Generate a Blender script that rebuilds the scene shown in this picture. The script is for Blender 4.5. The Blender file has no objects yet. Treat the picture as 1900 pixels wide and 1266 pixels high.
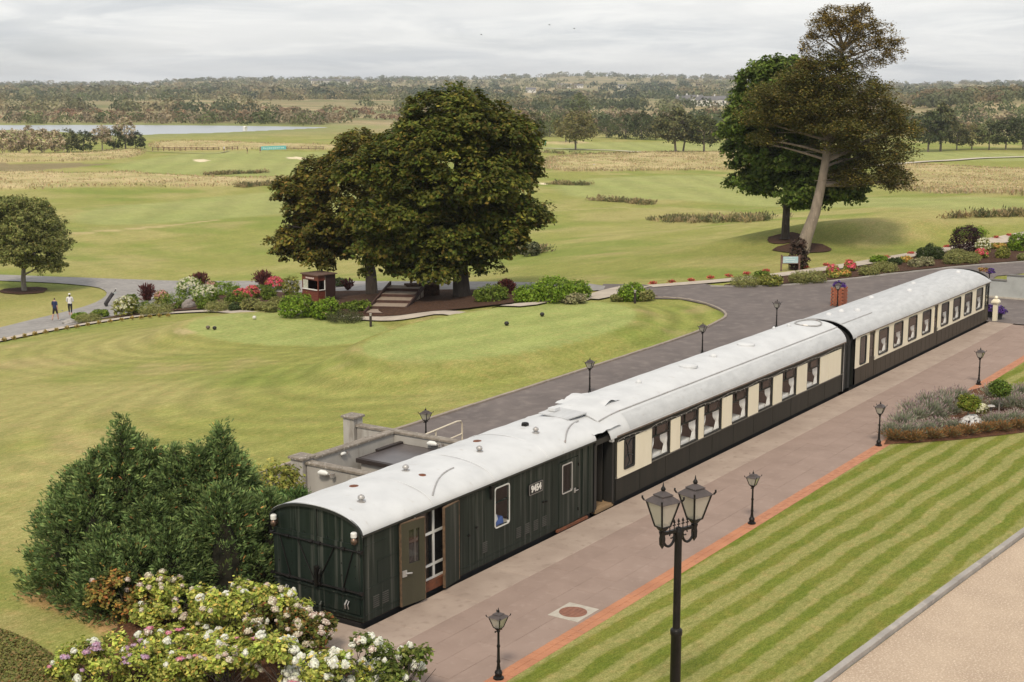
import bpy, bmesh, math, random
import numpy as np
from mathutils import Vector, Matrix
from mathutils.geometry import delaunay_2d_cdt

scene = bpy.context.scene
col = scene.collection
R = math.radians
# ---------------------------------------------------------------- camera
# x runs along the train, y to its far side, z = 0 is the platform; the photographer stands on an upper floor
cam_d = bpy.data.cameras.new('camera'); cam = bpy.data.objects.new('camera', cam_d); col.objects.link(cam)
cam_d.sensor_width = 36; cam_d.lens = 50; cam_d.clip_start = .5; cam_d.clip_end = 30000
cam.location = (-24.682, -20.749, 12.8)
cam.rotation_euler = (R(90 - 10.372), 0, math.atan2(.55593422, .83122629) - R(90))
scene.camera = cam
# ---------------------------------------------------------------- world: thin high cloud over a daylight sky
SUN_EL, SUN_AZ = 48, 205          # elevation, direction the light comes from (degrees from +x towards +y)
w = bpy.data.worlds.new('World'); scene.world = w; w.use_nodes = True
nt = w.node_tree; nt.nodes.clear()
def wn(t, **k):
    n = nt.nodes.new(t)
    for a, b in k.items(): setattr(n, a, b)
    return n
out = wn('ShaderNodeOutputWorld'); bg = wn('ShaderNodeBackground')
sky = wn('ShaderNodeTexSky', sky_type='NISHITA', sun_disc=False, sun_elevation=R(SUN_EL), sun_rotation=R(90 - SUN_AZ), air_density=1.0, dust_density=2.0)
tc = wn('ShaderNodeTexCoord'); sep = wn('ShaderNodeSeparateXYZ'); nt.links.new(tc.outputs['Generated'], sep.inputs[0])
def wmath(op, a, b=None, c=None):
    n = wn('ShaderNodeMath', operation=op)
    for i, v in enumerate((a, b, c)):
        if v is None: continue
        if isinstance(v, (int, float)): n.inputs[i].default_value = v
        else: nt.links.new(v, n.inputs[i])
    return n.outputs[0]
def wmix(f, a, b):
    n = wn('ShaderNodeMix', data_type='RGBA')
    for s, v in ((0, f), (6, a), (7, b)):
        if isinstance(v, (int, float, tuple)): n.inputs[s].default_value = v
        else: nt.links.new(v, n.inputs[s])
    return n.outputs[2]
zc = wmath('ADD', wmath('MAXIMUM', sep.outputs[2], 0.0), .11)
cu = wmath('DIVIDE', sep.outputs[0], zc); cv = wmath('DIVIDE', sep.outputs[1], zc)
cmb = wn('ShaderNodeCombineXYZ'); nt.links.new(cu, cmb.inputs[0]); nt.links.new(cv, cmb.inputs[1])
def wnoise(scale, detail, rough, dist, off=0.):
    m = wn('ShaderNodeMapping'); nt.links.new(cmb.outputs[0], m.inputs[0]); m.inputs[1].default_value = (off, off * .7, 0)
    n = wn('ShaderNodeTexNoise'); n.inputs['Scale'].default_value = scale; n.inputs['Detail'].default_value = detail
    n.inputs['Roughness'].default_value = rough; n.inputs['Distortion'].default_value = dist
    nt.links.new(m.outputs[0], n.inputs[0]); return n.outputs[0]
def wramp(f, a, b):
    n = wn('ShaderNodeMapRange', interpolation_type='SMOOTHSTEP'); n.inputs[1].default_value = a; n.inputs[2].default_value = b
    nt.links.new(f, n.inputs[0]); return n.outputs[0]
big = wramp(wnoise(.50, 6, .55, .35, 3.1), .36, .68)
fine = wramp(wnoise(1.3, 10, .62, .6, 7.7), .40, .66)
blue = wramp(wnoise(.33, 4, .5, .3, 12.4), .50, .72)
white = (.70, .70, .69, 1); grey = (.52, .54, .56, 1)
cloud = wmix(big, white, grey)
cloud = wmix(wmath('MULTIPLY', fine, .6), cloud, (.82, .815, .79, 1))
skyc = wn('ShaderNodeVectorMath', operation='SCALE'); nt.links.new(sky.outputs[0], skyc.inputs[0]); skyc.inputs[3].default_value = .10
final = wmix(wmath('MULTIPLY_ADD', blue, -.22, .95), skyc.outputs[0], cloud)
nt.links.new(final, bg.inputs[0]); bg.inputs[1].default_value = 1.0
nt.links.new(bg.outputs[0], out.inputs[0])
# ---------------------------------------------------------------- sun, soft behind the cloud
sd = bpy.data.lights.new('sun', 'SUN'); sun = bpy.data.objects.new('sun', sd); col.objects.link(sun)
sd.energy = 2.0; sd.angle = R(10); sd.color = (1, .88, .70)
sun.rotation_euler = Vector((-math.cos(R(SUN_AZ)) * math.cos(R(SUN_EL)), -math.sin(R(SUN_AZ)) * math.cos(R(SUN_EL)), -math.sin(R(SUN_EL)))).to_track_quat('-Z', 'Y').to_euler()
sun.location = (0, 0, 60)
vs = scene.view_settings
vs.view_transform = 'Standard'; vs.look = 'None'; vs.gamma = 1; vs.use_curve_mapping = False; vs.exposure = .40
scene.cycles.use_denoising = True
scene.cycles.max_bounces = 5; scene.cycles.diffuse_bounces = 2; scene.cycles.glossy_bounces = 2
scene.cycles.transmission_bounces = 4; scene.cycles.transparent_max_bounces = 12; scene.cycles.volume_bounces = 0
scene.cycles.caustics_reflective = scene.cycles.caustics_refractive = False
rng = np.random.default_rng(11); random.seed(5)

# ================================================================= helpers
CAMX, CAMY, CAMZ = -24.682, -20.749, 12.8
def sstep(a, b, x):
    t = np.clip((x - a) / (b - a), 0, 1); return t * t * (3 - 2 * t)
def _hash(ix, iy, seed):
    h = np.sin(ix * 127.1 + iy * 311.7 + seed * 74.7) * 43758.5453
    return h - np.floor(h)
def vnoise(x, y, seed=0):
    ix = np.floor(x); iy = np.floor(y); fx = x - ix; fy = y - iy
    ux = fx * fx * (3 - 2 * fx); uy = fy * fy * (3 - 2 * fy)
    a = _hash(ix, iy, seed); b = _hash(ix + 1, iy, seed); c = _hash(ix, iy + 1, seed); d = _hash(ix + 1, iy + 1, seed)
    return (a + (b - a) * ux) * (1 - uy) + (c + (d - c) * ux) * uy
def fbm(x, y, seed=0, o=4):
    s = 0.; a = .5
    for k in range(o):
        s = s + a * vnoise(x * 2 ** k, y * 2 ** k, seed + k * 13); a *= .5
    return s / (1 - .5 ** o)
RIDGE_A = np.array([-60, -24, -19.5, -14, -12.8, -10.6, -1, 0, 3.2, 9.1, 11.6, 15.6, 16.8, 19.5, 24, 60.])
RIDGE_Z = np.array([-2, -2, -2, 0, 10, 14, 14, 19, 23, 13, 4, -3, 2, 4, 4, 4.])
# plateaux and mounds: centre, axis angle, half axes of the foot, height (absolute level for a plateau), inner share that is level
PLATEAUX = [(37.0, 36.5, -96.4, 11.06, 8.13, -1.6, .62), (33.77, 18.55, 0, 14.6, 7.2, .60, .67)]
MOUNDS = [(91, 20.5, -52, 19, 9.5, 1.7, .1), (330, 230, 0, 40, 26, 1.2, .2)]
def tbase(x, y):
    x = np.asarray(x, float); y = np.asarray(y, float)
    dx = x - CAMX; dy = y - CAMY; d = np.hypot(dx, dy)
    near = -5 * sstep(12.5, 76, y)
    far = sstep(160, 320, d)
    z = near * (1 - far) - 6 * far
    z = z + (fbm(x / 26, y / 26, 3, 2) - .5) * .9 * sstep(13, 30, y) * sstep(700, 300, d)
    az = np.degrees(np.arctan2(dx * .55593 - dy * .83123, dx * .83123 + dy * .55593))
    z = z + (np.interp(az, RIDGE_A, RIDGE_Z) + 6) * sstep(1500, 4200, d)
    z = z + (fbm(x / 300, y / 300, 8, 3) - .45) * 9 * sstep(700, 1600, d)
    z = z + 8 * np.exp(-((az - 20) / 4.5) ** 2 - ((d - 950) / 200) ** 2)
    return z
def _ell(x, y, m):
    a = math.radians(m[2]); ca, sa = math.cos(a), math.sin(a)
    u = ((x - m[0]) * ca + (y - m[1]) * sa) / m[3]; v = (-(x - m[0]) * sa + (y - m[1]) * ca) / m[4]
    return np.sqrt(u * u + v * v)
def terrain(x, y):
    x = np.asarray(x, float); y = np.asarray(y, float)
    z = tbase(x, y)
    for m in PLATEAUX:
        k = sstep(1.0, m[6], _ell(x, y, m)); z = z * (1 - k) + m[5] * k
    for m in MOUNDS:
        z = z + m[5] * sstep(1.0, m[6], _ell(x, y, m))
    return z

def T(x, y): return float(terrain(x, y))

def tag(o, label=None, cat=None, group=None, kind=None):
    for k, v in (('label', label), ('category', cat), ('group', group), ('kind', kind)):
        if v: o[k] = v
    return o
def empty(name, loc, rz=0., label=None, cat=None, group=None, kind=None):
    o = bpy.data.objects.new(name, None); col.objects.link(o); o.location = loc; o.rotation_euler = (0, 0, rz)
    o.empty_display_size = .2
    return tag(o, label, cat, group, kind)
def link(name, me, parent=None):
    o = bpy.data.objects.new(name, me); col.objects.link(o)
    if parent is not None: o.parent = parent
    return o
def wloc(p):
    v = Vector((0, 0, 0))
    while p is not None: v = v + p.location; p = p.parent
    return v
def dup(o, parent=None, loc=None, rz=None, scale=None):
    c = o.copy(); col.objects.link(c); c.parent = parent
    if loc is not None: c.location = loc
    if rz is not None: c.rotation_euler = (0, 0, rz)
    if scale is not None: c.scale = (scale,) * 3 if isinstance(scale, (int, float)) else scale
    for ch in list(o.children): dup(ch, c)
    return c
ORD = ['first', 'second', 'third', 'fourth', 'fifth', 'sixth', 'seventh', 'eighth', 'ninth', 'tenth', 'eleventh', 'twelfth', 'thirteenth', 'fourteenth', 'fifteenth', 'sixteenth', 'seventeenth', 'eighteenth', 'nineteenth', 'twentieth']

class MB:
    """collects shapes; build() links them as one mesh object"""
    def __init__(s): s.v = []; s.f = []; s.m = []; s.mi = 0
    def add(s, vs, fs):
        b = len(s.v); s.v += [tuple(p) for p in vs]; s.f += [tuple(b + i for i in f) for f in fs]; s.m += [s.mi] * len(fs); return s
    def box(s, x0, x1, y0, y1, z0, z1):
        return s.add([(x, y, z) for z in (z0, z1) for x, y in ((x0, y0), (x1, y0), (x1, y1), (x0, y1))],
                     [(3, 2, 1, 0), (4, 5, 6, 7), (0, 1, 5, 4), (1, 2, 6, 5), (2, 3, 7, 6), (3, 0, 4, 7)])
    def frus(s, c, hx, hy, z0, z1, tx, ty):      # frustum: half sizes at bottom and top
        x, y = c
        return s.add([(x - hx, y - hy, z0), (x + hx, y - hy, z0), (x + hx, y + hy, z0), (x - hx, y + hy, z0), (x - tx, y - ty, z1), (x + tx, y - ty, z1), (x + tx, y + ty, z1), (x - tx, y + ty, z1)],
                     [(3, 2, 1, 0), (4, 5, 6, 7), (0, 1, 5, 4), (1, 2, 6, 5), (2, 3, 7, 6), (3, 0, 4, 7)])
    def tube(s, pts, rad, n=8, cap=True):
        pts = [Vector(p) for p in pts]
        if isinstance(rad, (int, float)): rad = [rad] * len(pts)
        rings = []; prev = None
        for i, p in enumerate(pts):
            d = (pts[min(i + 1, len(pts) - 1)] - pts[max(i - 1, 0)])
            d = d.normalized() if d.length > 1e-9 else Vector((0, 0, 1))
            if prev is None: u = d.cross(Vector((0, 0, 1))); u = u if u.length > .05 else d.cross(Vector((1, 0, 0)))
            else: u = prev - d * prev.dot(d)
            u.normalize(); prev = u; q = d.cross(u)
            rings.append([p + (u * math.cos(2 * math.pi * k / n) + q * math.sin(2 * math.pi * k / n)) * rad[i] for k in range(n)])
        vs = [v for r in rings for v in r]; fs = []
        for i in range(len(rings) - 1):
            for k in range(n):
                a, b = i * n + k, i * n + (k + 1) % n; fs.append((a, b, b + n, a + n))
        if cap: fs.append(tuple(range(n - 1, -1, -1))); fs.append(tuple(range(len(vs) - n, len(vs))))
        return s.add(vs, fs)
    def lathe(s, c, prof, n=12, rot=0.):
        x, y, z = c; vs = []; fs = []
        for r, h in prof: vs += [(x + r * math.cos(rot + 2 * math.pi * k / n), y + r * math.sin(rot + 2 * math.pi * k / n), z + h) for k in range(n)]
        for i in range(len(prof) - 1):
            for k in range(n):
                a, b = i * n + k, i * n + (k + 1) % n; fs.append((a, b, b + n, a + n))
        fs.append(tuple(range(n - 1, -1, -1))); fs.append(tuple(range(len(vs) - n, len(vs))))
        return s.add(vs, fs)
    def xprism(s, prof, x0, x1):                 # closed (y, z) outline pushed along x
        n = len(prof); vs = [(x0, y, z) for y, z in prof] + [(x1, y, z) for y, z in prof]
        return s.add(vs, [tuple(range(n)), tuple(range(2 * n - 1, n - 1, -1))] + [(i, i + n, (i + 1) % n + n, (i + 1) % n) for i in range(n)])
    def yprism(s, prof, y0, y1):                 # closed (x, z) outline pushed along y
        n = len(prof); vs = [(x, y0, z) for x, z in prof] + [(x, y1, z) for x, z in prof]
        return s.add(vs, [tuple(range(n)), tuple(range(2 * n - 1, n - 1, -1))] + [(i, i + n, (i + 1) % n + n, (i + 1) % n) for i in range(n)])
    def yring(s, o, i, y0, y1):                  # frame between an outer and an inner (x, z) outline of the same count
        n = len(o); vs = [(x, y, z) for y in (y0, y1) for L in (o, i) for x, z in L]; fs = []
        for k in range(n):
            j = (k + 1) % n
            fs += [(k, j, n + j, n + k), (2 * n + j, 2 * n + k, 3 * n + k, 3 * n + j), (j, k, 2 * n + k, 2 * n + j), (n + k, n + j, 3 * n + j, 3 * n + k)]
        return s.add(vs, fs)
    def mesh(s, name, mats, off=(0, 0, 0), smooth=False, angle=None):
        me = bpy.data.meshes.new(name)
        me.from_pydata([(x - off[0], y - off[1], z - off[2]) for x, y, z in s.v], [], s.f)
        for m in (mats if isinstance(mats, (list, tuple)) else [mats]): me.materials.append(m)
        if any(s.m): me.polygons.foreach_set('material_index', s.m)
        bm = bmesh.new(); bm.from_mesh(me); bmesh.ops.recalc_face_normals(bm, faces=bm.faces); bm.to_mesh(me); bm.free()
        if smooth:
            me.polygons.foreach_set('use_smooth', [True] * len(me.polygons))
            me.set_sharp_from_angle(angle=R(angle or 40))
        return me
    def build(s, name, mats, parent=None, world=True, smooth=False):
        return link(name, s.mesh(name, mats, wloc(parent) if (parent is not None and world) else (0, 0, 0), smooth), parent)

def rrect(x0, x1, z0, z1, r, n=4):
    o = []
    for cx, cz, a in ((x1 - r, z1 - r, 0), (x0 + r, z1 - r, 90), (x0 + r, z0 + r, 180), (x1 - r, z0 + r, 270)):
        o += [(cx + r * math.cos(R(a + 90 * k / n)), cz + r * math.sin(R(a + 90 * k / n))) for k in range(n + 1)]
    return o

def np_mesh(name, V, Fc, mat, cols=None, smooth=False):
    me = bpy.data.meshes.new(name); n = len(V); m, k = Fc.shape
    me.vertices.add(n); me.vertices.foreach_set('co', np.ascontiguousarray(V, np.float32).ravel())
    me.loops.add(m * k); me.loops.foreach_set('vertex_index', np.ascontiguousarray(Fc, np.int32).ravel())
    me.polygons.add(m); me.polygons.foreach_set('loop_start', np.arange(m, dtype=np.int32) * k)
    if smooth: me.polygons.foreach_set('use_smooth', np.ones(m, bool))
    if cols is not None:
        a = me.attributes.new('Col', 'FLOAT_COLOR', 'POINT')
        a.data.foreach_set('color', np.concatenate([cols, np.ones((n, 1))], 1).astype(np.float32).ravel())
    me.update(calc_edges=True); me.validate()
    if mat is not None: me.materials.append(mat)
    return me

# ================================================================= materials
MATS = {}
def nodes(name):
    m = bpy.data.materials.new(name); m.use_nodes = True; t = m.node_tree
    return m, t, t.nodes['Principled BSDF']
def nmix(t, f, a, b, mode='MIX'):
    n = t.nodes.new('ShaderNodeMix'); n.data_type = 'RGBA'; n.blend_type = mode
    for s, v in ((0, f), (6, a), (7, b)):
        if isinstance(v, (int, float)): n.inputs[s].default_value = v
        elif isinstance(v, tuple): n.inputs[s].default_value = (*v[:3], 1)
        else: t.links.new(v, n.inputs[s])
    return n.outputs[2]
def nnoise(t, scale, detail=4, stretch=(1, 1, 1), lo=.35, hi=.65, rough=.55, dist=0., coord='Object', rot=0.):
    c = t.nodes.new('ShaderNodeTexCoord'); mp = t.nodes.new('ShaderNodeMapping'); mp.inputs['Scale'].default_value = stretch
    mp.inputs['Rotation'].default_value = (0, 0, rot)
    if coord == 'World':
        g = t.nodes.new('ShaderNodeNewGeometry'); t.links.new(g.outputs['Position'], mp.inputs[0])
    else: t.links.new(c.outputs[coord], mp.inputs[0])
    n = t.nodes.new('ShaderNodeTexNoise'); n.inputs['Scale'].default_value = scale; n.inputs['Detail'].default_value = detail
    n.inputs['Roughness'].default_value = rough; n.inputs['Distortion'].default_value = dist
    t.links.new(mp.outputs[0], n.inputs[0])
    r = t.nodes.new('ShaderNodeMapRange'); r.inputs[1].default_value = lo; r.inputs[2].default_value = hi
    t.links.new(n.outputs[0], r.inputs[0]); return r.outputs[0]
def nbump(t, p, h, strength=.3, dist=.02):
    b = t.nodes.new('ShaderNodeBump'); b.inputs['Strength'].default_value = strength; b.inputs['Distance'].default_value = dist
    t.links.new(h, b.inputs['Height']); t.links.new(b.outputs[0], p.inputs['Normal'])
def M(name, c, c2=None, scale=3., stretch=(1, 1, 1), rough=.6, metal=0., spec=.5, bump=0., bscale=30., lo=.35, hi=.68, c3=None, s3=9., lo3=.62, hi3=.7, coord='Object', st3=(1, 1, 1), bdist=.02, detail=5):
    if name in MATS: return MATS[name]
    m, t, p = nodes(name)
    p.inputs['Roughness'].default_value = rough; p.inputs['Metallic'].default_value = metal; p.inputs['Specular IOR Level'].default_value = spec
    if c2 is None: p.inputs['Base Color'].default_value = (*c, 1)
    else:
        o = nmix(t, nnoise(t, scale, detail, stretch, lo, hi, coord=coord), c, c2)
        if c3 is not None: o = nmix(t, nnoise(t, s3, 5, st3, lo3, hi3, coord=coord), o, c3)
        t.links.new(o, p.inputs['Base Color'])
    if bump: nbump(t, p, nnoise(t, bscale, 4, (1, 1, 1), 0, 1, coord=coord), bump, bdist)
    MATS[name] = m; return m
def leaf_mat(name, trans=.3, rough=.6, spec=.10):
    if name in MATS: return MATS[name]
    m, t, p = nodes(name); a = t.nodes.new('ShaderNodeAttribute'); a.attribute_name = 'Col'
    oi = t.nodes.new('ShaderNodeObjectInfo')
    t.links.new(a.outputs[0], p.inputs['Base Color'])
    p.inputs['Roughness'].default_value = rough; p.inputs['Specular IOR Level'].default_value = spec
    tr = t.nodes.new('ShaderNodeBsdfTranslucent'); t.links.new(a.outputs[0], tr.inputs[0])
    mx = t.nodes.new('ShaderNodeMixShader'); mx.inputs[0].default_value = trans
    t.links.new(p.outputs[0], mx.inputs[1]); t.links.new(tr.outputs[0], mx.inputs[2])
    t.links.new(mx.outputs[0], t.nodes['Material Output'].inputs[0]); MATS[name] = m; return m
def glass_mat(name, tint=(.9, .93, .93), tr=.96, rough=.03):
    if name in MATS: return MATS[name]
    m, t, p = nodes(name); p.inputs['Base Color'].default_value = (.03, .032, .034, 1); p.inputs['Roughness'].default_value = rough
    tb = t.nodes.new('ShaderNodeBsdfTransparent'); tb.inputs[0].default_value = (*tint, 1)
    lw = t.nodes.new('ShaderNodeLayerWeight'); pw = t.nodes.new('ShaderNodeMath'); pw.operation = 'POWER'; t.links.new(lw.outputs[1], pw.inputs[0]); pw.inputs[1].default_value = 4
    fr = t.nodes.new('ShaderNodeMath'); fr.operation = 'MULTIPLY_ADD'; t.links.new(pw.outputs[0], fr.inputs[0]); fr.inputs[1].default_value = .9; fr.inputs[2].default_value = .045
    gl = t.nodes.new('ShaderNodeBsdfGlossy'); gl.inputs['Roughness'].default_value = rough
    m1 = t.nodes.new('ShaderNodeMixShader'); m1.inputs[0].default_value = tr
    t.links.new(p.outputs[0], m1.inputs[1]); t.links.new(tb.outputs[0], m1.inputs[2])
    m2 = t.nodes.new('ShaderNodeMixShader'); t.links.new(fr.outputs[0], m2.inputs[0]); t.links.new(m1.outputs[0], m2.inputs[1]); t.links.new(gl.outputs[0], m2.inputs[2])
    t.links.new(m2.outputs[0], t.nodes['Material Output'].inputs[0]); MATS[name] = m; return m

LEAF = leaf_mat('leaf'); NEEDLE = leaf_mat('needle', .12, .8, .05); PETAL = leaf_mat('petal', .25, .7, .1)
BLACK = M('black_cast_iron', (.008, .0075, .0075), (.015, .013, .012), 6, rough=.40, spec=.22, c3=(.09, .06, .045), s3=14, lo3=.68, hi3=.78)
DKGREEN = M('van_dark_green', (.009, .0155, .0125), (.019, .027, .022), 2.2, (1.6, 1.6, .12), rough=.42, spec=.22, c3=(.13, .13, .115), s3=3.6, st3=(2.2, 2.2, .06), lo3=.52, hi3=.86, bump=.08, bscale=9)
DOORGREEN = M('door_olive', (.040, .037, .020), (.055, .050, .028), 2, (1, 1, .3), rough=.55, c3=(.17, .075, .03), s3=7, lo3=.70, hi3=.76)
RUST = M('rust', (.19, .062, .026), (.10, .04, .022), 8, rough=.9, bump=.4)
COACHDK = M('coach_umber', (.014, .016, .014), (.026, .025, .021), 2, (2, 2, .1), rough=.38, spec=.2, c3=(.10, .095, .085), s3=4, st3=(1.6, 1.6, .05), lo3=.64, hi3=.84)
COACHBR = M('coach_brown', (.034, .028, .021), (.050, .040, .030), 2, (2.5, 2.5, .1), rough=.4, spec=.25, c3=(.11, .085, .066), s3=4, st3=(2.4, 2.4, .06), lo3=.58, hi3=.8)
CREAM = M('cream_paint', (.82, .755, .60), (.77, .705, .55), 2, (1, 1, .4), rough=.38, c3=(.60, .50, .34), s3=5, st3=(2, 2, .2), lo3=.66, hi3=.8)
ROOFW = M('roof_white', (.60, .61, .625), (.52, .53, .545), 1.3, (1, 1, 1), rough=.62, c3=(.42, .39, .36), s3=5, st3=(1, .5, 1), lo3=.64, hi3=.82, bump=.12, bscale=5)
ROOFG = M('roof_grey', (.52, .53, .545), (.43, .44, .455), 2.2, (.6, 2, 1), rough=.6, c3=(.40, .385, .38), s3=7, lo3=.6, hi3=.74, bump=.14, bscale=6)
WHITEP = M('white_paint', (.74, .74, .72), (.66, .65, .62), 4, rough=.5)
GALV = M('galvanised', (.48, .47, .46), (.36, .34, .33), 9, rough=.45, metal=.5, c3=(.22, .1, .06), s3=11, lo3=.6, hi3=.7)
GLASS = glass_mat('window_glass', (.98, .99, .99), .985); DIMGLASS = glass_mat('dim_glass', (.5, .44, .4), .45)
FROST = glass_mat('lantern_glass', (.80, .78, .72), .55, .18)
FROST.node_tree.nodes['Principled BSDF'].inputs['Base Color'].default_value = (.62, .60, .54, 1)
WOODIN = M('interior_wood', (.16, .068, .035), (.10, .042, .024), 3, (1, 1, .3), rough=.45)
CLOTH = M('white_cloth', (.90, .89, .86), (.85, .84, .82), 5, rough=.85)
CONC = M('render_concrete', (.46, .44, .41), (.36, .34, .315), 1.3, (1, 1, .35), rough=.9, c3=(.24, .215, .19), s3=2.3, st3=(1, 1, .22), lo3=.58, hi3=.74, bump=.2, bscale=18)
COPE = M('mossy_coping', (.27, .235, .20), (.17, .145, .12), 5, rough=.95, c3=(.40, .37, .33), s3=9, lo3=.58, hi3=.66, bump=.5, bscale=22)

# ================================================================= the ground
def inpoly(x, y, poly):
    P = np.asarray(poly, float); r = np.zeros(x.shape, bool); n = len(P)
    for i in range(n):
        (x1, y1), (x2, y2) = P[i], P[(i + 1) % n]
        if y1 == y2: continue
        c = ((y1 > y) != (y2 > y)) & (x < (x2 - x1) * (y - y1) / (y2 - y1) + x1); r ^= c
    return r
def pdist(x, y, poly, closed=True):
    P = np.asarray(poly, float); d = np.full(x.shape, 1e9); n = len(P)
    for i in range(n if closed else n - 1):
        a, b = P[i], P[(i + 1) % n]; e = b - a; L = max(e @ e, 1e-9)
        t = np.clip(((x - a[0]) * e[0] + (y - a[1]) * e[1]) / L, 0, 1)
        d = np.minimum(d, np.hypot(x - a[0] - t * e[0], y - a[1] - t * e[1]))
    return d
def smooth_poly(P, it=2, closed=True):
    P = [np.asarray(p, float) for p in P]
    for _ in range(it):
        Q = [] if closed else [P[0]]
        for i in range(len(P) if closed else len(P) - 1):
            a, b = P[i], P[(i + 1) % len(P)]; Q += [a * .75 + b * .25, a * .25 + b * .75]
        if not closed: Q.append(P[-1])
        P = Q
    return [tuple(p) for p in P]

LAKE = smooth_poly([(326.87, 545.64), (358.54, 531.79), (379.46, 500.68), (392.51, 488.27), (413.12, 449.73), (425.60, 410.55), (430.39, 378.33), (427.25, 370.31), (404.99, 367.42), (376.98, 366.88), (354.91, 364.63), (326.06, 375.60), (310.36, 371.49), (341.87, 452.34), (303.15, 507.61)], 2)
POND = smooth_poly([(176.20, 273.98), (194.53, 251.25), (203.60, 241.37), (183.64, 237.83), (169.61, 236.20), (155.66, 244.11)], 2)
ROUGH = [smooth_poly(p, 2) for p in (
    [(270.24, 168.57), (295.64, 168.28), (313.00, 155.41), (326.08, 136.66), (258.80, 103.85), (254.83, 117.15), (237.47, 127.34), (228.96, 142.05)],
    [(294.00, 90.26), (293.62, 75.38), (290.62, 58.29), (299.09, 38.30), (142.40, 9.49), (141.18, 20.63), (171.82, 36.91), (210.45, 60.96)],
    [(152.66, 247.07), (173.50, 235.88), (163.41, 207.97), (184.33, 217.66), (173.14, 198.63), (172.61, 177.12), (181.99, 166.30), (165.80, 151.69), (149.52, 156.60), (148.60, 175.70), (134.42, 181.27), (119.09, 196.75)],
    [(200.94, 319.34), (213.75, 281.20), (233.88, 284.41), (251.93, 287.70), (227.97, 260.70), (203.82, 251.03), (191.92, 259.54), (171.25, 274.85)],
    [(286.95, 326.59), (302.44, 306.74), (288.60, 279.56), (305.85, 264.99), (286.23, 232.32), (261.63, 253.78), (243.69, 276.43)],
    [(336.49, 218.85), (370.23, 212.34), (348.72, 199.64), (325.48, 211.55)])]
FAIRWAY = [smooth_poly(p, 2) for p in (
    [(104.94, 142.97), (133.06, 149.49), (157.91, 144.57), (177.60, 136.61), (149.98, 115.16), (124.80, 114.71), (102.61, 115.83), (92.39, 123.15)],
    [(186.55, 234.16), (233.06, 260.70), (256.20, 260.58), (272.59, 236.30), (264.41, 204.01), (219.47, 169.11), (187.07, 170.87), (178.88, 183.39), (180.67, 205.33)],
    [(211.83, 128.55), (247.73, 106.20), (168.19, 41.69), (132.58, 12.96), (119.83, 10.15), (119.09, 25.70), (173.97, 71.70), (159.71, 95.63)],
    [(325.92, 208.06), (370.23, 212.34), (376.77, 166.61), (365.69, 77.40), (357.40, 61.98), (323.25, 54.47), (310.55, 96.08), (325.14, 142.44), (310.39, 168.63), (282.52, 176.45)])]
BUNKERS = [smooth_poly(p, 2) for p in ([(220.72, 237.14), (226.06, 238.59), (221.08, 230.74), (215.70, 228.64)], [(237.99, 223.39), (248.00, 228.04), (244.50, 221.61), (237.48, 215.49), (239.16, 220.00)], [(195.70, 120.70), (199.03, 121.41), (197.11, 118.79), (193.53, 117.91)])]

# grid rings round the photographer, finer where the land is near
th_d = np.concatenate([np.arange(-180, -27, 3.), np.arange(-27, 27, .15), np.arange(27, 180, 3.)])
rr = np.concatenate([[.5, 6, 12, 18], np.geomspace(22, 600, 330), np.geomspace(607, 1500, 60)[:-1], np.geomspace(1500, 4800, 50)])
A, Rr = np.meshgrid(np.radians(th_d), rr)
hx, hy = .83122629, .55593422
gx = CAMX + Rr * (np.cos(A) * hx + np.sin(A) * hy); gy = CAMY + Rr * (np.cos(A) * hy - np.sin(A) * hx)
gz = terrain(gx, gy)
dug = ((gx > -8.4) & (gx < 61.2) & (gy > -4.4) & (gy < -.1)) | ((gx > -2.9) & (gx < 61.8) & (gy > -4.4) & (gy < 3.3)) | ((gx > 6.35) & (gx < 61.8) & (gy > 0) & (gy < 11.0)) | ((gx > -2.9) & (gx < -.2) & (gy < 4.5) & (gy > -4.4))
gz = np.where(dug, -1.25, gz - .02)      # dug away under platform, track and road
for P, dep in ((LAKE, 1.6), (POND, .3)):
    k = inpoly(gx, gy, P); gz = np.where(k, gz - dep * np.clip(pdist(gx, gy, P) / 6, 0, 1), gz)
k = np.zeros(gx.shape)
for P in ROUGH: k = np.maximum(k, np.where(inpoly(gx, gy, P), np.clip(pdist(gx, gy, P) / 4, 0, 1), 0))
gz = gz + k * (.25 + .55 * fbm(gx / 3.2, gy / 3.2, 30, 3))                              # tall rough stands above the mown grass
nr, nc = gx.shape
dcam = np.hypot(gx - CAMX, gy - CAMY)
def L3(a, b, f): return a * (1 - f[..., None]) + np.asarray(b, float) * f[..., None]
base = np.zeros(gx.shape + (3,)) + np.array([.228, .242, .066])
base = L3(base, [.292, .275, .105], sstep(.38, .68, fbm(gx / 14, gy / 9, 1, 4)))       # drier, paler ground
base = L3(base, [.165, .215, .042], .75 * sstep(.50, .72, fbm(gx / 8, gy / 12, 5, 4)))
base = L3(base, [.33, .275, .13], .7 * sstep(.60, .78, fbm(gx / 5, gy / 5, 9, 5)) * sstep(250, 60, dcam))
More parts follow.
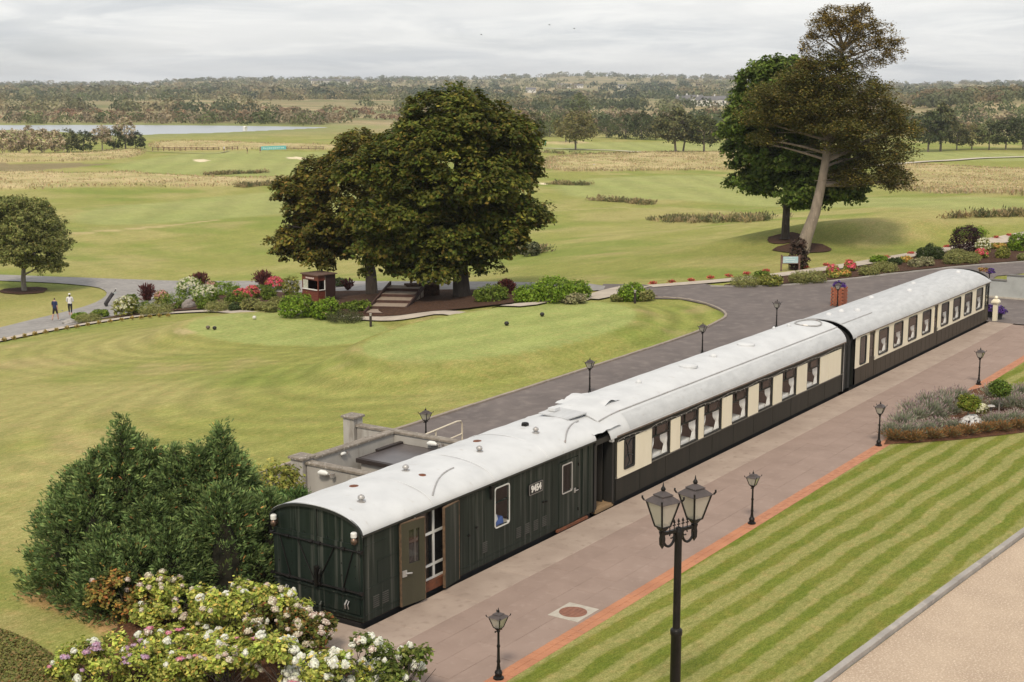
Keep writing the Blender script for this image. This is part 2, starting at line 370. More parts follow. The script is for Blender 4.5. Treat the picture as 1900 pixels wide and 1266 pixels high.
# mowing sweeps that follow the plateaux
sw = np.zeros(gx.shape)
for m, kf in zip(PLATEAUX, (1.35, 1.15)):
    e = _ell(gx, gy, m); rad = (e - m[6]) * .5 * (m[3] + m[4])
    sw = sw + np.sin(rad * 2 * math.pi * .62 + 2.5 * fbm(gx / 9, gy / 9, 14, 3)) * sstep(3.2, .9, e) * sstep(m[6] - .02, m[6] + .06, e)
base = base * (1 + .11 * sw[..., None])
st = np.sin((gx * .35 + gy * .94) * 2 * math.pi / 2.1 + 3 * fbm(gx / 12, gy / 12, 21, 3)) * sstep(10, 14, gy) * sstep(40, 26, gy)
base = base * (1 + .035 * st[..., None])
mn = np.array([.27, .30, .115])
for P in FAIRWAY:
    k = np.where(inpoly(gx, gy, P), np.clip(pdist(gx, gy, P) / 2.5, 0, 1), 0.)
    s2 = np.sin((gx * .62 - gy * .78) * 2 * math.pi / 7.5)
    base = L3(base, mn, .72 * k); base = base * (1 + .06 * (s2 * k)[..., None])
for m in PLATEAUX:
    k = sstep(m[6] + .02, m[6] - .01, _ell(gx, gy, m))
    s2 = np.sin((gx * .2 + gy * .98) * 2 * math.pi / 2.6)
    base = L3(base, [.268, .312, .106], .9 * k); base = base * (1 + .05 * (s2 * k)[..., None])
def streak(pts, wd, c, f):
    global base
    d = pdist(gx, gy, pts, False); base = L3(base, c, f * sstep(wd, wd * .35, d + (fbm(gx / 2, gy / 2, 40, 3) - .5) * wd * .9))
streak([(87.00, 115.61), (92.42, 114.29), (98.20, 113.99), (109.58, 115.67)], 1.1, [.42, .34, .19], .85)
streak([(142.42, 84.71), (153.62, 79.90), (151.93, 63.00), (121.05, 38.12)], 1.2, [.36, .32, .16], .45)
streak([(33.10, 41.63), (32.62, 40.22)], .55, [.42, .34, .2], .7)
streak([(-2.86, 8.51), (-3.04, 6.44), (-3.35, 5.01), (-3.63, 3.94)], .55, [.40, .25, .12], .9)
streak([(-2.13, 8.48), (-2.65, 6.51), (-3.17, 4.74)], .5, [.30, .19, .10], .8)
for P in ROUGH:
    k = np.where(inpoly(gx, gy, P), np.clip(pdist(gx, gy, P) / 2, 0, 1), 0.)
    n = fbm(gx / 5, gy / 5, 17, 4)
    base = L3(base, [.46, .375, .225], k * (.42 + .45 * sstep(.3, .6, n)))
    base = L3(base, [.26, .235, .10], k * .6 * sstep(.55, .72, fbm(gx / 9, gy / 4, 23, 3)))
wet = sstep(470, 640, dcam) * 1.
base = L3(base, [.235, .205, .115], wet)
base = L3(base, [.33, .265, .165], wet * sstep(.48, .62, fbm(gx / 60, gy / 60, 50, 4)))
base = L3(base, [.13, .15, .062], wet * .8 * sstep(.52, .66, fbm(gx / 45, gy / 70, 55, 4)))
base = L3(base, [.20, .23, .085], sstep(45, 10, pdist(gx, gy, LAKE)) * sstep(300, 420, dcam) * .8)
base = L3(base, [.20, .155, .105], np.where(inpoly(gx, gy, POND), .8, 0.))
for P in BUNKERS: base = L3(base, [.62, .54, .42], np.where(inpoly(gx, gy, P), 1., 0.))
base = base * (.98 + .30 * fbm(gx * 1.1, gy * 1.1, 60, 4))[..., None]; base = base * [1.06, 1.06, 1.02] * .93 + .07 * base.mean(-1, keepdims=True)
V = np.stack([gx, gy, gz], -1).reshape(-1, 3)
ii = (np.arange(nr - 1)[:, None] * nc + np.arange(nc - 1)[None]).reshape(-1)
Fc = np.stack([ii, ii + nc, ii + nc + 1, ii + 1], 1)[:, ::-1]
wrap = np.arange(nr - 1) * nc; Fw = np.stack([wrap + nc - 1, wrap + 2 * nc - 1, wrap + nc, wrap], 1)[:, ::-1]
Fc = np.concatenate([Fc, Fw])
def turf(name, attr=None, c=(.2, .22, .06), c2=None, stripes=None, grain=1.):
    m, t, p = nodes(name); p.inputs['Roughness'].default_value = .95; p.inputs['Specular IOR Level'].default_value = .1
    if attr: a = t.nodes.new('ShaderNodeAttribute'); a.attribute_name = attr; o = a.outputs[0]
    else: o = nmix(t, nnoise(t, .55, 6, (1, 1, 1), .36, .66, coord='World'), c, c2 or c)
    if stripes:
        per, ang, lc, f = stripes
        g = t.nodes.new('ShaderNodeNewGeometry'); mp = t.nodes.new('ShaderNodeMapping'); mp.inputs['Rotation'].default_value = (0, 0, ang)
        t.links.new(g.outputs['Position'], mp.inputs[0])
        wv = t.nodes.new('ShaderNodeTexWave'); wv.bands_direction = 'Y'; wv.inputs['Scale'].default_value = .314 / per * 1.0
        wv.inputs['Distortion'].default_value = 2.6; wv.inputs['Detail'].default_value = 5; wv.inputs['Detail Scale'].default_value = .9; wv.inputs['Detail Roughness'].default_value = .65
        t.links.new(mp.outputs[0], wv.inputs[0])
        r = t.nodes.new('ShaderNodeMapRange'); r.interpolation_type = 'SMOOTHSTEP'; r.inputs[1].default_value = .25; r.inputs[2].default_value = .75; r.inputs[4].default_value = f
        t.links.new(wv.outputs[1], r.inputs[0]); o = nmix(t, r.outputs[0], o, lc)
    o = nmix(t, nnoise(t, 2.6, 5, (1, 1, 1), .50, .74, coord='World'), o, nmix(t, 1., o, (1.22, 1.04, 1.15), 'MULTIPLY'))
    o = nmix(t, nnoise(t, .9, 7, (.35, 1.5, 1), .34, .68, .62, .6, coord='World', rot=.25), nmix(t, 1., o, (.92, .93, .88), 'MULTIPLY'), nmix(t, 1., o, (1.07, 1.05, 1.06), 'MULTIPLY'))
    o = nmix(t, nnoise(t, 7, 4, (.5, 1.3, 1), .36, .66, .7, coord='World', rot=.25), nmix(t, 1., o, (.82, .85, .74), 'MULTIPLY'), nmix(t, 1., o, (1.18, 1.14, 1.18), 'MULTIPLY'))
    o = nmix(t, nnoise(t, 26 * grain, 3, (1, 1, 1), .30, .70, .7, coord='World'), nmix(t, 1., o, (.62, .65, .54), 'MULTIPLY'), nmix(t, 1., o, (1.32, 1.28, 1.32), 'MULTIPLY'))
    t.links.new(o, p.inputs['Base Color'])
    nbump(t, p, nnoise(t, 34 * grain, 3, (1, 1, 1), 0, 1, .7, coord='World'), .55, .05)
    return m
TURF = turf('golf_turf', 'Col')
ground = link('ground', np_mesh('ground', V, Fc, TURF, base.reshape(-1, 3), True)); ground['kind'] = 'structure'

def drape(name, poly, mat, dz, step=1.0, fn=None, kind='structure', parent=None):
    """a clean-edged sheet laid on the land"""
    P = np.asarray(poly, float); B = []
    for i in range(len(P)):
        a, b = P[i], P[(i + 1) % len(P)]; n = max(1, int(np.hypot(*(b - a)) / step))
        B += [a + (b - a) * k / n for k in range(n)]
    B = np.array(B); x0, y0 = P.min(0); x1, y1 = P.max(0)
    X, Y = np.meshgrid(np.arange(x0, x1, step), np.arange(y0, y1, step)); X = X.ravel(); Y = Y.ravel()
    k = inpoly(X, Y, B) & (pdist(X, Y, B) > step * .45); pts = [Vector(p) for p in B] + [Vector(p) for p in zip(X[k], Y[k])]
    nb = len(B); r = delaunay_2d_cdt(pts, [(i, (i + 1) % nb) for i in range(nb)], [], 1, 1e-5)
    v = np.array([tuple(p) for p in r[0]]); z = (terrain(v[:, 0], v[:, 1]) if fn is None else fn(v[:, 0], v[:, 1])) + dz
    me = bpy.data.meshes.new(name); me.from_pydata(np.column_stack([v, z]).tolist(), [], [tuple(f) for f in r[2]])
    bm = bmesh.new(); bm.from_mesh(me); bmesh.ops.recalc_face_normals(bm, faces=bm.faces)
    if sum(f.normal.z for f in bm.faces) < 0: bmesh.ops.reverse_faces(bm, faces=bm.faces)
    bm.to_mesh(me); bm.free()
    me.polygons.foreach_set('use_smooth', [True] * len(me.polygons)); me.materials.append(mat)
    o = link(name, me, parent)
    if parent is None: o['kind'] = kind
    return o
flat = lambda x, y: np.zeros_like(x)

ASPH = M('asphalt', (.170, .145, .138), (.130, .112, .109), .5, (1, 1, 1), rough=.93, c3=(.215, .185, .172), s3=1.6, lo3=.5, hi3=.75, bump=.4, bscale=60, coord='World', detail=8, spec=.2)
ASPH2 = M('grey_asphalt', (.30, .285, .275), (.235, .222, .215), .5, (1, 1, 1), rough=.95, c3=(.35, .33, .31), s3=2.2, lo3=.5, hi3=.7, bump=.3, bscale=40, coord='World', spec=.2)
PATHC = M('pale_concrete', (.50, .435, .365), (.40, .345, .29), 1.4, rough=.92, bump=.2, coord='World', spec=.2)
MULCH = M('bark_mulch', (.105, .058, .038), (.055, .032, .023), 6, rough=1, c3=(.20, .13, .09), s3=16, lo3=.6, hi3=.7, bump=1, bscale=30, coord='World', spec=.1, bdist=.05)
SOIL = M('bed_soil', (.16, .075, .042), (.085, .046, .03), 4, rough=1, c3=(.26, .14, .08), s3=12, lo3=.58, hi3=.7, bump=1, bscale=26, coord='World', spec=.1, bdist=.05)
GRAVEL = M('pink_gravel', (.52, .405, .305), (.45, .345, .26), .8, rough=1, c3=(.70, .58, .46), s3=20, lo3=.50, hi3=.70, bump=1, bscale=30, bdist=.04, coord='World', spec=.15)
LAWN = turf('striped_lawn', None, (.148, .188, .030), (.195, .208, .045), (.82, R(2.2), (.31, .30, .12), .78), 1.)

# ---- platform: coping slabs, paving slabs, brick edge
def slab_mat(name, a, b, c3):
    m, t, p = nodes(name); p.inputs['Roughness'].default_value = .9; p.inputs['Specular IOR Level'].default_value = .25
    oi = t.nodes.new('ShaderNodeObjectInfo')
    o = nmix(t, nnoise(t, .9, 6, (1, 1, 1), .34, .68, coord='World'), a, b)
    o = nmix(t, nnoise(t, 3.5, 6, (1, 1, 1), .56, .78, coord='World'), o, c3)
    mr = t.nodes.new('ShaderNodeMapRange'); mr.inputs[3].default_value = .975; mr.inputs[4].default_value = 1.025; t.links.new(oi.outputs['Random'], mr.inputs[0])
    cb = t.nodes.new('ShaderNodeCombineColor')
    for i in range(3): t.links.new(mr.outputs[0], cb.inputs[i])
    o = nmix(t, 1., o, cb.outputs[0], 'MULTIPLY'); t.links.new(o, p.inputs['Base Color'])
    nbump(t, p, nnoise(t, 22, 5, (1, 1, 1), 0, 1, coord='World'), .25, .02); return m
PAVE = slab_mat('rose_paving', (.305, .226, .190), (.262, .192, .160), (.335, .255, .216))
COPING = slab_mat('pale_coping', (.395, .315, .262), (.315, .245, .203), (.25, .19, .155))
BRICK = slab_mat('orange_brick', (.47, .215, .12), (.39, .175, .10), (.34, .17, .12))
platform = empty('platform', (0, 0, 0), kind='structure')
def chip_slab(name, lx, ly, h, mat, bev=.008):
    m = MB(); m.box(-lx / 2, lx / 2, -ly / 2, ly / 2, -h, -bev); m.frus((0, 0), lx / 2, ly / 2, -bev, 0, lx / 2 - bev, ly / 2 - bev)
    return m.mesh(name, mat)
mb = MB(); mb.box(-8.6, 52.6, -4.56, -.06, -1.2, -.035); mb.build('bed', M('joint_mortar', (.19, .135, .112), rough=1), platform)
rng2 = random.Random(4)
cm = [chip_slab('coping_slab', L - .006, 1.27, .034, COPING) for L in (2.3,)]
x = -8.6
while x < 51.5:
    o = link('coping_slab', cm[0], platform); o.location = (x + 1.15, -.70, rng2.uniform(0, .003)); x += 2.3
pm = chip_slab('paving_slab', 1.046, .696, .034, PAVE, .004)
for r in range(4):
    for k in range(59):
        xx = -8.6 + .52 + k * 1.05 + (0.525 if r % 2 else 0)
        if xx > 52.2: continue
        o = link('paving_slab', pm, platform); o.location = (xx, -1.335 - .35 - r * .70, rng2.uniform(-.004, .003)); o.rotation_euler = (rng2.uniform(-.002, .002), rng2.uniform(-.002, .002), 0)
pe = chip_slab('paving_slab', .52, .694, .034, PAVE, .006)
for r in (1, 3):
    o = link('paving_slab', pe, platform); o.location = (-8.6 + .262, -1.335 - .35 - r * .70, 0)
bmh = chip_slab('brick', .098, .20, .05, BRICK, .006)
nb_ = 0; far_b = MB()
xs = np.arange(-3.6, 52.5, .105)
for i, xb in enumerate(xs):
    for r in range(2):
        if nb_ < 300:
            o = link('brick', bmh, platform); o.location = (xb, -4.245 - r * .207, .012 + rng2.uniform(-.004, .004)); o.rotation_euler = (0, 0, rng2.uniform(-.03, .03)); nb_ += 1
        else: far_b.box(xb - .049, xb + .049, -4.345 - r * .207, -4.145 - r * .207, -.038, .012 + rng2.uniform(-.004, .004))
ob = far_b.build('brick_run', M('orange_brick_far', (.47, .215, .12), (.37, .16, .09), 5, rough=.9, c3=(.34, .16, .10), s3=9, coord='World'), platform); ob['kind'] = 'stuff'
# paved apron in front of the van, and its bed for the track
apron = MB(); apron.box(-3.1, -.06, -.055, 4.7, -1.2, -.006)
o = apron.build('pavement', COPING); o['kind'] = 'structure'
mb = MB(); mb.box(-.05, 53.2, -.05, 3.1, -1.24, -1.05); o = mb.build('track_bed', M('ballast', (.05, .043, .04), (.03, .027, .026), 20, rough=1, bump=1)); o['kind'] = 'structure'
for yy in (.62, 2.22):
    m = MB(); m.box(-.04, 53.1, yy - .035, yy + .035, -1.05, -.92); tag(m.build('rail', RUST), 'rusty running rail in the pit under the train, %s the platform' % ('nearer' if yy < 1 else 'farther from'), 'rail')

mb = MB(); mb.box(-.05, 62.4, 3.11, 3.4, -1.24, .018); mb.box(6.1, 6.4, 3.4, 11.2, -1.24, .01); o = mb.build('retaining_wall', CONC); tag(o, 'low concrete retaining edge of the track bed behind the train', 'wall')
# ---- lawn, gravel drive and its kerb of stones
KERB = [(-0.21, -9.92), (3.07, -10.19), (6.52, -10.41), (10.59, -10.69), (16.35, -11.11), (27.48, -11.95)]
kpts = [(-8.0, -9.3)] + [tuple(p) for p in KERB]
kx = np.array([p[0] for p in kpts]); ky = np.array([p[1] for p in kpts])
lawn = drape('lawn', [(-30, -4.56), (52.6, -4.56), (52.6, -13)] + [p for p in kpts[::-1]] + [(-30, -8.3)], LAWN, .012, 1.2, flat)
drv = drape('driveway', [(-30, -8.55)] + [(p[0], p[1] - .2) for p in kpts] + [(52.6, -13.2), (52.6, -45), (-30, -45)], GRAVEL, .006, 2., flat)
def stone_mesh(name, L, wd, h, mat, seed=0):
    r = random.Random(seed); m = MB(); b = .014
    m.box(-L / 2, L / 2, -wd / 2, wd / 2, -.15, h - b); m.frus((0, 0), L / 2, wd / 2, h - b, h, L / 2 - b, wd / 2 - b); return m.mesh(name, mat)
KSTONE = slab_mat('kerb_granite', (.37, .345, .32), (.27, .25, .235), (.45, .41, .37))
def kerb(name, line, L, wd, h, z=None, mat=KSTONE, gap=.012):
    k = empty(name, (0, 0, 0), kind='structure'); ms = stone_mesh('kerb_stone', L - gap, wd, h, mat)
    P = np.asarray(line, float); seg = np.hypot(*np.diff(P, axis=0).T); cum = np.concatenate([[0], np.cumsum(seg)])
    for s in np.arange(L / 2, cum[-1], L):
        x = np.interp(s, cum, P[:, 0]); y = np.interp(s, cum, P[:, 1]); xa = np.interp(s - L / 2, cum, P[:, 0]); ya = np.interp(s - L / 2, cum, P[:, 1]); xb = np.interp(s + L / 2, cum, P[:, 0]); yb = np.interp(s + L / 2, cum, P[:, 1])
        o = link('kerb_stone', ms, k); o.location = (x, y, (T(x, y) if z is None else z) + rng2.uniform(-.006, .006)); o.rotation_euler = (0, 0, math.atan2(yb - ya, xb - xa) + rng2.uniform(-.012, .012))
    return k
kerb('kerb', [(p[0], p[1] - .09) for p in kpts[1:]], .92, .17, .13, 0)

# ---- road, its far arm, paths
ROAD = [(6.2, 3.12), (62.5, 3.12), (64.5, 3.9), (71.25, 4.60), (73.63, 3.46), (79.93, -0.41), (87.85, 1.20), (80.19, 5.13), (75.03, 8.23), (70.67, 9.86), (67.84, 11.13), (63.73, 12.57), (59.95, 14.35), (58.17, 16.15), (57.33, 18.19), (58.46, 20.46), (56.78, 22.54), (57.10, 26.57), (53.13, 24.67), (50.44, 19.71), (50.92, 17.70), (49.54, 15.32), (47.46, 13.23), (45.83, 12.32), (43.73, 11.99), (40.5, 11.35), (30, 11.3), (6.2, 11.4)]
road_z = lambda x, y: np.where(y < 11.5, np.minimum(0, terrain(x, y)) * 0, terrain(x, y))
drape('road', ROAD, ASPH, .03, .8, lambda x, y: np.where(y < 12.4, 0, terrain(x, y) + .01))
kerb('kerb', smooth_poly([(6.2, 11.45), (20, 11.4), (30, 11.36), (40.5, 11.42), (43.65, 11.95), (45.87, 12.27), (47.67, 13.26), (49.93, 15.51), (51.24, 17.86), (50.82, 19.73)], 2, False), .9, .14, .10, None, slab_mat('kerb_concrete', (.33, .28, .24), (.25, .21, .18), (.40, .35, .30)))
kerb('kerb', smooth_poly([(56.76, 18.55), (56.96, 18.01), (57.81, 15.99), (59.59, 14.20), (63.36, 12.43), (67.45, 10.99), (70.26, 9.72), (74.59, 8.09), (79.71, 5.01), (86.35, 1.65)], 1, False), .9, .16, .11, None)
drape('road', [(52.62, -40), (52.62, 3.1), (61.5, 3.1), (61.5, -40)], ASPH, .012, 3., flat)
def band(line, wl, wr, it=2):
    P = np.array(smooth_poly(line, it, False)); t = np.gradient(P, axis=0); t /= np.linalg.norm(t, axis=1)[:, None]; n = np.stack([-t[:, 1], t[:, 0]], 1)
    return [tuple(p) for p in P + n * wl] + [tuple(p) for p in (P - n * wr)[::-1]]
# cart track behind the beds and its branch to the left
drape('cart_track', smooth_poly([(54.93, 97.29), (58.80, 88.26), (61.64, 82.76), (64.18, 77.01), (66.52, 69.84), (67.76, 60.74), (66.09, 49.99), (61.03, 38.98), (58.27, 32.02), (56.77, 26.17), (52.63, 24.06), (53.30, 29.28), (54.31, 36.11), (60.02, 51.70), (58.86, 55.18), (59.00, 63.65), (54.35, 63.80), (48.05, 62.37), (42.70, 61.47), (39.08, 60.51), (33.04, 58.35), (26.74, 56.12), (30.94, 62.30), (35.26, 64.92), (38.72, 66.02), (42.69, 67.54), (46.64, 68.75), (50.60, 70.34), (54.18, 72.85), (56.44, 75.30), (57.96, 78.41), (57.55, 82.20), (56.37, 85.13), (52.23, 93.35)], 1), ASPH2, .05, .9)
PATHL = [(27.49, 57.22), (33.28, 58.66), (38.83, 60.19), (42.47, 60.03), (45.92, 59.38), (47.75, 56.79), (47.89, 51.98), (41.10, 40.45), (41.22, 36.54), (42.01, 34.18), (42.66, 31.77), (43.76, 28.92), (38.83, 22.44), (41.60, 21.41), (49.98, 23.98), (51.94, 23.19)]
drape('footpath', band(PATHL, .62, .62), PATHC, .075, .6)
PATHR = [(55.86, 22.45), (58.55, 20.12), (62.04, 17.89), (66.66, 16.00), (72.66, 14.39), (78.60, 13.27), (83.87, 12.09), (89.03, 10.70), (94.19, 8.71), (106.51, 7.22)]
drape('footpath', band(PATHR, .75, .75), PATHC, .075, .6)
drape('footpath', band([(49.33, 23.39), (51.14, 23.12), (53.61, 23.36), (55.71, 23.35)], 1.1, 1.1), PATHC, .082, .5)
TRACK = M('sandy_track', (.56, .50, .41), (.46, .41, .33), .3, rough=1, coord='World')
drape('sand_track', band([(283.05, 91.34), (301.50, 86.51), (313.37, 81.41), (327.10, 76.48), (338.42, 70.47), (362.59, 56.57)], 1.3, 1.3), TRACK, .2, 3)
drape('sand_track', band([(316.44, 196.43), (314.80, 186.53), (312.76, 175.00), (308.14, 160.84), (306.48, 152.79)], 1.0, 1.0), TRACK, .2, 3)
drape('sand_track', band([(242.73, 277.48), (243.07, 263.35), (242.24, 250.54), (253.13, 256.51)], .5, .5), M('worn_track', (.34, .33, .16), rough=1), .15, 3)
# planting beds
drape('flower_bed', smooth_poly([(38.83, 60.19), (43.03, 60.69), (46.84, 60.42), (48.72, 57.54), (48.91, 52.99), (46.08, 44.83), (41.84, 37.07), (42.40, 34.51), (43.00, 32.03), (44.34, 29.35), (46.53, 27.67), (48.14, 25.96), (50.24, 23.94), (52.74, 25.84), (53.30, 29.28), (54.11, 35.97), (59.53, 51.29), (58.44, 54.80), (60.42, 61.36), (59.00, 63.65), (54.05, 63.50), (47.75, 62.03), (42.16, 60.82)], 1), MULCH, .10, .7)
drape('flower_bed', smooth_poly([(56.96, 18.39), (58.41, 16.26), (60.31, 14.50), (63.97, 12.66), (68.11, 11.22), (75.33, 8.31), (80.51, 5.21), (87.75, 1.94), (107.30, 6.04), (93.13, 8.22), (88.21, 10.05), (82.71, 11.32), (77.53, 12.51), (71.65, 13.63), (65.54, 15.54), (60.95, 17.40)], 1), MULCH, .06, .7)
drape('flower_bed', smooth_poly([(49.68, 21.52), (49.67, 20.58), (50.56, 19.33), (51.58, 19.40), (52.25, 20.69), (52.15, 22.15), (51.01, 22.46)], 2), MULCH, .055, .5)
def ring(px, n=18): return [(px[0] + px[2] * math.cos(2 * math.pi * k / n) , px[1] + px[3] * math.sin(2 * math.pi * k / n)) for k in range(n)]
for q, wx in (((52.69, 81.49), 2.0), ((82.54, 24.56), 1.5), ((79.87, 21.83), 2.3)):
    drape('tree_pit', [(a + rng2.uniform(-.2, .2), b + rng2.uniform(-.2, .2)) for a, b in ring((q[0], q[1], wx, wx))], MULCH, .05, .5)
drape('flower_bed', smooth_poly([(0.12, 3.71), (-0.75, 5.50), (-1.96, 6.62), (-3.07, 4.90), (-4.26, 4.31), (-5.35, 4.01), (-6.49, 2.44), (-5.47, -0.92), (-3.7, -2.2), (-2.2, -2.0), (-1.6, -.8), (-1.5, .4), (-1.5, 3.2)], 1), SOIL, .035, .4, flat)
drape('flower_bed', smooth_poly([(.2, 3.6), (6.1, 3.6), (6.1, 9.0), (5.5, 11.5), (2.0, 12.5), (-1.5, 11.0), (-.75, 8.2), (-.5, 6.3), (-.3, 5)], 1), SOIL, .03, .5, lambda x, y: np.maximum(terrain(x, y), 0) * 0)
bed_edge = empty('bed_edging', (0, 0, 0), kind='structure')
for k in range(34):
    a, b = (-1.5, 3.2 - k * .22) if k < 16 else (-1.5 - (k - 16) * .14, -.32 - (k - 16) * .09)
    o = link('brick', bmh, bed_edge); o.location = (a, b, .05); o.rotation_euler = (0, 0, rng2.uniform(-.08, .08) + (0 if k < 16 else 1.0))

# ---- water
WATER = nodes('lake_water'); _p = WATER[2]; _p.inputs['Base Color'].default_value = (.35, .38, .41, 1); _p.inputs['Roughness'].default_value = .32; _p.inputs['Specular IOR Level'].default_value = .6  # pale base colour stands in for sky reflected off the waves
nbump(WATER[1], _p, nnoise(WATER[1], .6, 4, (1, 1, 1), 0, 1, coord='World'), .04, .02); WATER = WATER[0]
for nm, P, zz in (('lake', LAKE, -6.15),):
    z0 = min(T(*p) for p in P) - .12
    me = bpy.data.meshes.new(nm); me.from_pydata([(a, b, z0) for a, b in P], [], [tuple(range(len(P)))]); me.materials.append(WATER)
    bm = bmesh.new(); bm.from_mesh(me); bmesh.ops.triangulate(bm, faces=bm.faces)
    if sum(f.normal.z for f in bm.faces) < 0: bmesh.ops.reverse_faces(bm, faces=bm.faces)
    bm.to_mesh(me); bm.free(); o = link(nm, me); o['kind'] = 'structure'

# ================================================================= the train
W = 2.83
def roof_prof(eave, rise, n=28, over=.05, pw=2.0, q=.5, y0=0., y1=W):
    o = []
    for k in range(n + 1):
        a = math.pi * k / n; u = math.cos(a)
        z = eave + rise * max(0., 1 - abs(u) ** pw) ** q
        o.append((y0 - over + (1 - u) / 2 * (y1 - y0 + 2 * over), z))
    return o
def roof_mesh(xs, fn, th=.035):
    """lofted shell: fn(x) -> outline (y, z)"""
    m = MB(); P = [fn(x) for x in xs]; n = len(P[0]); vs = []
    for x, pr in zip(xs, P): vs += [(x, y, z) for y, z in pr] + [(x, y, z - th) for y, z in pr]
    fs = []
    for i in range(len(xs) - 1):
        a, b = i * 2 * n, (i + 1) * 2 * n
        for k in range(n - 1):
            fs += [(a + k, a + k + 1, b + k + 1, b + k), (a + n + k + 1, a + n + k, b + n + k, b + n + k + 1)]
        fs += [(a, b, b + n, a + n), (a + n - 1, a + 2 * n - 1, b + 2 * n - 1, b + n - 1)]
    for i in (0, (len(xs) - 1) * 2 * n):
        fs += [(i + k, i + k + 1, i + n + k + 1, i + n + k) for k in range(n - 1)]
    m.add(vs, fs); return m
def window(parent, x0, x1, z0, z1, fr_mat, r=.07, fw=.05, y=-.012, depth=.05, glass=GLASS, name='window', label=None):
    m = MB(); m.yring(rrect(x0, x1, z0, z1, r), rrect(x0 + fw, x1 - fw, z0 + fw, z1 - fw, max(.01, r - fw * .4)), y, y + depth)
    o = m.build(name, fr_mat, parent)
    if label: o['label'] = label
    L = rrect(x0 + fw - .004, x1 - fw + .004, z0 + fw - .004, z1 - fw + .004, max(.01, r - fw * .4)); g = MB(); g.add([(a, y + depth * .45, b) for a, b in L], [tuple(range(len(L)))]); g.build('pane', glass, o)
    return o
def wall_with_holes(x0, x1, z0, z1, holes, y0, y1):
    """wall in the x-z plane made of blocks round rectangular openings (x0, x1, z0, z1)"""
    m = MB(); xs = sorted({x0, x1, *[h[0] for h in holes], *[h[1] for h in holes]})
    for a, b in zip(xs[:-1], xs[1:]):
        c = (a + b) / 2; hs = sorted([h for h in holes if h[0] < c < h[1]], key=lambda h: h[2]); z = z0
        for h in hs:
            if h[2] > z: m.box(a, b, y0, y1, z, h[2])
            z = h[3]
        if z < z1: m.box(a, b, y0, y1, z, z1)
    return m
def rod(m, a, b, r=.014, n=6): m.tube([a, b], r, n)

# ----------------------------------------------------------------- parcels van
VX = 10.74; VE = 2.30; VR = .50
van = empty('parcels_van', (0, 0, 0), 0, 'dark green wooden parcels van with white roof and open side door', 'railway van', 'vehicles of the train at the platform')
holes = [(1.42, 3.78, .10, 2.2), (5.55, 6.18, 1.0, 2.06), (8.74, 9.80, .10, 2.06)]
m = wall_with_holes(0.04, VX, .12, VE, holes, 0, .06); m.build('side_wall', DKGREEN, van)
m = MB(); m.box(.04, VX, W - .06, W, .12, VE); m.build('side_wall', DKGREEN, van)
gp = roof_prof(VE, VR - .03, 24, 0)
m = MB(); m.xprism([(y, z) for y, z in gp] + [(W, .12), (0, .12)], VX - .06, VX); m.build('end_wall', DKGREEN, van)
m = MB(); m.xprism([(y, z) for y, z in gp] + [(W, .12), (0, .12)], 0.0, .06); m.build('end_wall', DKGREEN, van)
m = MB(); m.box(.06, VX - .06, .06, W - .06, .08, .12); m.build('floor', RUST, van)
m = MB(); m.box(.02, VX - .02, .12, W - .12, -.55, .08); m.build('underframe', M('underframe_black', (.012, .011, .011), rough=.8), van)
xs = np.linspace(-.06, VX + .03, 24)
def dent(x, pr):
    return [(y, z + .012 * math.sin(x * 1.7 + y * 2.1) * (1 if .3 < y < 2.5 else 0) + .008 * math.sin(x * 4.1 + y)) for y, z in pr]
rf = roof_mesh(xs, lambda x: dent(x, roof_prof(VE + .0, VR, 28, .05))).build('roof', ROOFW, van, smooth=True)
m = MB(); pr = roof_prof(VE - .012, VR + .006, 28, .056); m.add([(-.075, y, z) for y, z in pr] + [(-.075, y, z - .07) for y, z in pr] + [(-.03, y, z + .012) for y, z in pr] + [(-.03, y, z - .07) for y, z in pr],
    [f for k in range(28) for f in ((k, k + 1, k + 30, k + 29), (k + 58, k + 59, k + 1, k), (k + 29, k + 30, k + 88, k + 87))])
m.build('roof_rim', M('black_rim', (.02, .021, .021), rough=.4), rf)
m = MB(); m.box(-.05, VX + .02, -.062, -.018, VE - .05, VE + .0); m.build('gutter', M('black_rim', (.02, .021, .021)), rf)
for px, py, r in ((.95, .80, 1), (3.6, 1.5, 1), (6.3, 1.05, 1), (9.0, .95, 1)):
    z = VE + VR * math.sqrt(max(0, 1 - abs((py - W / 2) / (W / 2 + .05)) ** 2))
    m = MB(); m.lathe((px, py, z - .02), [(.11, 0), (.11, .03), (.045, .035), (.045, .06)], 12); m.lathe((px, py, z + .04), [(.05, 0), (.085, .03), (.09, .065), (.07, .10), (.03, .125), (.005, .13)], 12); m.build('roof_vent', GALV, rf, smooth=True)
for px, py in ((1.75, 1.7), (3.55, .95), (7.2, 1.75)):
    z = VE + VR * math.sqrt(max(0, 1 - abs((py - W / 2) / (W / 2 + .05)) ** 2))
    m = MB(); m.lathe((px, py, z - .025), [(.13, 0), (.12, .035), (.05, .045), (.01, .046)], 12); m.build('rusty_stub', RUST, rf)
m = MB(); m.box(9.32, 9.48, 1.5, 1.66, VE + VR - .03, VE + VR + .08); m.lathe((9.4, 1.58, VE + VR + .08), [(.10, 0), (.10, .02), (.02, .04)], 10); m.build('roof_vent', BLACK, rf)
for xa, sgn in ((3.05, 1), (9.4, 1)):        # rain strips above the doors
    pts = []
    for k in range(15):
        u = k / 14; x = xa - .15 + u * 1.75; y = .10 + .62 * math.sin(math.pi * u * .5) if sgn > 0 else 0
        z = VE + VR * math.sqrt(max(0, 1 - abs((y - W / 2) / (W / 2 + .05)) ** 2)) + .012; pts.append((x, y, z))
    m = MB(); m.tube(pts, .022, 5); m.build('rain_strip', GALV, rf)
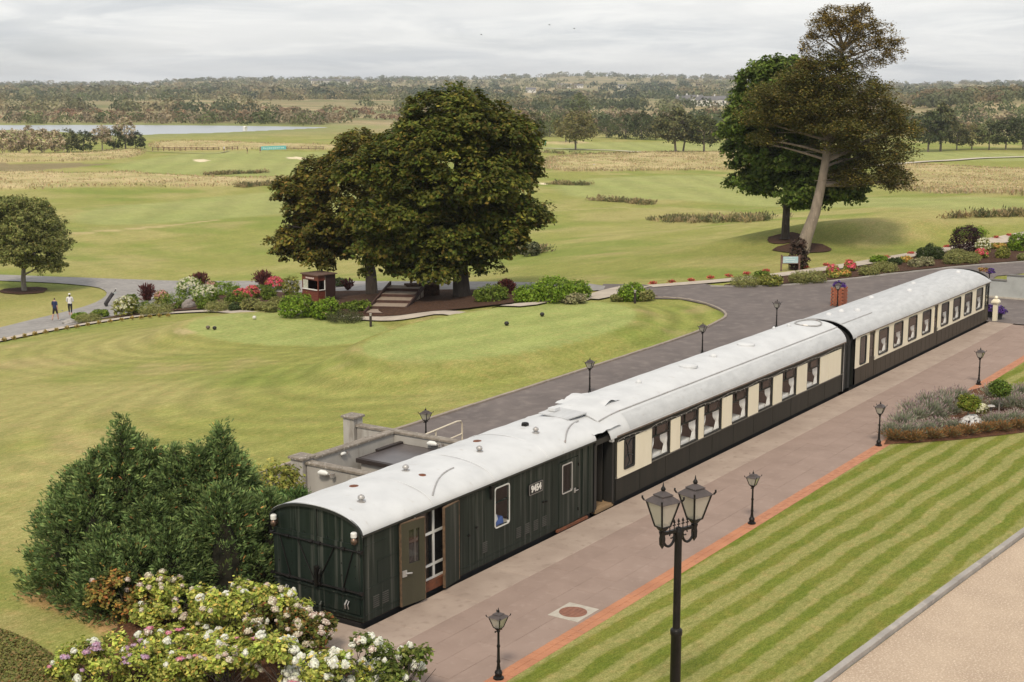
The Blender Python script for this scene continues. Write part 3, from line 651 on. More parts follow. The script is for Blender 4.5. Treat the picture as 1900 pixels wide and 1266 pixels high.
for xr in (2.7, 5.4, 8.1):
    m = MB(); m.tube([(xr, y, z + .004) for y, z in roof_prof(VE, VR, 28, .05)[1:-1]], .010, 4); m.build('roof_seam', ROOFW, rf)
# end doors, bars, lamps
def end_bar(z, yy0, yy1, r, nm='bar', x=-.07):
    m = MB(); m.tube([(x, yy0, z), (x, yy1, z)], r, 8)
    for y in (yy0 + .03, yy0 + .55, (yy0 + yy1) / 2 - .12, (yy0 + yy1) / 2 + .12, yy1 - .55, yy1 - .03): m.tube([(x, y - .05, z), (x, y + .05, z)], r * 1.9, 8); m.box(x, .01, y - .025, y + .025, z - .03, z + .03)
    return m.build(nm, BLACK, van, smooth=True)
end_bar(1.88, -.02, W + .02, .022); end_bar(.86, -.02, W + .02, .024)
for zz, dp in ((.80, .07), (.30, .06)):
    m = MB(); m.box(-dp, 0, .0, W, zz - .07, zz - .035); m.build('end_beam', DKGREEN, van)
for y0, y1 in ((.10, W / 2 - .012), (W / 2 + .012, W - .10)):
    m = MB(); m.box(-.03, 0, y0, y1, .80, 2.02); d = m.build('end_door', DKGREEN, van)
    c = (y0 + y1) / 2; s = 1 if y0 < 1 else -1
    q = MB(); rod(q, (-.05, c + .08 * s, 1.85), (-.05, c + s * .62, .88), .016); rod(q, (-.05, c - .50 * s, 1.85), (-.05, c - s * .18, .88), .016); q.build('brace', BLACK, d)
m = MB(); m.box(-.055, 0, W / 2 - .035, W / 2 + .035, .78, 2.72); m.build('centre_post', DKGREEN, van)
m = MB(); m.box(-.16, -.05, W / 2 - .10, W / 2 - .02, .80, 1.28); m.tube([(-.10, W / 2 - .18, 1.25), (-.17, W / 2 - .2, 1.15), (-.16, W / 2 - .2, .95)], .022, 6); m.lathe((-.11, W / 2 - .06, 1.26), [(.07, 0), (.07, .04)], 8); m.build('door_lock', BLACK, van)
for y0, y1 in ((.08, W - .08),):
    m = MB(); m.box(-.035, 0, y0, y1, .30, .72); m.build('drop_flap', DKGREEN, van)
for y in (.45, W - .45):
    m = MB(); m.tube([(-.06, y, .62), (-.12, y + .02, .52), (-.07, y + .05, .40)], .022, 6); m.tube([(-.06, y - .06, .6), (-.12, y - .06, .52), (-.07, y - .05, .40)], .014, 6); m.build('flap_hook', GALV, van)
m = MB(); m.tube([(-.07, 1.25, .42), (-.13, 1.25, .36), (-.13, 1.25, .05)], .035, 8); m.build('brake_pipe', DKGREEN, van)
bolt = MB(); bolt.lathe((0, 0, 0), [(.016, 0), (.016, .012), (.004, .02)], 6); bme = bolt.mesh('bolt', BLACK)
for y in (.2, .62, 1.04, 1.79, 2.21, 2.63):
    for z in (.36, .66, 1.2, 1.5, 2.08):
        if z > 2 and (y < .5 or y > 2.4): continue
        o = link('bolt', bme, van); o.location = (-.036, y, z); o.rotation_euler = (0, R(-90), 0)
for y in (.14, W - .14):
    z = 2.06 if y < 1 else 2.06
    m = MB(); m.lathe((-.13, y, z), [(.02, 0), (.06, .02), (.085, .07), (.085, .12), (.055, .17), (.03, .19)], 12); m.box(-.05, .0, y - .03, y + .03, z + .05, z + .2)
    l = m.build('tail_lamp', M('tarnished_bronze', (.22, .15, .11), (.12, .08, .06), 8, rough=.35, metal=.8), van, smooth=True)
    q = MB(); q.lathe((-.13, y, z + .19), [(.075, 0), (.078, .015), (.078, .10), (.06, .12)], 12); q.build('lamp_cap', WHITEP, l, smooth=True)
# platform-side fittings
for z in (.28, 2.18):
    for a, b in ((.06, 1.4), (3.86, 8.66)): m = MB(); m.box(a, b, -.012, .0, z - .012, z + .012); m.build('beading', DKGREEN, van)
m = MB(); m.yring(rrect(.55, 1.36, .92, 1.52, .05), rrect(.57, 1.34, .94, 1.50, .04), -.01, .0); m.build('panel_bead', DKGREEN, van)
for z in (.91, 1.99): m = MB(); m.box(.1, .54 if z < 1 else .9, -.01, 0, z - .01, z + .01); m.build('beading', DKGREEN, van)
louv = M('louvre_grey', (.075, .076, .068), (.05, .05, .045), 5, rough=.5)
for x, z in ((.36, .38), (.72, .38), (4.92, .45), (6.55, .42), (6.98, .42), (7.42, .40), (7.86, .40)):
    m = MB()
    for k in range(6): m.box(x, x + .22, -.016, 0, z + k * .052, z + k * .052 + .024)
    m.build('louvre', louv, van)
for x in (4.3, 4.62, 5.02, 6.4, 6.8, 7.2, 7.6, 8.0, 8.4):
    m = MB(); m.box(x - .006, x + .006, -.006, 0, .3, 2.16); m.build('batten', DKGREEN, van)
for x, z in ((4.28, 1.12), (4.62, 1.25), (7.9, 1.12), (8.05, 1.1)):
    m = MB(); m.lathe((x, -.02, z), [(.035, -.015), (.035, .015)], 8); m.box(x - .015, x + .05, -.05, 0, z - .015, z + .015); m.build('catch', BLACK, van)
window(van, 5.5, 6.22, .96, 2.1, M('window_trim_white', (.6, .6, .57), rough=.5), .09, .035, -.016, .07)
m = MB(); m.box(5.53, 6.19, -.004, .02, 1.66, 1.70); m.build('window_bar', DKGREEN, van)
m = MB(); m.box(5.25, 5.35, -.09, 0, 2.03, 2.22); m.box(5.27, 5.33, -.07, 0, 1.85, 2.05); m.build('lamp_bracket', BLACK, van)
# closed leaf door near the far end
m = wall_with_holes(8.76, 9.78, .11, 2.04, [(8.94, 9.42, 1.12, 1.92)], -.02, .035); d = m.build('side_door', DKGREEN, van)
window(d, 8.9, 9.46, 1.08, 1.96, M('window_trim_grey', (.42, .40, .38), rough=.5), .05, .035, -.03, .05)
h = MB(); h.tube([(9.6, -.03, 1.05), (9.6, -.07, 1.05), (9.72, -.07, 1.05)], .014, 6); h.box(9.56, 9.64, -.035, -.02, .98, 1.12); h.build('door_handle', GALV, d)
for z in (.4, 1.0, 1.75):
    h = MB(); h.tube([(9.79, -.025, z), (9.79, -.025, z + .1)], .022, 6); h.build('hinge', BLACK, d)
m = MB(); m.box(8.6, 10.3, -.07, 0, .03, .10); m.build('step_board', RUST, van)
for x in (10.05, 10.4):
    m = MB(); m.box(x - .012, x + .012, -.018, 0, .2, 2.2); m.build('strap', DKGREEN, van)
# open doorway: dark threshold, glazed white frame inside, two leaves swung out
m = MB(); m.box(1.45, 3.76, .03, .12, .10, .34); m.build('threshold', RUST, van)
m = MB()
for x in (2.18, 2.95, 3.62): m.box(x - .035, x + .035, .12, .17, .34, 2.2)
for z in (.36, .72, 1.56): m.box(1.46, 3.76, .118, .172, z - .03, z + .03)
fr = m.build('glazed_frame', WHITEP, van)
m = MB(); m.add([(1.46, .143, .36), (3.76, .143, .36), (3.76, .143, 2.2), (1.46, .143, 2.2)], [(0, 1, 2, 3)]); m.build('pane', DIMGLASS, fr)
m = MB(); m.box(1.42, 1.47, -.01, .06, .1, 2.22); m.box(3.73, 3.80, -.01, .06, .1, 2.22); m.box(1.42, 3.8, -.01, .06, 2.2, 2.28); m.build('door_frame', M('black_frame', (.018, .018, .017), rough=.5), van)
def leaf(xh, ang, wd, mat, lab, win):
    d = empty('side_door', (0, 0, 0)); d.parent = van; d.location = (xh, -.03, 0); d.rotation_euler = (0, 0, ang); d['label'] = lab
    hl = [(.26, .62, 1.12, 1.98)] if win else []
    m = wall_with_holes(0, wd, .08, 2.2, hl, -.03, .03); m.build('door_leaf', mat, d, world=False)
    if win: m = MB(); m.add([(.26, 0, 1.12), (.62, 0, 1.12), (.62, 0, 1.98), (.26, 0, 1.98)], [(0, 1, 2, 3)]); m.build('pane', DIMGLASS, d, world=False)
    m = MB(); m.box(-.012, .008, -.036, .036, .08, 2.2); m.box(0, wd, -.036, .036, 2.19, 2.215); m.box(wd - .006, wd + .012, -.036, .036, .08, 2.2); m.build('rusty_edge', M('rust_edge', (.17, .105, .06), (.075, .05, .032), 9, rough=.9), d, world=False)
    m = MB(); m.tube([(wd * .2 if not win else .12, -.05, .92), (.3, -.09, .90)], .022, 6); m.box(.02, .16, -.06, -.03, .84, 1.0); m.build('door_handle', GALV, d, world=False)
leaf(1.40, R(-9), .80, DOORGREEN, 'olive door leaf with a rusty edge and small window', True)
leaf(3.80, R(187), .74, DKGREEN, 'dark streaked door leaf swung open', False)
# number plate
pl = MB(); pl.yprism(rrect(7.14, 7.86, 1.47, 1.80, .05), -.035, -.005); plate = pl.build('number_plate', M('plate_black', (.012, .011, .012), rough=.4), van)
def text_mesh(txt, size, mat, off=.006, ext=.004):
    c = bpy.data.curves.new('t', 'FONT'); c.body = txt; c.size = size; c.extrude = ext; c.offset = off; c.align_x = 'CENTER'; c.align_y = 'CENTER'
    o = bpy.data.objects.new('t', c); col.objects.link(o); dg = bpy.context.evaluated_depsgraph_get()
    me = bpy.data.meshes.new_from_object(o.evaluated_get(dg)); bpy.data.objects.remove(o); me.materials.clear(); me.materials.append(mat); return me
tm = text_mesh('9454', .26, M('plate_white', (.72, .70, .66), rough=.5), .011)
o = link('numerals', tm, plate); o.location = (7.50, -.041, 1.635); o.rotation_euler = (R(90), 0, 0)
m = MB(); m.yring(rrect(7.15, 7.85, 1.48, 1.79, .045), rrect(7.165, 7.835, 1.495, 1.775, .035), -.039, -.034); m.build('plate_rim', M('plate_rim', (.25, .24, .22), rough=.5), plate)
# things seen through the van's windows
m = MB(); m.box(.2, 10.5, 1.9, 1.95, .12, 2.2); m.build('partition', M('partition_wood', (.30, .16, .10), (.2, .11, .07), 3, (1, 1, .2), rough=.6), van)
t = MB(); t.box(5.3, 6.5, .15, .7, .9, .94); t.box(5.35, 5.41, .2, .65, .12, .9); t.box(6.39, 6.45, .2, .65, .12, .9); tag(t.build('counter', WHITEP), 'white counter inside the dark van, under its larger window', 'counter')
b = MB(); b.add([(5.70, .12, .945), (6.12, .12, .945), (6.12, .42, .945), (5.70, .42, .945), (5.74, .16, 1.03), (6.08, .14, 1.16), (6.08, .40, 1.16), (5.74, .38, 1.03)], [(3, 2, 1, 0), (4, 5, 6, 7), (0, 1, 5, 4), (1, 2, 6, 5), (2, 3, 7, 6), (3, 0, 4, 7)])
tag(b.build('cloth_bundle', M('blue_cloth', (.05, .13, .42), rough=.8)), 'blue cloth bundle behind the larger window of the dark van', 'bundle')
b = MB(); b.add([(5.52, .10, .945), (5.95, .16, .945), (5.95, .36, .945), (5.52, .34, .945), (5.55, .14, 1.0), (5.9, .2, 1.24), (5.9, .30, 1.26), (5.55, .3, 1.02)], [(3, 2, 1, 0), (4, 5, 6, 7), (0, 1, 5, 4), (1, 2, 6, 5), (2, 3, 7, 6), (3, 0, 4, 7)])
tag(b.build('paper_stack', CLOTH), 'white papers leaning beside the blue bundle in the van window', 'papers')

# ----------------------------------------------------------------- dining carriages
def curtain(parent, x, z0, z1, y, wd, lean):
    """gathered curtain tied back at the middle"""
    n, k = 14, 13; vs = []; fs = []
    for i in range(n):
        u = i / (n - 1); z = z1 + (z0 - z1) * u
        s = 1 - .62 * math.exp(-((u - .62) / .2) ** 2) if u < .62 else .38 + .30 * (u - .62) / .38
        c = x + lean * wd * .8 * (1 - (s - .38) / .62)
        for j in range(k):
            v = j / (k - 1) - .5; vs.append((c + v * wd * s, y + .02 * math.sin(j * 2.3 + u * 1.5), z))
    for i in range(n - 1):
        for j in range(k - 1): a = i * k + j; fs.append((a, a + 1, a + k + 1, a + k))
    m = MB(); m.add(vs, fs); return m.build('curtain', CLOTH, parent, smooth=True)
lampbase = M('lamp_brass', (.45, .28, .10), rough=.35, metal=.8); shade = M('lamp_shade_cream', (.74, .66, .50), (.68, .6, .45), 5, rough=.9)
def table_mesh():
    m = MB(); n = 24; vs = []; fs = []
    for r, z, a in ((.0, .74, 0), (.5, .74, 0), (.515, .72, 0), (.53, .60, .03), (.55, .44, .05)):
        for k in range(n):
            t = 2 * math.pi * k / n; q = max(abs(math.cos(t)), abs(math.sin(t))); rr_ = (r + a * math.sin(5 * t)) / q ** .7
            vs.append((rr_ * math.cos(t) * .92, rr_ * math.sin(t) * .74, z))
    for i in range(4):
        for k in range(n): fs.append((i * n + k, i * n + (k + 1) % n, (i + 1) * n + (k + 1) % n, (i + 1) * n + k))
    m.add(vs, fs); return m.mesh('tablecloth', CLOTH, smooth=True)
TBL = table_mesh()
lg = MB(); lg.lathe((0, 0, 0), [(.22, 0), (.2, .03), (.04, .06), (.04, .72)], 10); LEG = lg.mesh('pedestal', WOODIN)
lb = MB(); lb.lathe((0, 0, 0), [(.07, 0), (.06, .02), (.015, .05), (.015, .22)], 10); LB = lb.mesh('stem', lampbase, smooth=True)
ls = MB(); ls.lathe((0, 0, .2), [(.12, 0), (.065, .2), (.06, .2), (.112, 0)], 14); LS = ls.mesh('shade', shade, smooth=True)
dn = MB(); dn.lathe((0, 0, 0), [(.10, 0), (.10, .008), (.02, .01)], 12); PLATE = dn.mesh('napkin', CLOTH)
chair_f = M('chair_velvet', (.19, .07, .045), (.14, .05, .035), 6, rough=.8)
cb = MB(); cb.box(-.24, .24, -.24, .24, .36, .47); cb.box(-.24, -.16, -.24, .24, .47, 1.02); CH = cb.mesh('seat', chair_f)
cl = MB(); cl.box(-.02, .02, -.02, .02, 0, .36); CHL = cl.mesh('leg', WOODIN)
FLOORZ = .22
def dine(x, k, coach, lampy):
    lab = '%s window of the %s' % (ORD[k], coach)
    t = empty('dining_table', (x, .52, FLOORZ), 0, 'dining table under a white cloth behind the ' + lab, 'table', 'tables in the dining carriages'); link('tablecloth', TBL, t); link('pedestal', LEG, t)
    if lampy:
        l = empty('table_lamp', (x - .24, .30, FLOORZ + .742), 0, 'small lamp with cream shade on the table at the ' + lab, 'lamp', 'lamps in the dining carriages'); link('stem', LB, l); link('shade', LS, l)
    for s in (-1, 1):
        c = empty('dining_chair', (x + s * .72, .6, FLOORZ), 0 if s < 0 else math.pi, 'reddish brown dining chair %s the table at the %s' % ('before' if s < 0 else 'beyond', lab), 'chair', 'chairs in the dining carriages')
        link('seat', CH, c)
        for lx, ly in ((-.2, -.2), (-.2, .2), (.2, -.2), (.2, .2)): lo = link('leg', CHL, c); lo.location = (lx, ly, 0)
def shell(parent, x0, x1, z1):
    m = MB(); m.box(x0, x1, .07, W - .07, .10, FLOORZ); m.build('floor', M('carpet', (.10, .045, .035), rough=1), parent)
    m = MB(); m.box(x0 + .05, x1 - .05, .12, W - .12, -.6, .1); m.build('underframe', M('underframe_black', (.012, .011, .011)), parent)
    m = MB(); m.box(x0 + .06, x1 - .06, .07, W - .07, z1 - .06, z1 - .03); m.build('ceiling', M('ceiling_cream', (.5, .45, .36), rough=.8), parent)
    m = MB(); m.box(x0 + .05, x1 - .05, W - .12, W - .07, FLOORZ, .90); m.build('dado', WOODIN, parent)

# ---- middle carriage, cream panels
C1 = [(14.35, 15.58), (16.33, 17.62), (18.08, 19.43), (20.31, 21.61), (22.56, 23.81), (24.72, 26.06), (27.14, 28.42)]
E1 = 2.17
mid = empty('dining_carriage', (12, 0, 0), 0, 'middle dining carriage with separate cream panels between its windows', 'railway carriage', 'vehicles of the train at the platform')
hl = [(a, b, .86, 1.96) for a, b in C1] + [(12.50, 13.17, 1.0, 1.96)]
wall_with_holes(12.02, 31.0, .10, .84, [], 0, .06).build('lower_panel', COACHDK, mid)
wall_with_holes(12.02, 31.0, .84, E1, hl, 0.004, .06).build('side_wall', COACHDK, mid)
wall_with_holes(12.02, 31.0, .10, E1, [(a, b, .86, 1.96) for a, b in C1], W - .06, W).build('side_wall', COACHDK, mid)
for xa in (12.0, 30.94): m = MB(); m.xprism(roof_prof(E1, .72, 20, 0, 2.3, .55) + [(W, .1), (0, .1)], xa, xa + .06); m.build('end_wall', COACHDK, mid)
shell(mid, 12.02, 31.0, E1)
for x in np.arange(13.6, 31, 1.72):
    m = MB(); m.box(x - .006, x + .006, -.006, 0.0, .12, .82); m.build('batten', COACHDK, mid)
m = MB(); m.box(12.02, 31.0, -.022, 0.0, .815, .85); m.build('sill_rail', M('sill_grey', (.15, .14, .12), (.09, .085, .075), 6, (.5, 1, 1), rough=.5), mid)
pan = [(15.63, 16.28), (17.67, 18.03), (19.48, 20.26), (21.66, 22.51), (23.86, 24.67), (26.11, 27.09), (28.47, 29.38), (29.41, 30.72)]
for a, b in pan: m = MB(); m.box(a, b, -.028, -.001, .86, 1.94); m.build('cream_panel', CREAM, mid)
wall_with_holes(12.12, 14.30, .80, 1.94, [(12.52, 13.15, 1.02, 1.95)], -.03, -.001).build('cream_panel', CREAM, mid)
BFR = M('black_frame', (.018, .018, .017)); DKBR = M('dark_brown_glass', (.05, .035, .03), rough=.15)
lw = window(mid, 12.49, 13.18, .99, 1.97, BFR, .07, .05, -.05, .09, DIMGLASS, label='small leaded window in the cream end panel')
m = MB()
for a in ([(12.55, 1.3), (12.8, 1.45), (12.75, 1.7), (12.6, 1.92)], [(12.8, 1.45), (13.1, 1.35)], [(12.75, 1.7), (13.0, 1.9)], [(12.8, 1.45), (12.9, 1.2), (12.75, 1.05)]): m.tube([(x, -.02, z) for x, z in a], .012, 5)
m.build('lead_strip', BFR, lw)
for k, (a, b) in enumerate(C1):
    w_ = window(mid, a, b, .86, 1.96, BFR, .03, .035, .0, .055)
    m = MB(); m.box(a + .02, b - .02, -.006, .05, 1.60, 1.645); m.box((a + b) / 2 - .02 - .30, (a + b) / 2 + .02 - .30, .0, .045, 1.64, 1.93); m.box((a + b) / 2 + .30, (a + b) / 2 + .34, .0, .045, 1.64, 1.93); m.build('transom', COACHDK, w_)
    m = MB(); m.box((a + b) / 2 - .28, (a + b) / 2 + .30, -.004, .018, 1.66, 1.92); m.build('vent_pane', DKBR, w_)
    curtain(mid, b - .27, .9, 1.62, .075, .52, .25); 
    if k < 3: curtain(mid, a + .14, .9, 1.62, .075, .30, -.2)
    dine((a + b) / 2, k, 'middle carriage', k not in (1, 5, 6))
# roof: a smooth upper skin and greyer cove below a long bead
def pr1(x):
    k = 1 - .16 * max(0, (12.9 - x) / 1.3) ** 2
    return [(y, E1 + (z - E1) * k) for y, z in roof_prof(E1, .80, 32, .06, 2.3, .58)]
xs1 = np.concatenate([[11.62, 11.9, 12.3, 12.8], np.linspace(13.4, 31.15, 26)])
rf1 = roof_mesh(xs1, lambda x: [(y, z + .006 * math.sin(3 * x + 5 * y)) for y, z in pr1(x)]).build('roof', ROOFW, mid, smooth=True)
pts = lambda i, dz=.012: [(x, pr1(x)[i][0], pr1(x)[i][1] + dz) for x in xs1]
m = MB(); m.tube([(x, y - .006, z) for x, y, z in pts(8)], .022, 5); m.build('rain_strip', GALV, rf1)
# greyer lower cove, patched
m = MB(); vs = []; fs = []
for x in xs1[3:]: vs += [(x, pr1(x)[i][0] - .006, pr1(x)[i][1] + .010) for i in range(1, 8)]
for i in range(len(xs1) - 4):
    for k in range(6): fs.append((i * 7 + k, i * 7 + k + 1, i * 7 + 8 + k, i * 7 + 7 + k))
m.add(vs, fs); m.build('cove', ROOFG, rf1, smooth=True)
m = MB(); m.box(12.0, 31.1, -.075, -.03, E1 - .035, E1 + .01); m.build('gutter', M('rusty_gutter', (.19, .14, .11), (.10, .08, .07), 6, rough=.8), rf1)
# string of fairy lights along the cantrail
g = random.Random(3); pts_ = [(12.1 + k * .35, -.05, 2.02 + .03 * math.sin(k * .9) + g.uniform(-.015, .015)) for k in range(54)]
m = MB(); m.tube(pts_, .006, 4)
for p in pts_[::1]: m.box(p[0] - .012, p[0] + .012, -.065, -.045, p[1] * 0 + p[2] - .035, p[2] - .01)
tag(m.build('light_string', M('cable_grey', (.30, .28, .26), rough=.6)), 'thin string of small bulbs hung along the eaves of the middle carriage', 'light string')
def zr1(x, y):
    P = pr1(x); return float(np.interp(y, [p[0] for p in P], [p[1] for p in P]))
def zr2(x, y):
    P = pr2(x); return float(np.interp(y, [p[0] for p in P], [p[1] for p in P]))
for x, y in ((19.3, 1.25), (24.2, 1.3)):
    m = MB(); m.lathe((x, y, zr1(x, y) - .02), [(.34, 0), (.34, .07), (.28, .10), (.05, .115)], 20); m.build('roof_vent', ROOFW, rf1, smooth=True)
for x, y, s in ((15.9, 1.35, .10), (21.4, 1.3, .14), (29.0, 1.6, .08), (28.2, 1.9, .07)):
    m = MB(); m.lathe((x, y, zr1(x, y) - .02), [(s, 0), (s, .08), (s * .5, .13), (.01, .14)], 10); m.build('roof_stub', ROOFW, rf1)
m = MB(); m.tube([(30.2 + .75 * math.cos(a), 1.25 + .5 * math.sin(a), zr1(min(31, 30.2 + .75 * math.cos(a)), 1.25 + .5 * math.sin(a)) + .03) for a in np.linspace(0, 2 * math.pi, 20)], .03, 5); m.build('cable_loop', GALV, rf1)
# patched white sheeting where the carriage meets the van
def crumple(x0, x1, y0, y1, zf, amp, seed, nx=14, ny=12):
    X, Y = np.meshgrid(np.linspace(x0, x1, nx), np.linspace(y0, y1, ny)); Z = zf(X, Y) + amp * (fbm(X * 2.4, Y * 2.4, seed, 3) - .35)
    m = MB(); m.add([(a, b, c) for a, b, c in zip(X.ravel(), Y.ravel(), Z.ravel())], [(j * nx + i, j * nx + i + 1, (j + 1) * nx + i + 1, (j + 1) * nx + i) for j in range(ny - 1) for i in range(nx - 1)])
    return m
zf = lambda X, Y: 2.24 + .52 * np.sqrt(np.clip(1 - ((Y - W / 2) / (W / 2 + .12)) ** 2, 0, 1)) + .0 * X
crumple(10.70, 12.35, .0, W, zf, .13, 4).build('roof_sheeting', ROOFW, mid, smooth=True)
crumple(12.2, 14.0, .75, 2.3, lambda X, Y: 2.86 + .05 * np.sin(X * 3), .26, 8).build('roof_sheeting', ROOFW, mid, smooth=True)
m = MB(); m.add([(10.72, .92, 2.80), (11.62, .80, 2.84), (11.72, 1.95, 2.86), (10.86, 2.05, 2.82), (10.72, .92, 2.835), (11.62, .80, 2.875), (11.72, 1.95, 2.895), (10.86, 2.05, 2.855)], [(3, 2, 1, 0), (4, 5, 6, 7), (0, 1, 5, 4), (1, 2, 6, 5), (2, 3, 7, 6), (3, 0, 4, 7)]); m.box(10.9, 10.95, 1.1, 1.15, 2.66, 2.80); m.box(11.5, 11.55, .9, .95, 2.6, 2.84); m.build('roof_hatch', ROOFG, mid)
m = MB(); m.box(11.15, 11.45, 1.65, 1.9, 2.88, 2.97); m.build('hatch_box', ROOFW, mid)
# open vestibule next to the van
m = MB(); m.box(10.86, 10.98, .05, .18, .05, 2.3); m.box(11.86, 12.0, .02, .3, .05, 2.25); m.box(10.86, 12.0, .03, .16, 2.1, 2.26); m.build('vestibule_frame', BFR, mid)
m = MB(); m.box(10.80, 12.0, 1.6, 1.66, .05, 2.3); m.box(10.80, 10.86, .05, 1.66, .05, 2.3); m.build('vestibule_wall', M('vestibule_dark', (.02, .02, .02), rough=.7), mid)
m = MB(); m.box(10.9, 11.95, .02, 1.6, -.02, .10); m.build('vestibule_step', M('worn_timber', (.32, .21, .11), (.2, .13, .07), 6, (.3, 2, 1), rough=.8), mid)
m = MB(); m.add([(11.05 + .05 * math.sin(k), .5 + .06 * k, z) for z in (.3, .9, 1.5, 2.0) for k in range(7)], [(i * 7 + k, i * 7 + k + 1, i * 7 + 8 + k, i * 7 + 7 + k) for i in range(3) for k in range(6)]); m.build('curtain', CLOTH, mid, smooth=True)
m = MB(); m.box(11.78, 11.9, -.02, .1, 2.02, 2.16); m.build('junction_box', WHITEP, mid)
m = MB(); m.box(11.72, 11.76, .3, 1.3, .12, 2.05); m.build('side_door', M('vestibule_door', (.03, .028, .025), rough=.5), mid)

# ---- far carriage
C2 = [(35.24, 36.5), (37.2, 38.45), (39.2, 40.43), (41.22, 42.51), (44.11, 45.32), (46.03, 47.3), (47.94, 49.26), (50.05, 51.23)]
E2 = 2.19
farc = empty('dining_carriage', (32, 0, 0), 0, 'far dining carriage with a continuous cream band and rounded window frames', 'railway carriage', 'vehicles of the train at the platform')
D2 = [(34.06, 34.80), (42.98, 43.62)]
hl2 = [(a + .03, b - .03, .96, 2.02) for a, b in C2] + [(32.97, 33.68, .9, 2.05)] + [(a, b, .12, 2.12) for a, b in D2]
wall_with_holes(32.42, 52.5, .10, .80, [(a, b, .12, 2.12) for a, b in D2], 0, .06).build('lower_panel', COACHBR, farc)
wall_with_holes(32.42, 51.66, .80, 2.13, hl2, -.012, .06).build('cream_band', CREAM, farc)
wall_with_holes(51.66, 52.5, .80, 2.13, [(51.85, 52.3, .96, 1.98)], 0, .06).build('end_panel', COACHDK, farc)
wall_with_holes(32.42, 52.5, 2.13, E2, [], 0, .06).build('cantrail', COACHBR, farc)
wall_with_holes(32.42, 52.5, .10, E2, [(a + .03, b - .03, .96, 2.02) for a, b in C2], W - .06, W).build('side_wall', COACHBR, farc)
for xa in (32.42, 52.44): m = MB(); m.xprism(roof_prof(E2, .60, 20, 0, 2.3, .55) + [(W, .1), (0, .1)], xa, xa + .06); m.build('end_wall', COACHDK, farc)
shell(farc, 32.44, 52.48, E2)
for x in np.arange(33.2, 52.3, .62):
    if any(a - .1 < x < b + .1 for a, b in D2): continue
    m = MB(); m.box(x - .005, x + .005, -.005, 0.0, .14, .78); m.build('batten', COACHBR, farc)
for a, b in D2:
    wall_with_holes(a + .01, b - .01, .13, 2.11, [(a + .13, b - .13, 1.0, 1.98)], .01, .05).build('side_door', COACHBR, farc)
    m = MB(); m.add([(a + .13, .03, 1.0), (b - .13, .03, 1.0), (b - .13, .03, 1.98), (a + .13, .03, 1.98)], [(0, 1, 2, 3)]); m.build('pane', DIMGLASS, farc); m = MB(); m.tube([(b - .06, -.02, 1.0), (b - .06, -.05, .98), (b - .06, -.02, .86)], .015, 6); m.build('door_handle', GALV, farc)
    for s in (a - .04, b + .01): m = MB(); m.box(s, s + .03, -.035, -.013, .80, 2.1); m.build('door_pillar', CREAM, farc)
window(farc, 32.93, 33.72, .86, 2.09, BFR, .12, .045, -.03, .07, DIMGLASS)
window(farc, 51.82, 52.33, .93, 2.0, BFR, .05, .03, -.02, .06)
for k, (a, b) in enumerate(C2):
    w_ = window(farc, a, b, .92, 2.06, BFR, .12, .045, -.034, .08)
    m = MB(); m.box(a + .10, b - .10, .0, .03, 1.60, 1.97); m.build('blind', DKBR, w_)
    curtain(farc, b - .32, .98, 1.62, .09, .54, .3)
    if k in (0, 1, 2): curtain(farc, a + .16, .98, 1.62, .09, .24, -.2)
    dine((a + b) / 2, k, 'far carriage', k in (0, 1, 2, 3, 4))
def pr2(x):
    k = 1 - .55 * max(0, (x - 51.2) / 1.4) ** 2.2
    return [(y, E2 + (z - E2) * k) for y, z in roof_prof(E2 + .0, .70, 32, .06, 2.4, .6)]
xs2 = np.concatenate([np.linspace(31.95, 50.6, 30), [51.2, 51.6, 52.0, 52.3, 52.58]])
rf2 = roof_mesh(xs2, pr2).build('roof', ROOFG, farc, smooth=True)
m = MB(); m.box(32.4, 52.5, -.072, -.035, E2 - .03, E2 + .005); m.build('gutter', M('rusty_gutter', (.19, .14, .11)), rf2)
for x, y in ((34.3, 1.4), (35.1, .95), (38.9, 1.7), (42.2, 1.0), (44.6, 1.6), (50.2, 1.05), (33.1, 1.5)):
    m = MB(); m.lathe((x, y, zr2(x, y) - .03), [(.15, 0), (.14, .06), (.10, .11), (.02, .14)], 12); m.build('roof_vent', ROOFW, rf2, smooth=True)
m = MB(); m.tube([(x, pr2(x)[9][0], pr2(x)[9][1] + .012) for x in np.linspace(32.0, 35.6, 8)], .02, 5); m.build('rain_strip', GALV, rf2)
# bellows between the carriages
m = MB(); bp = [(y, z) for y, z in roof_prof(2.0, .68, 20, -.10, 2.4, .6)]
for k in range(5):
    x = 31.12 + k * .25; s = .0 if k % 2 else .09
    m.xprism([(y + (s if y < 1.4 else -s), z - s) for y, z in bp] + [(W - .1 - s, .05), (.1 + s, .05)], x, x + .235)
m.build('bellows', M('bellows_black', (.012, .012, .012), (.022, .021, .02), 3, rough=.75), farc)
for y in (.04, .16):
    m = MB(); m.tube([(31.2, y, .05), (31.2, y, 2.2)], .02, 6); m.build('gangway_rod', GALV, farc)
m = MB(); m.tube([(31.1, -.02, 2.15), (31.5, -.08, 1.9), (32.0, -.02, 2.3), (32.4, -.02, 2.1)], .012, 5); m.build('cable', BLACK, farc)

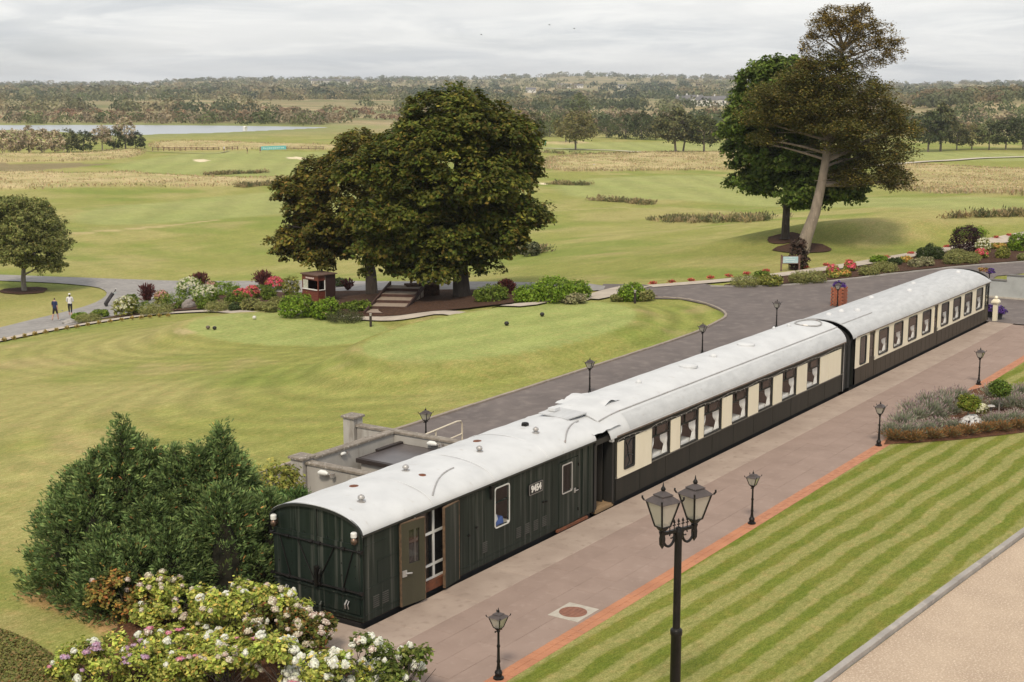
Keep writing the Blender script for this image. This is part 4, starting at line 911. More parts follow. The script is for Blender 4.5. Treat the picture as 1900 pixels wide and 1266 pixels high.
# ================================================================= plants
def unit(v): return v / np.maximum(np.linalg.norm(v, axis=-1, keepdims=True), 1e-9)
def rvec(n, g): return unit(g.normal(size=(n, 3)))
def pick(pal, n, g, var=.14):
    """leaf colours: a palette of (weight, rgb) with small per-leaf variation"""
    wts = np.array([p[0] for p in pal], float); c = np.array([p[1] for p in pal]); k = g.choice(len(pal), n, p=wts / wts.sum())
    return np.clip(c[k] * (1 + g.normal(0, var, (n, 1))) * (1 + g.normal(0, var * .35, (n, 3))), .004, .9)
def leaf_quads(P, N, size, cols, g, asp=.62, tip=None):
    """one diamond leaf at each point; N its normal, tip its pointing direction"""
    n = len(P)
    t = rvec(n, g) if tip is None else unit(tip + .0)
    t = unit(t - N * (t * N).sum(1, keepdims=True)) if tip is None else t
    b = unit(np.cross(N, t) + 1e-6); s = (size * np.ones(n))[:, None]
    V = np.stack([P - t * s * .5, P + b * s * asp * .5 + t * s * .04, P + t * s * .5, P - b * s * asp * .5 + t * s * .04], 1).reshape(-1, 3)
    return V, np.arange(4 * n).reshape(-1, 4), np.repeat(cols, 4, 0)
def join(parts):
    Vs, Fs, Cs = [], [], []; o = 0
    for V, F_, C_ in parts: Vs.append(V); Fs.append(F_ + o); Cs.append(C_); o += len(V)
    return np.concatenate(Vs), np.concatenate(Fs), np.concatenate(Cs)
def on_ellipsoids(ells, n, g, shell=(.82, 1.03), low=-1.):
    """points and outward normals on the outside of a union of ellipsoids (cx, cy, cz, rx, ry, rz)"""
    E = np.array(ells, float); ar = E[:, 3] * E[:, 4] + E[:, 3] * E[:, 5] + E[:, 4] * E[:, 5]; out = []; nn = []; tot = 0
    while tot < n:
        k = g.choice(len(E), n * 2, p=ar / ar.sum()); d = rvec(n * 2, g); r = g.uniform(shell[0], shell[1], (n * 2, 1))
        p = E[k, :3] + d * E[k, 3:] * r; nm = unit(d / E[k, 3:]); keep = d[:, 2] > low
        for e in E:
            q = (((p - e[:3]) / e[3:]) ** 2).sum(1); keep &= ~(q < .62)
        out.append(p[keep]); nn.append(nm[keep]); tot += keep.sum()
    return np.concatenate(out)[:n], np.concatenate(nn)[:n]
def crown_mesh(name, ells, nclump, per, crad, lsize, pal, g, mat=LEAF, flat=.5, droop=.25, asp=.62, inner=.25, low=-1., shell=(.8, 1.04), upbias=.5, clump_var=.2, tipdir=None):
    C_, N_ = on_ellipsoids(ells, nclump, g, shell, low)
    ni = int(nclump * inner)
    if ni:
        E = np.array(ells, float); k = g.choice(len(E), ni); C2_ = E[k, :3] + rvec(ni, g) * E[k, 3:] * g.uniform(.35, .8, (ni, 1)); C_ = np.concatenate([C_, C2_]); N_ = np.concatenate([N_, unit(C2_ - E[k, :3])])
    n = len(C_) * per; ci = np.repeat(np.arange(len(C_)), per)
    cr = crad * g.uniform(.6, 1.35, len(C_))
    d = rvec(n, g) * (g.uniform(0, 1, (n, 1)) ** .45); d[:, 2] *= flat
    P = C_[ci] + d * cr[ci][:, None]
    P[:, 2] -= droop * (d[:, 0] ** 2 + d[:, 1] ** 2) * cr[ci]
    up = np.array([0, 0, 1.])
    Nn = unit(N_[ci] * .5 + up * upbias + rvec(n, g) * .62)
    tone = g.normal(1, clump_var, (len(C_), 1)).clip(.5, 1.6)
    cols = pick(pal, n, g) * tone[ci]
    tip = None
    if tipdir is not None: tip = unit(N_[ci] * tipdir[0] + up * tipdir[1] + rvec(n, g) * tipdir[2])
    V, F_, Cc = leaf_quads(P, Nn if tip is None else unit(np.cross(tip, rvec(n, g))), lsize * g.uniform(.65, 1.3, n), cols, g, asp, tip)
    return V, F_, Cc
def put(name, data, parent, mat=LEAF):
    V, F_, Cc = data; return link(name, np_mesh(name, V, F_, mat, Cc), parent)
BARK = M('bark_dark', (.075, .058, .046), (.04, .032, .027), 5, (1, 1, .25), rough=.95, bump=.8, bscale=9, c3=(.13, .10, .08), s3=7, st3=(1, 1, .3))
BARKP = M('bark_pale', (.275, .225, .18), (.185, .15, .12), 4, (1, 1, .3), rough=.9, bump=.5, bscale=8, c3=(.38, .31, .26), s3=5, st3=(1, 1, .4))
BARKG = M('bark_grey', (.26, .235, .20), (.17, .15, .13), 5, (1, 1, .3), rough=.9, bump=.4)
def limb(m, a, b, r0, r1, g, bend=.12, n=6, k=6):
    a = np.array(a, float); b = np.array(b, float); L = np.linalg.norm(b - a); off = g.normal(0, bend * L, 3) * [1, 1, .5]
    pts = []; rad = []
    for i in range(k):
        u = i / (k - 1); pts.append(a + (b - a) * u + off * math.sin(math.pi * u) * .5); rad.append(r0 + (r1 - r0) * u)
    m.tube([tuple(p) for p in pts], rad, n); return pts
def trunk_mesh(path, rad, tips, g, n=10, tip_r=.03, start=.35, flare=1.5):
    """tapered trunk along a path with limbs towards given points"""
    m = MB(); P = [np.array(p, float) for p in path]; q = [tuple(P[0] + (P[1] - P[0]) * .05)] + [tuple(p) for p in P[1:]]
    m.tube([tuple(P[0])] + q, [rad[0] * flare] + list(rad), n)
    seg = np.array(P); cum = np.concatenate([[0], np.cumsum(np.linalg.norm(np.diff(seg, axis=0), axis=1))])
    for t in tips:
        u = g.uniform(start, .97) * cum[-1]; a = [np.interp(u, cum, seg[:, i]) for i in range(3)]; r = float(np.interp(u, cum, rad))
        pts = limb(m, a, t, r * .55, tip_r, g)
        for _ in range(2):
            s = pts[g.integers(2, 5)]; e = s + (np.array(t) - np.array(a)) * .2 + g.normal(0, .10 * np.linalg.norm(np.array(t) - np.array(a)), 3); limb(m, s, e, max(tip_r, r * .2), tip_r * .5, g, k=4, n=5)
    return m
def boughs(ells, n, g, r=(1.1, 1.7), flat=.72):
    C_, N_ = on_ellipsoids(ells, n, g, (.78, .98)); rr_ = g.uniform(r[0], r[1], n)
    return [(c_[0], c_[1], c_[2], a, a, a * flat) for c_, a in zip(C_, rr_)]
def tree(name, loc, label, pal, ells, ncl, per, crad, ls, trunk, rad, bark=BARK, seed=1, group=None, mat=LEAF, ntip=10, start=.35, tip_r=.03, extra=None, **kw):
    g = np.random.default_rng(seed); o = empty(name, loc, 0, label, 'tree', group)
    tips = on_ellipsoids(ells, ntip, g, (.55, .85))[0] if ntip else []
    trunk_mesh(trunk, rad, list(tips), g, start=start, tip_r=tip_r).build('trunk', bark, o, world=False, smooth=True)
    nb = kw.pop('nb', 0)
    if nb:
        B_ = boughs(ells, nb, g, kw.pop('br', (1.1, 1.7))); kw2 = dict(kw); kw2.update(inner=.12, shell=(.80, 1.12), low=-.55)
        sm = [(e[0], e[1], e[2], e[3] * .8, e[4] * .8, e[5] * .8) for e in ells]
        d = join([crown_mesh('c', B_, ncl, per, crad, ls, pal, g, **kw2), crown_mesh('c', sm, ncl // 5, per, crad * 1.2, ls * 1.25, pal, g, flat=.6, inner=.2)])
    else: d = crown_mesh('crown', ells, ncl, per, crad, ls, pal, g, **kw)
    put('crown', d, o, mat); return o

# ---- the two horse chestnuts
CHEST = [(5, (0.107, 0.106, 0.020)), (3, (0.156, 0.128, 0.025)), (2, (0.071, 0.090, 0.018)), (.9, (0.204, 0.128, 0.033)), (.5, (0.232, 0.176, 0.034))]
CHEST2 = [(5, (0.099, 0.115, 0.020)), (3, (0.135, 0.135, 0.025)), (2, (0.061, 0.090, 0.017)), (1.2, (0.178, 0.132, 0.031)), (.5, (0.221, 0.197, 0.034))]
bx, by = (54.59, 44.51)
tree('chestnut_tree', (bx, by, T(bx, by)), 'smaller horse chestnut tree with browning leaves beside the red kiosk', CHEST,
     [(-.7, 1.6, 6.7, 3.9, 3.9, 3.3), (.6, .2, 9.3, 2.6, 2.7, 2.5), (-2.0, 3.9, 4.9, 2.6, 2.5, 2.0), (-1.4, 2.9, 7.6, 2.6, 2.6, 2.0), (1.2, -1.4, 7.0, 2.6, 2.6, 3.0), (-2.3, 2.2, 3.3, 1.3, 1.4, 1.2), (-.9, 4.8, 3.6, 1.3, 1.2, 1.3), (.0, -.6, 4.2, 1.6, 1.6, 1.5)], 980, 54, .57, .285,
     [(0, 0, 0), (.05, .1, 1.6), (-.1, .3, 3.2), (.2, .4, 5.2), (0, .4, 8)], [.46, .40, .34, .26, .10], seed=3, group='chestnut trees between the path and the fairway', nb=64, br=(.9, 1.5), flat=.45, droop=.55, ntip=12, upbias=.75, shell=(.70, 1.10), inner=.3, clump_var=.3)
bx, by = (50.22, 33.30)
tree('chestnut_tree', (bx, by, T(bx, by)), 'larger horse chestnut tree with a broad dark dome over the bench', CHEST2,
     [(0, .9, 8.2, 4.3, 4.3, 4.4), (-.3, .5, 10.5, 2.9, 3.0, 2.3), (1.0, -.8, 9.7, 3.0, 2.8, 2.3), (1.4, -1.8, 6.9, 2.9, 2.9, 3.3), (1.6, -2.3, 5.4, 1.7, 1.8, 1.9), (-2.2, 3.4, 6.4, 3.0, 2.9, 3.8), (-2.4, 3.0, 9.2, 2.2, 2.2, 2.2), (-2.7, 2.9, 3.4, 1.9, 1.9, 2.2), (-1.4, .6, 3.6, 1.8, 1.7, 1.9), (1.2, -1.2, 4.4, 2.0, 1.8, 2.2), (.6, -.2, 2.9, 1.0, 1.0, 1.2), (2.0, -1.8, 9.0, 1.8, 1.8, 1.7)], 1750, 54, .60, .285,
     [(0, 0, 0), (.0, .1, 1.6), (.1, .2, 3.2), (.2, .4, 5.5), (.1, .5, 9.5)], [.62, .52, .44, .32, .10], seed=8, group='chestnut trees between the path and the fairway', nb=104, br=(1.0, 1.7), flat=.45, droop=.55, ntip=14, upbias=.75, shell=(.70, 1.10), inner=.3, clump_var=.3)

# ---- small round tree at the left
bx, by = (52.69, 81.49)
tree('round_tree', (bx, by, T(bx, by)), 'small round grey green tree in a mulched ring by the cart track', [(5, (.205, .225, .07)), (3, (.27, .275, .10)), (2, (.13, .145, .044)), (.6, (.28, .25, .08))],
     [(0, .3, 4.9, 3.4, 3.4, 2.9), (.2, -.9, 3.9, 2.9, 3.0, 2.2), (-.6, 1.2, 6.3, 2.0, 2.0, 1.5)], 1150, 40, .36, .19, [(0, 0, 0), (.02, .05, 1.0), (.2, .1, 2.4), (.1, .1, 5.2)], [.24, .21, .17, .06], BARKG, 5, nb=64, br=(.7, 1.1), flat=.7, ntip=12, start=.25, droop=.2, inner=.4)

# ---- the leaning cypress and the green sycamore at the right
bx, by = (82.56, 24.47)
tree('sycamore_tree', (bx, by, T(bx, by)), 'bright green broadleaf tree standing behind the leaning pine', [(5, (.105, .155, .028)), (3, (.145, .195, .038)), (2, (.062, .10, .02)), (.8, (.20, .23, .06))],
     [(0, .6, 8.2, 3.6, 3.9, 4.6), (-.2, .9, 10.9, 2.9, 3.0, 3.3), (-.2, -2.2, 5.0, 3.0, 3.0, 2.0), (-.3, 2.3, 5.8, 2.6, 2.7, 2.5), (.2, -3.8, 4.4, 1.9, 1.8, 1.3), (-.4, 2.2, 9.6, 1.9, 1.9, 2.0)], 1050, 46, .6, .33, [(0, 0, 0), (.0, 0, 1.4), (.1, 0, 3.0), (.0, 0, 6), (0, 0, 11)], [.36, .31, .28, .2, .06], seed=12, nb=66, br=(1.0, 1.6), ntip=14, flat=.55, droop=.3, inner=.3, clump_var=.28)
bx, by = (77.79, 21.06)
RT = np.array([.55593, -.83123, 0.]); FWD = np.array([.83123, .55593, 0.])
def rl(a, f, z): v = RT * a + FWD * f; return (v[0], v[1], z)
cyp = empty('leaning_pine', (bx, by, T(bx, by) - .05), 0, 'leaning pine with pale bare trunk, dark layered branches and airy top', 'tree')
g = np.random.default_rng(21)
# flat layers: (across, away, height, half width, half depth, half thickness)
LAY = [(-1.7, 0, 11.9, 3.1, 2.4, .55), (1.0, .3, 13.2, 3.3, 2.6, .55), (3.6, 0, 12.2, 3.2, 2.4, .6), (-2.6, -.3, 10.3, 2.9, 2.3, .5), (.6, -.6, 11.3, 3.6, 2.6, .6), (4.9, .2, 10.6, 3.2, 2.4, .6), (6.6, 0, 9.3, 2.2, 2.0, .6), (2.2, -1.0, 9.6, 3.8, 2.4, .5), (6.0, .4, 7.6, 2.9, 2.1, .6), (3.4, .3, 8.2, 3.0, 2.2, .45),
       (-3.0, -.5, 8.6, 1.5, 1.3, .3), (4.6, 0, 6.0, 2.9, 1.9, .6), (6.9, .2, 5.5, 1.9, 1.6, .5), (2.9, .2, 5.6, 1.6, 1.4, .4), (1.3, 0, 14.2, 2.2, 1.9, .4)]
TOPL = [(5.9, .1, 17.0, 1.2, 1.0, .4), (6.3, .1, 16.0, 1.0, .9, .3), (3.9, 0, 18.3, 1.3, 1.2, .4), (.9, -.1, 18.2, 1.2, 1.1, .4), (1.2, 0, 17.6, 1.7, 1.5, .5), (3.3, 0, 17.9, 1.9, 1.6, .5), (2.2, .1, 18.5, 1.5, 1.4, .35), (4.7, .1, 16.9, 1.2, 1.1, .4), (.3, 0, 16.5, 1.1, 1.0, .35), (2.9, -.2, 16.4, 1.6, 1.3, .4), (5.3, 0, 15.6, 1.2, 1.0, .35), (-.2, 0, 15.1, .9, .8, .25), (4.3, .2, 15.1, 1.1, 1.0, .3)]
def rells(L): return [(*rl(a, f, z), max(w_, d_) * .96, max(w_, d_) * .96, h * 1.75) for a, f, z, w_, d_, h in L]
tr = [rl(0, 0, 0), rl(.25, 0, 1.2), rl(.9, 0, 3.2), rl(1.35, 0, 5.6), rl(1.65, 0, 8.0), rl(2.1, 0, 11.0), rl(2.35, 0, 14.0), rl(2.5, 0, 15.6)]
tips = [np.array(rl(a + g.uniform(-.5, .5) * w_, f, z - h * .3)) for a, f, z, w_, d_, h in LAY] + [np.array(rl(a, f, z)) for a, f, z, w_, d_, h in LAY]
m = MB(); m.tube([tuple(tr[0])] + [tuple(p) for p in tr], [.72, .56, .50, .40, .34, .30, .24, .17, .12], 12)
for k, t in enumerate(tips):
    zt = min(max(t[2] - g.uniform(.6, 2.2), 5.2), 13.6); a = [np.interp(zt, [p[2] for p in tr], [p[i] for p in tr]) for i in range(3)]; pts_ = limb(m, a, t, .12, .035, g, .10)
    for _ in range(3): s = pts_[g.integers(2, 6)]; limb(m, s, s + np.append(g.normal(0, 1.1, 2), g.normal(.1, .2)), .035, .015, g, k=4, n=5)
for a, f, z, w_, d_, h in TOPL:
    zt = min(z - g.uniform(.6, 1.6), 15.4); b = [np.interp(zt, [p[2] for p in tr], [p[i] for p in tr]) for i in range(3)]; t = np.array(rl(a, f, z)); pts_ = limb(m, b, t, .10, .025, g, .14)
    for _ in range(5): s = pts_[g.integers(2, 6)]; limb(m, s, s + np.append(g.normal(0, .45, 2), g.normal(.15, .2)), .03, .012, g, k=4, n=5)
m.build('trunk', BARKP, cyp, world=False, smooth=True)
CYP = [(4, (0.123, 0.128, 0.035)), (5, (0.120, 0.108, 0.031)), (3, (0.174, 0.142, 0.038)), (3, (0.071, 0.074, 0.025)), (1.2, (0.257, 0.182, 0.045))]
def layer_cloud(L, ncl, per, pal, ls, crad, dens=1.):
    E = np.array(rells(L)); E[:, 5] *= dens; ar = E[:, 3] * E[:, 4]; k = g.choice(len(E), ncl, p=ar / ar.sum())
    d = rvec(ncl, g); r = g.uniform(.15, 1.05, (ncl, 1)) ** .6; c = E[k, :3] + d * E[k, 3:] * r
    c[:, 2] = E[k, 2] + E[k, 5] * (.7 * d[:, 2] + g.normal(0, .18, ncl) + .4 * (1 - (r[:, 0] * np.hypot(d[:, 0], d[:, 1])) ** 2))
    n = ncl * per; ci = np.repeat(np.arange(ncl), per); q = rvec(n, g) * (g.uniform(0, 1, (n, 1)) ** .5) * crad; q[:, 2] *= .7
    P = c[ci] + q; out_ = unit((P - E[k, :3][ci]) * [1, 1, .3]); tip = unit(out_ * .6 + rvec(n, g) * .8 + np.array([0, 0, .25]))
    tone = g.normal(1, .22, (ncl, 1)).clip(.5, 1.6); return leaf_quads(P, unit(np.array([0, 0, 1.]) + rvec(n, g) * .7), ls * g.uniform(.6, 1.3, n), pick(pal, n, g) * tone[ci], g, .5)
put('crown', layer_cloud(LAY, 1700, 48, CYP, .21, .64, 1.0), cyp)
TOPL = [(a, b_, z - 1.0, w_, d_, h) for a, b_, z, w_, d_, h in TOPL]
put('crown', layer_cloud(TOPL, 620, 36, [(5, (.20, .145, .04)), (3, (.26, .18, .05)), (2, (.12, .10, .03))], .17, .40, 1.5), cyp)
# dead ivy stump at its foot
sx, sy = (67.87, 17.24)
st_ = empty('twiggy_shrub', (sx, sy, T(sx, sy)), 0, 'bare brown twiggy shrub at the foot of the leaning pine', 'shrub')
put('crown', crown_mesh('c', [(0, 0, .8, .62, .62, 1.0), (0, 0, 1.7, .4, .4, .5)], 130, 30, .22, .14, [(3, (.075, .048, .036)), (2, (.11, .07, .05)), (1, (.045, .035, .025))], g), st_)
m = MB()
for k in range(9): limb(m, (g.normal(0, .1), g.normal(0, .1), 0), (g.normal(0, .4), g.normal(0, .4), g.uniform(1, 2.1)), .04, .012, g)
m.build('stem', BARK, st_, world=False)

# ---- junipers by the van
JUN = [(5, (0.109, 0.159, 0.055)), (3, (0.167, 0.220, 0.075)), (3, (0.067, 0.104, 0.039)), (.12, (0.455, 0.234, 0.081))]
def juniper(base, label, cones, n, seed, pal=JUN, spike=None):
    """clumped conifer: cones = (dx, dy, r, z0, h) upright plumes, covered with fanned sprays that sweep up and out"""
    g = np.random.default_rng(seed); o = empty('juniper', (base[0], base[1], base[2]), 0, label, 'shrub', 'junipers beside the van')
    A_ = np.array(cones, float); wt = A_[:, 2] * A_[:, 4]; per = 26; ns = n // per
    k = g.choice(len(A_), ns, p=wt / wt.sum()); u = g.uniform(0, 1, ns) ** .9; ph = g.uniform(0, 2 * math.pi, ns)
    rp = A_[k, 2] * np.clip((1 - np.clip(u, 0, 1) ** 2.0) ** .68, .03, 2) * g.uniform(.72, 1.08, ns)
    rp *= 1 + .17 * np.sin(ph * 3 + A_[k, 0] * 5 + u * 9) + .14 * np.sin(ph * 7 - u * 15 + A_[k, 1] * 3)
    c = np.stack([A_[k, 0] + rp * np.cos(ph), A_[k, 1] + rp * np.sin(ph), A_[k, 3] + A_[k, 4] * u], 1)
    # drop sprays buried inside other plumes
    keep = np.ones(ns, bool)
    for a in A_:
        q = np.hypot(c[:, 0] - a[0], c[:, 1] - a[1]) / a[2]; h = (c[:, 2] - a[3]) / a[4]; keep &= ~((q < .36 * (1 - h * .7)) & (h > .05) & (h < .8))
    c = c[keep]; ph = ph[keep]; u = u[keep]; ns = len(c)
    axis = unit(np.stack([np.cos(ph) * .85, np.sin(ph) * .85, .42 + .55 * u], 1) + rvec(ns, g) * .28)
    side = unit(np.cross(axis, rvec(ns, g)))
    ci = np.repeat(np.arange(ns), per); n = len(ci); v = g.uniform(-.5, .6, n); sgn = g.choice([-1, 1], n)
    ln = .40 * g.uniform(.7, 1.25, ns)[ci]
    nrm = np.cross(axis, side)[ci]
    P = c[ci] + axis[ci] * (v * ln)[:, None] + side[ci] * (sgn * (.6 - v) * .17 * g.uniform(.3, 1, n))[:, None] + nrm * g.normal(0, .06, n)[:, None]
    tip = unit(axis[ci] * 1.0 + side[ci] * (sgn * .55)[:, None] + rvec(n, g) * .25)
    tone = g.normal(1, .24, (ns, 1)).clip(.5, 1.6)
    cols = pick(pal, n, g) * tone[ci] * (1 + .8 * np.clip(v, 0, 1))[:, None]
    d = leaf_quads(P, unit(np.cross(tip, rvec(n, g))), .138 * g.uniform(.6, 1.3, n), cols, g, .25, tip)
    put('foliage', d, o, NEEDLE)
    m = MB()
    for a in A_: m.tube([(a[0] * .4, a[1] * .4, 0), (a[0] * .8, a[1] * .8, a[3] + a[4] * .3), (a[0], a[1], a[3] + a[4] * .88)], [.09, .06, .015], 6)
    m.build('stem', BARK, o, world=False)
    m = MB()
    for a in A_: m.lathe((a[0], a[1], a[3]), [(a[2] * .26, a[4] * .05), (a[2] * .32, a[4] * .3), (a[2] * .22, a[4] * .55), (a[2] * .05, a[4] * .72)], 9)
    m.build('shade_core', M('juniper_core', (.014, .014, .008), (.026, .022, .012), 6, rough=1, bump=1, bscale=12), o, world=False)  # dark solid core added to deepen the shade inside the foliage
    return o
def camxy(a, f): v = RT * a + FWD * f; return (CAMX + v[0], CAMY + v[1])
juniper((*camxy(-9.75, 35.0), 0), 'big spreading dark green juniper with a feathery tip, farthest from the van',
        [(.0, .2, 1.75, -.3, 3.8), (-1.0, .2, 1.4, -.2, 3.2), (.9, -.6, 1.35, -.2, 3.2), (-.3, -1.1, 1.25, -.2, 2.6), (-.55, 1.15, 1.4, -.2, 3.3), (.7, 1.0, 1.4, -.2, 3.4), (-1.35, -.6, 1.0, -.2, 2.1), (-1.3, 1.0, 1.1, -.2, 2.6), (1.4, .3, 1.3, -.2, 3.3), (-.5, .6, .9, 1.2, 2.3), (.6, -.1, .9, 1.2, 2.4), (.0, .2, .75, 1.8, 2.3), (.0, .2, .30, 3.2, 1.2), (-1.0, .3, .4, 2.3, 1.1), (.9, .9, .4, 2.6, 1.1)], 104000, 31)
juniper((*camxy(-7.5, 35.4), 0), 'big dark green juniper with a pointed tip, growing against the van end',
        [(.1, .1, 1.6, -.3, 3.7), (-.8, -.9, 1.35, -.2, 3.0), (.4, -1.2, 1.2, -.2, 2.6), (.9, .4, 1.1, -.2, 3.0), (-.8, .8, 1.35, -.2, 3.4), (.6, 1.1, 1.0, -.2, 3.0), (-.4, .4, .9, 1.2, 2.4), (.5, .1, .8, 1.2, 2.1), (0.15, .1, .7, 1.7, 2.1), (0.15, .1, .28, 3.0, 1.15), (-.8, .8, .4, 2.5, 1.1)], 86000, 32)
juniper((*camxy(-8.5, 33.7), 0), 'low dark juniper in front of the two taller junipers',
        [(0, 0, 1.1, -.2, 2.1), (-.8, .4, 1.0, -.2, 1.9), (.9, .2, 1.0, -.2, 2.1), (.5, .9, 1.15, -.2, 2.6), (-1.2, .9, .9, -.2, 1.8)], 42000, 33)
juniper((*camxy(-5.75, 36.8), 0), 'fresh green juniper bush squeezed between the van and the concrete pillar', [(0, 0, .9, -.2, 2.1), (-.6, -.4, .8, -.2, 1.9), (.3, .8, .65, -.2, 1.9)], 24000, 34, [(5, (.075, .135, .04)), (3, (.105, .17, .055)), (2, (.045, .08, .026))])

# ---- hydrangeas in the foreground bed
HYD = [(5, (0.368, 0.422, 0.085)), (3, (0.514, 0.514, 0.132)), (2, (0.203, 0.264, 0.051)), (1.0, (0.642, 0.469, 0.120))]
HYDA = [(4, (0.274, 0.245, 0.065)), (3, (0.403, 0.238, 0.065)), (2, (0.346, 0.144, 0.050)), (2, (0.187, 0.173, 0.050))]
def bloom_mesh(name, pal, r, n, seed, flatn=1., cone=0.):
    g = np.random.default_rng(seed); d = rvec(n, g); d[:, 2] = np.abs(d[:, 2]) * 1.3 - .35; d = unit(d); P = d * r * g.uniform(.86, 1.05, (n, 1)); P[:, 2] = P[:, 2] * flatn
    P[:, :2] *= (1 - cone * np.clip(P[:, 2:] / r, 0, 1))
    V, F_, C_ = leaf_quads(P, unit(d + rvec(n, g) * .35), r * .50, pick(pal, n, g, .07), g, .9)
    ic = bmesh.new(); bmesh.ops.create_icosphere(ic, subdivisions=1, radius=r * .84); vv = np.array([v.co[:] for v in ic.verts]); ic.faces.ensure_lookup_table()
    ff = np.array([[f.verts[0].index, f.verts[1].index, f.verts[2].index, f.verts[2].index] for f in ic.faces]); ic.free(); vv[:, 2] *= flatn
    me = bpy.data.meshes.new(name); c0 = np.array(pal[0][1]) * .85
    VV = np.concatenate([V, vv]); nv = len(V)
    me.from_pydata(VV.tolist(), [], F_.tolist() + [[nv + a, nv + b, nv + c] for a, b, c, _ in ff.tolist()])
    at = me.attributes.new('Col', 'FLOAT_COLOR', 'POINT'); CC = np.concatenate([C_, np.tile(c0, (len(vv), 1))]); at.data.foreach_set('color', np.concatenate([CC, np.ones((len(CC), 1))], 1).astype(np.float32).ravel())
    me.materials.append(PETAL); return me
WHT = [(4, (.88, .88, .80)), (2, (.82, .84, .68))]
BL = {'white': [bloom_mesh('flower_head', WHT, .095, 90, 1), bloom_mesh('flower_head', WHT, .085, 80, 2, 1.25, .45)],
      'cream': [bloom_mesh('flower_head', [(3, (.70, .62, .48)), (2, (.74, .70, .55)), (1, (.60, .42, .36))], .085, 40, 3, .9)],
      'blush': [bloom_mesh('flower_head', [(3, (.72, .58, .50)), (2, (.66, .46, .42)), (2, (.76, .70, .60))], .08, 36, 4, .9)],
      'pink': [bloom_mesh('flower_head', [(3, (.70, .26, .34)), (2, (.62, .34, .44)), (1, (.76, .48, .52))], .085, 46, 5, .5)],
      'lilac': [bloom_mesh('flower_head', [(3, (.58, .36, .50)), (2, (.54, .40, .58)), (1, (.68, .48, .56))], .09, 46, 6, .45)]}
def hydrangea(base, label, ells, nleaf, blooms, seed, pal=HYD, ls=.11, bscale=1., top=True):
    g = np.random.default_rng(seed); o = empty('hydrangea', (*base, .03), 0, label, 'shrub', 'hydrangeas in the foreground bed')
    per = 14; B_ = boughs(ells, 9 * len(ells), g, (.16, .30), .9); d = crown_mesh('f', B_, int(nleaf * .85) // per, per, .13, ls, pal, g, flat=.8, droop=.1, inner=.3, upbias=.6, clump_var=.25, low=-.5); put('foliage', d, o)
    m = MB(); E = np.array(ells)
    for k in range(22):
        e = E[g.integers(len(E))]; limb(m, (e[0] * .6 + g.normal(0, .12), e[1] * .6 + g.normal(0, .12), 0), (e[0] + g.normal(0, .5) * e[3], e[1] + g.normal(0, .5) * e[4], e[2] + e[5] * .5), .012, .006, g, k=4, n=5)
    m.build('stem', BARK, o, world=False)
    for kind, n in blooms:
        C_, N_ = on_ellipsoids(B_ if kind != 'lilac' else ells, n, g, (1.0, 1.25), .15)
        for c_, n_ in zip(C_, N_):
            b = link('flower_head', BL[kind][g.integers(len(BL[kind]))], o); b.location = c_
            b.rotation_euler = (math.atan2(-n_[1], 1.2) * .6, math.atan2(n_[0], 1.2) * .6, g.uniform(0, 6)); s = g.uniform(.6, 1.3) * bscale; b.scale = (s, s, s * g.uniform(.85, 1.05))
    return o

H_ = hydrangea
H_((-2.67, 4.93), 'autumn tinted hydrangea with rusty leaves at the back of the bed', [(-.2, .3, .55, .55, .5, .55), (.1, -.3, .4, .4, .4, .4)], 2600, [('blush', 3)], 41, HYDA, .10)
H_((-2.55, 4.13), 'hydrangea with pale blush flower sprays in front of the juniper', [(0, 0, .5, .62, .6, .55), (.2, -.6, .45, .5, .5, .45)], 3600, [('cream', 22), ('blush', 14), ('white', 2)], 42)
H_((-2.34, 2.02), 'broad yellow green hydrangea with scattered white globes mid bed', [(0, 0, .6, .95, .9, .65), (.3, -.9, .6, .85, .8, .65), (-.3, .8, .5, .7, .7, .5), (.9, -.2, .5, .6, .6, .5)], 9500, [('white', 27), ('cream', 20), ('blush', 4)], 43)
H_((-2.40, 0.53), 'hydrangea with fading pink cream flower clusters nearest the van', [(0, 0, .55, .7, .75, .6), (.5, .5, .5, .55, .55, .55), (.35, -.55, .5, .55, .5, .5)], 6200, [('blush', 48), ('cream', 31), ('white', 2), ('pink', 3)], 44, [(4, (.15, .17, .04)), (2, (.21, .17, .05)), (2, (.085, .11, .026)), (1.3, (.27, .12, .04))])
H_((-5.46, 2.47), 'low hydrangea with lilac and pink lacecaps and white globes, at the lawn edge', [(0, 0, .45, .75, .7, .45), (-.5, .4, .4, .55, .6, .4), (.4, -.6, .4, .6, .6, .42)], 5200, [('lilac', 20), ('white', 13), ('pink', 2)], 45, HYD, .10)
H_((-4.47, 1.29), 'hydrangea with bright pink flower heads and a few white globes', [(0, 0, .45, .7, .7, .48), (.3, -.7, .4, .6, .6, .42), (.2, .7, .45, .6, .5, .42)], 5600, [('pink', 14), ('white', 16), ('blush', 8)], 46, HYD, .10)
H_((-3.85, -1.51), 'hydrangea crowded with large white globes at the bottom edge', [(0, 0, .55, .7, .75, .6), (.1, .9, .5, .6, .6, .5), (.2, -.8, .5, .6, .6, .55)], 5200, [('white', 50), ('pink', 2)], 47, HYD, .11, 1.25)
H_((-3.00, -2.78), 'dense green hydrangea with white cone blooms beside the paving', [(0, 0, .6, .75, .8, .7), (.4, -.8, .55, .6, .7, .65), (.3, .7, .55, .6, .6, .6)], 6000, [('white', 57), ('cream', 14), ('blush', 8)], 48, [(5, (.125, .165, .035)), (3, (.185, .205, .055)), (2, (.07, .10, .022))], .11, 1.15)
H_((-4.41, 0.05), 'hydrangea with cream blooms at the bottom of the bed over bare soil', [(0, 0, .4, .5, .55, .4)], 1900, [('cream', 14), ('blush', 11)], 49)
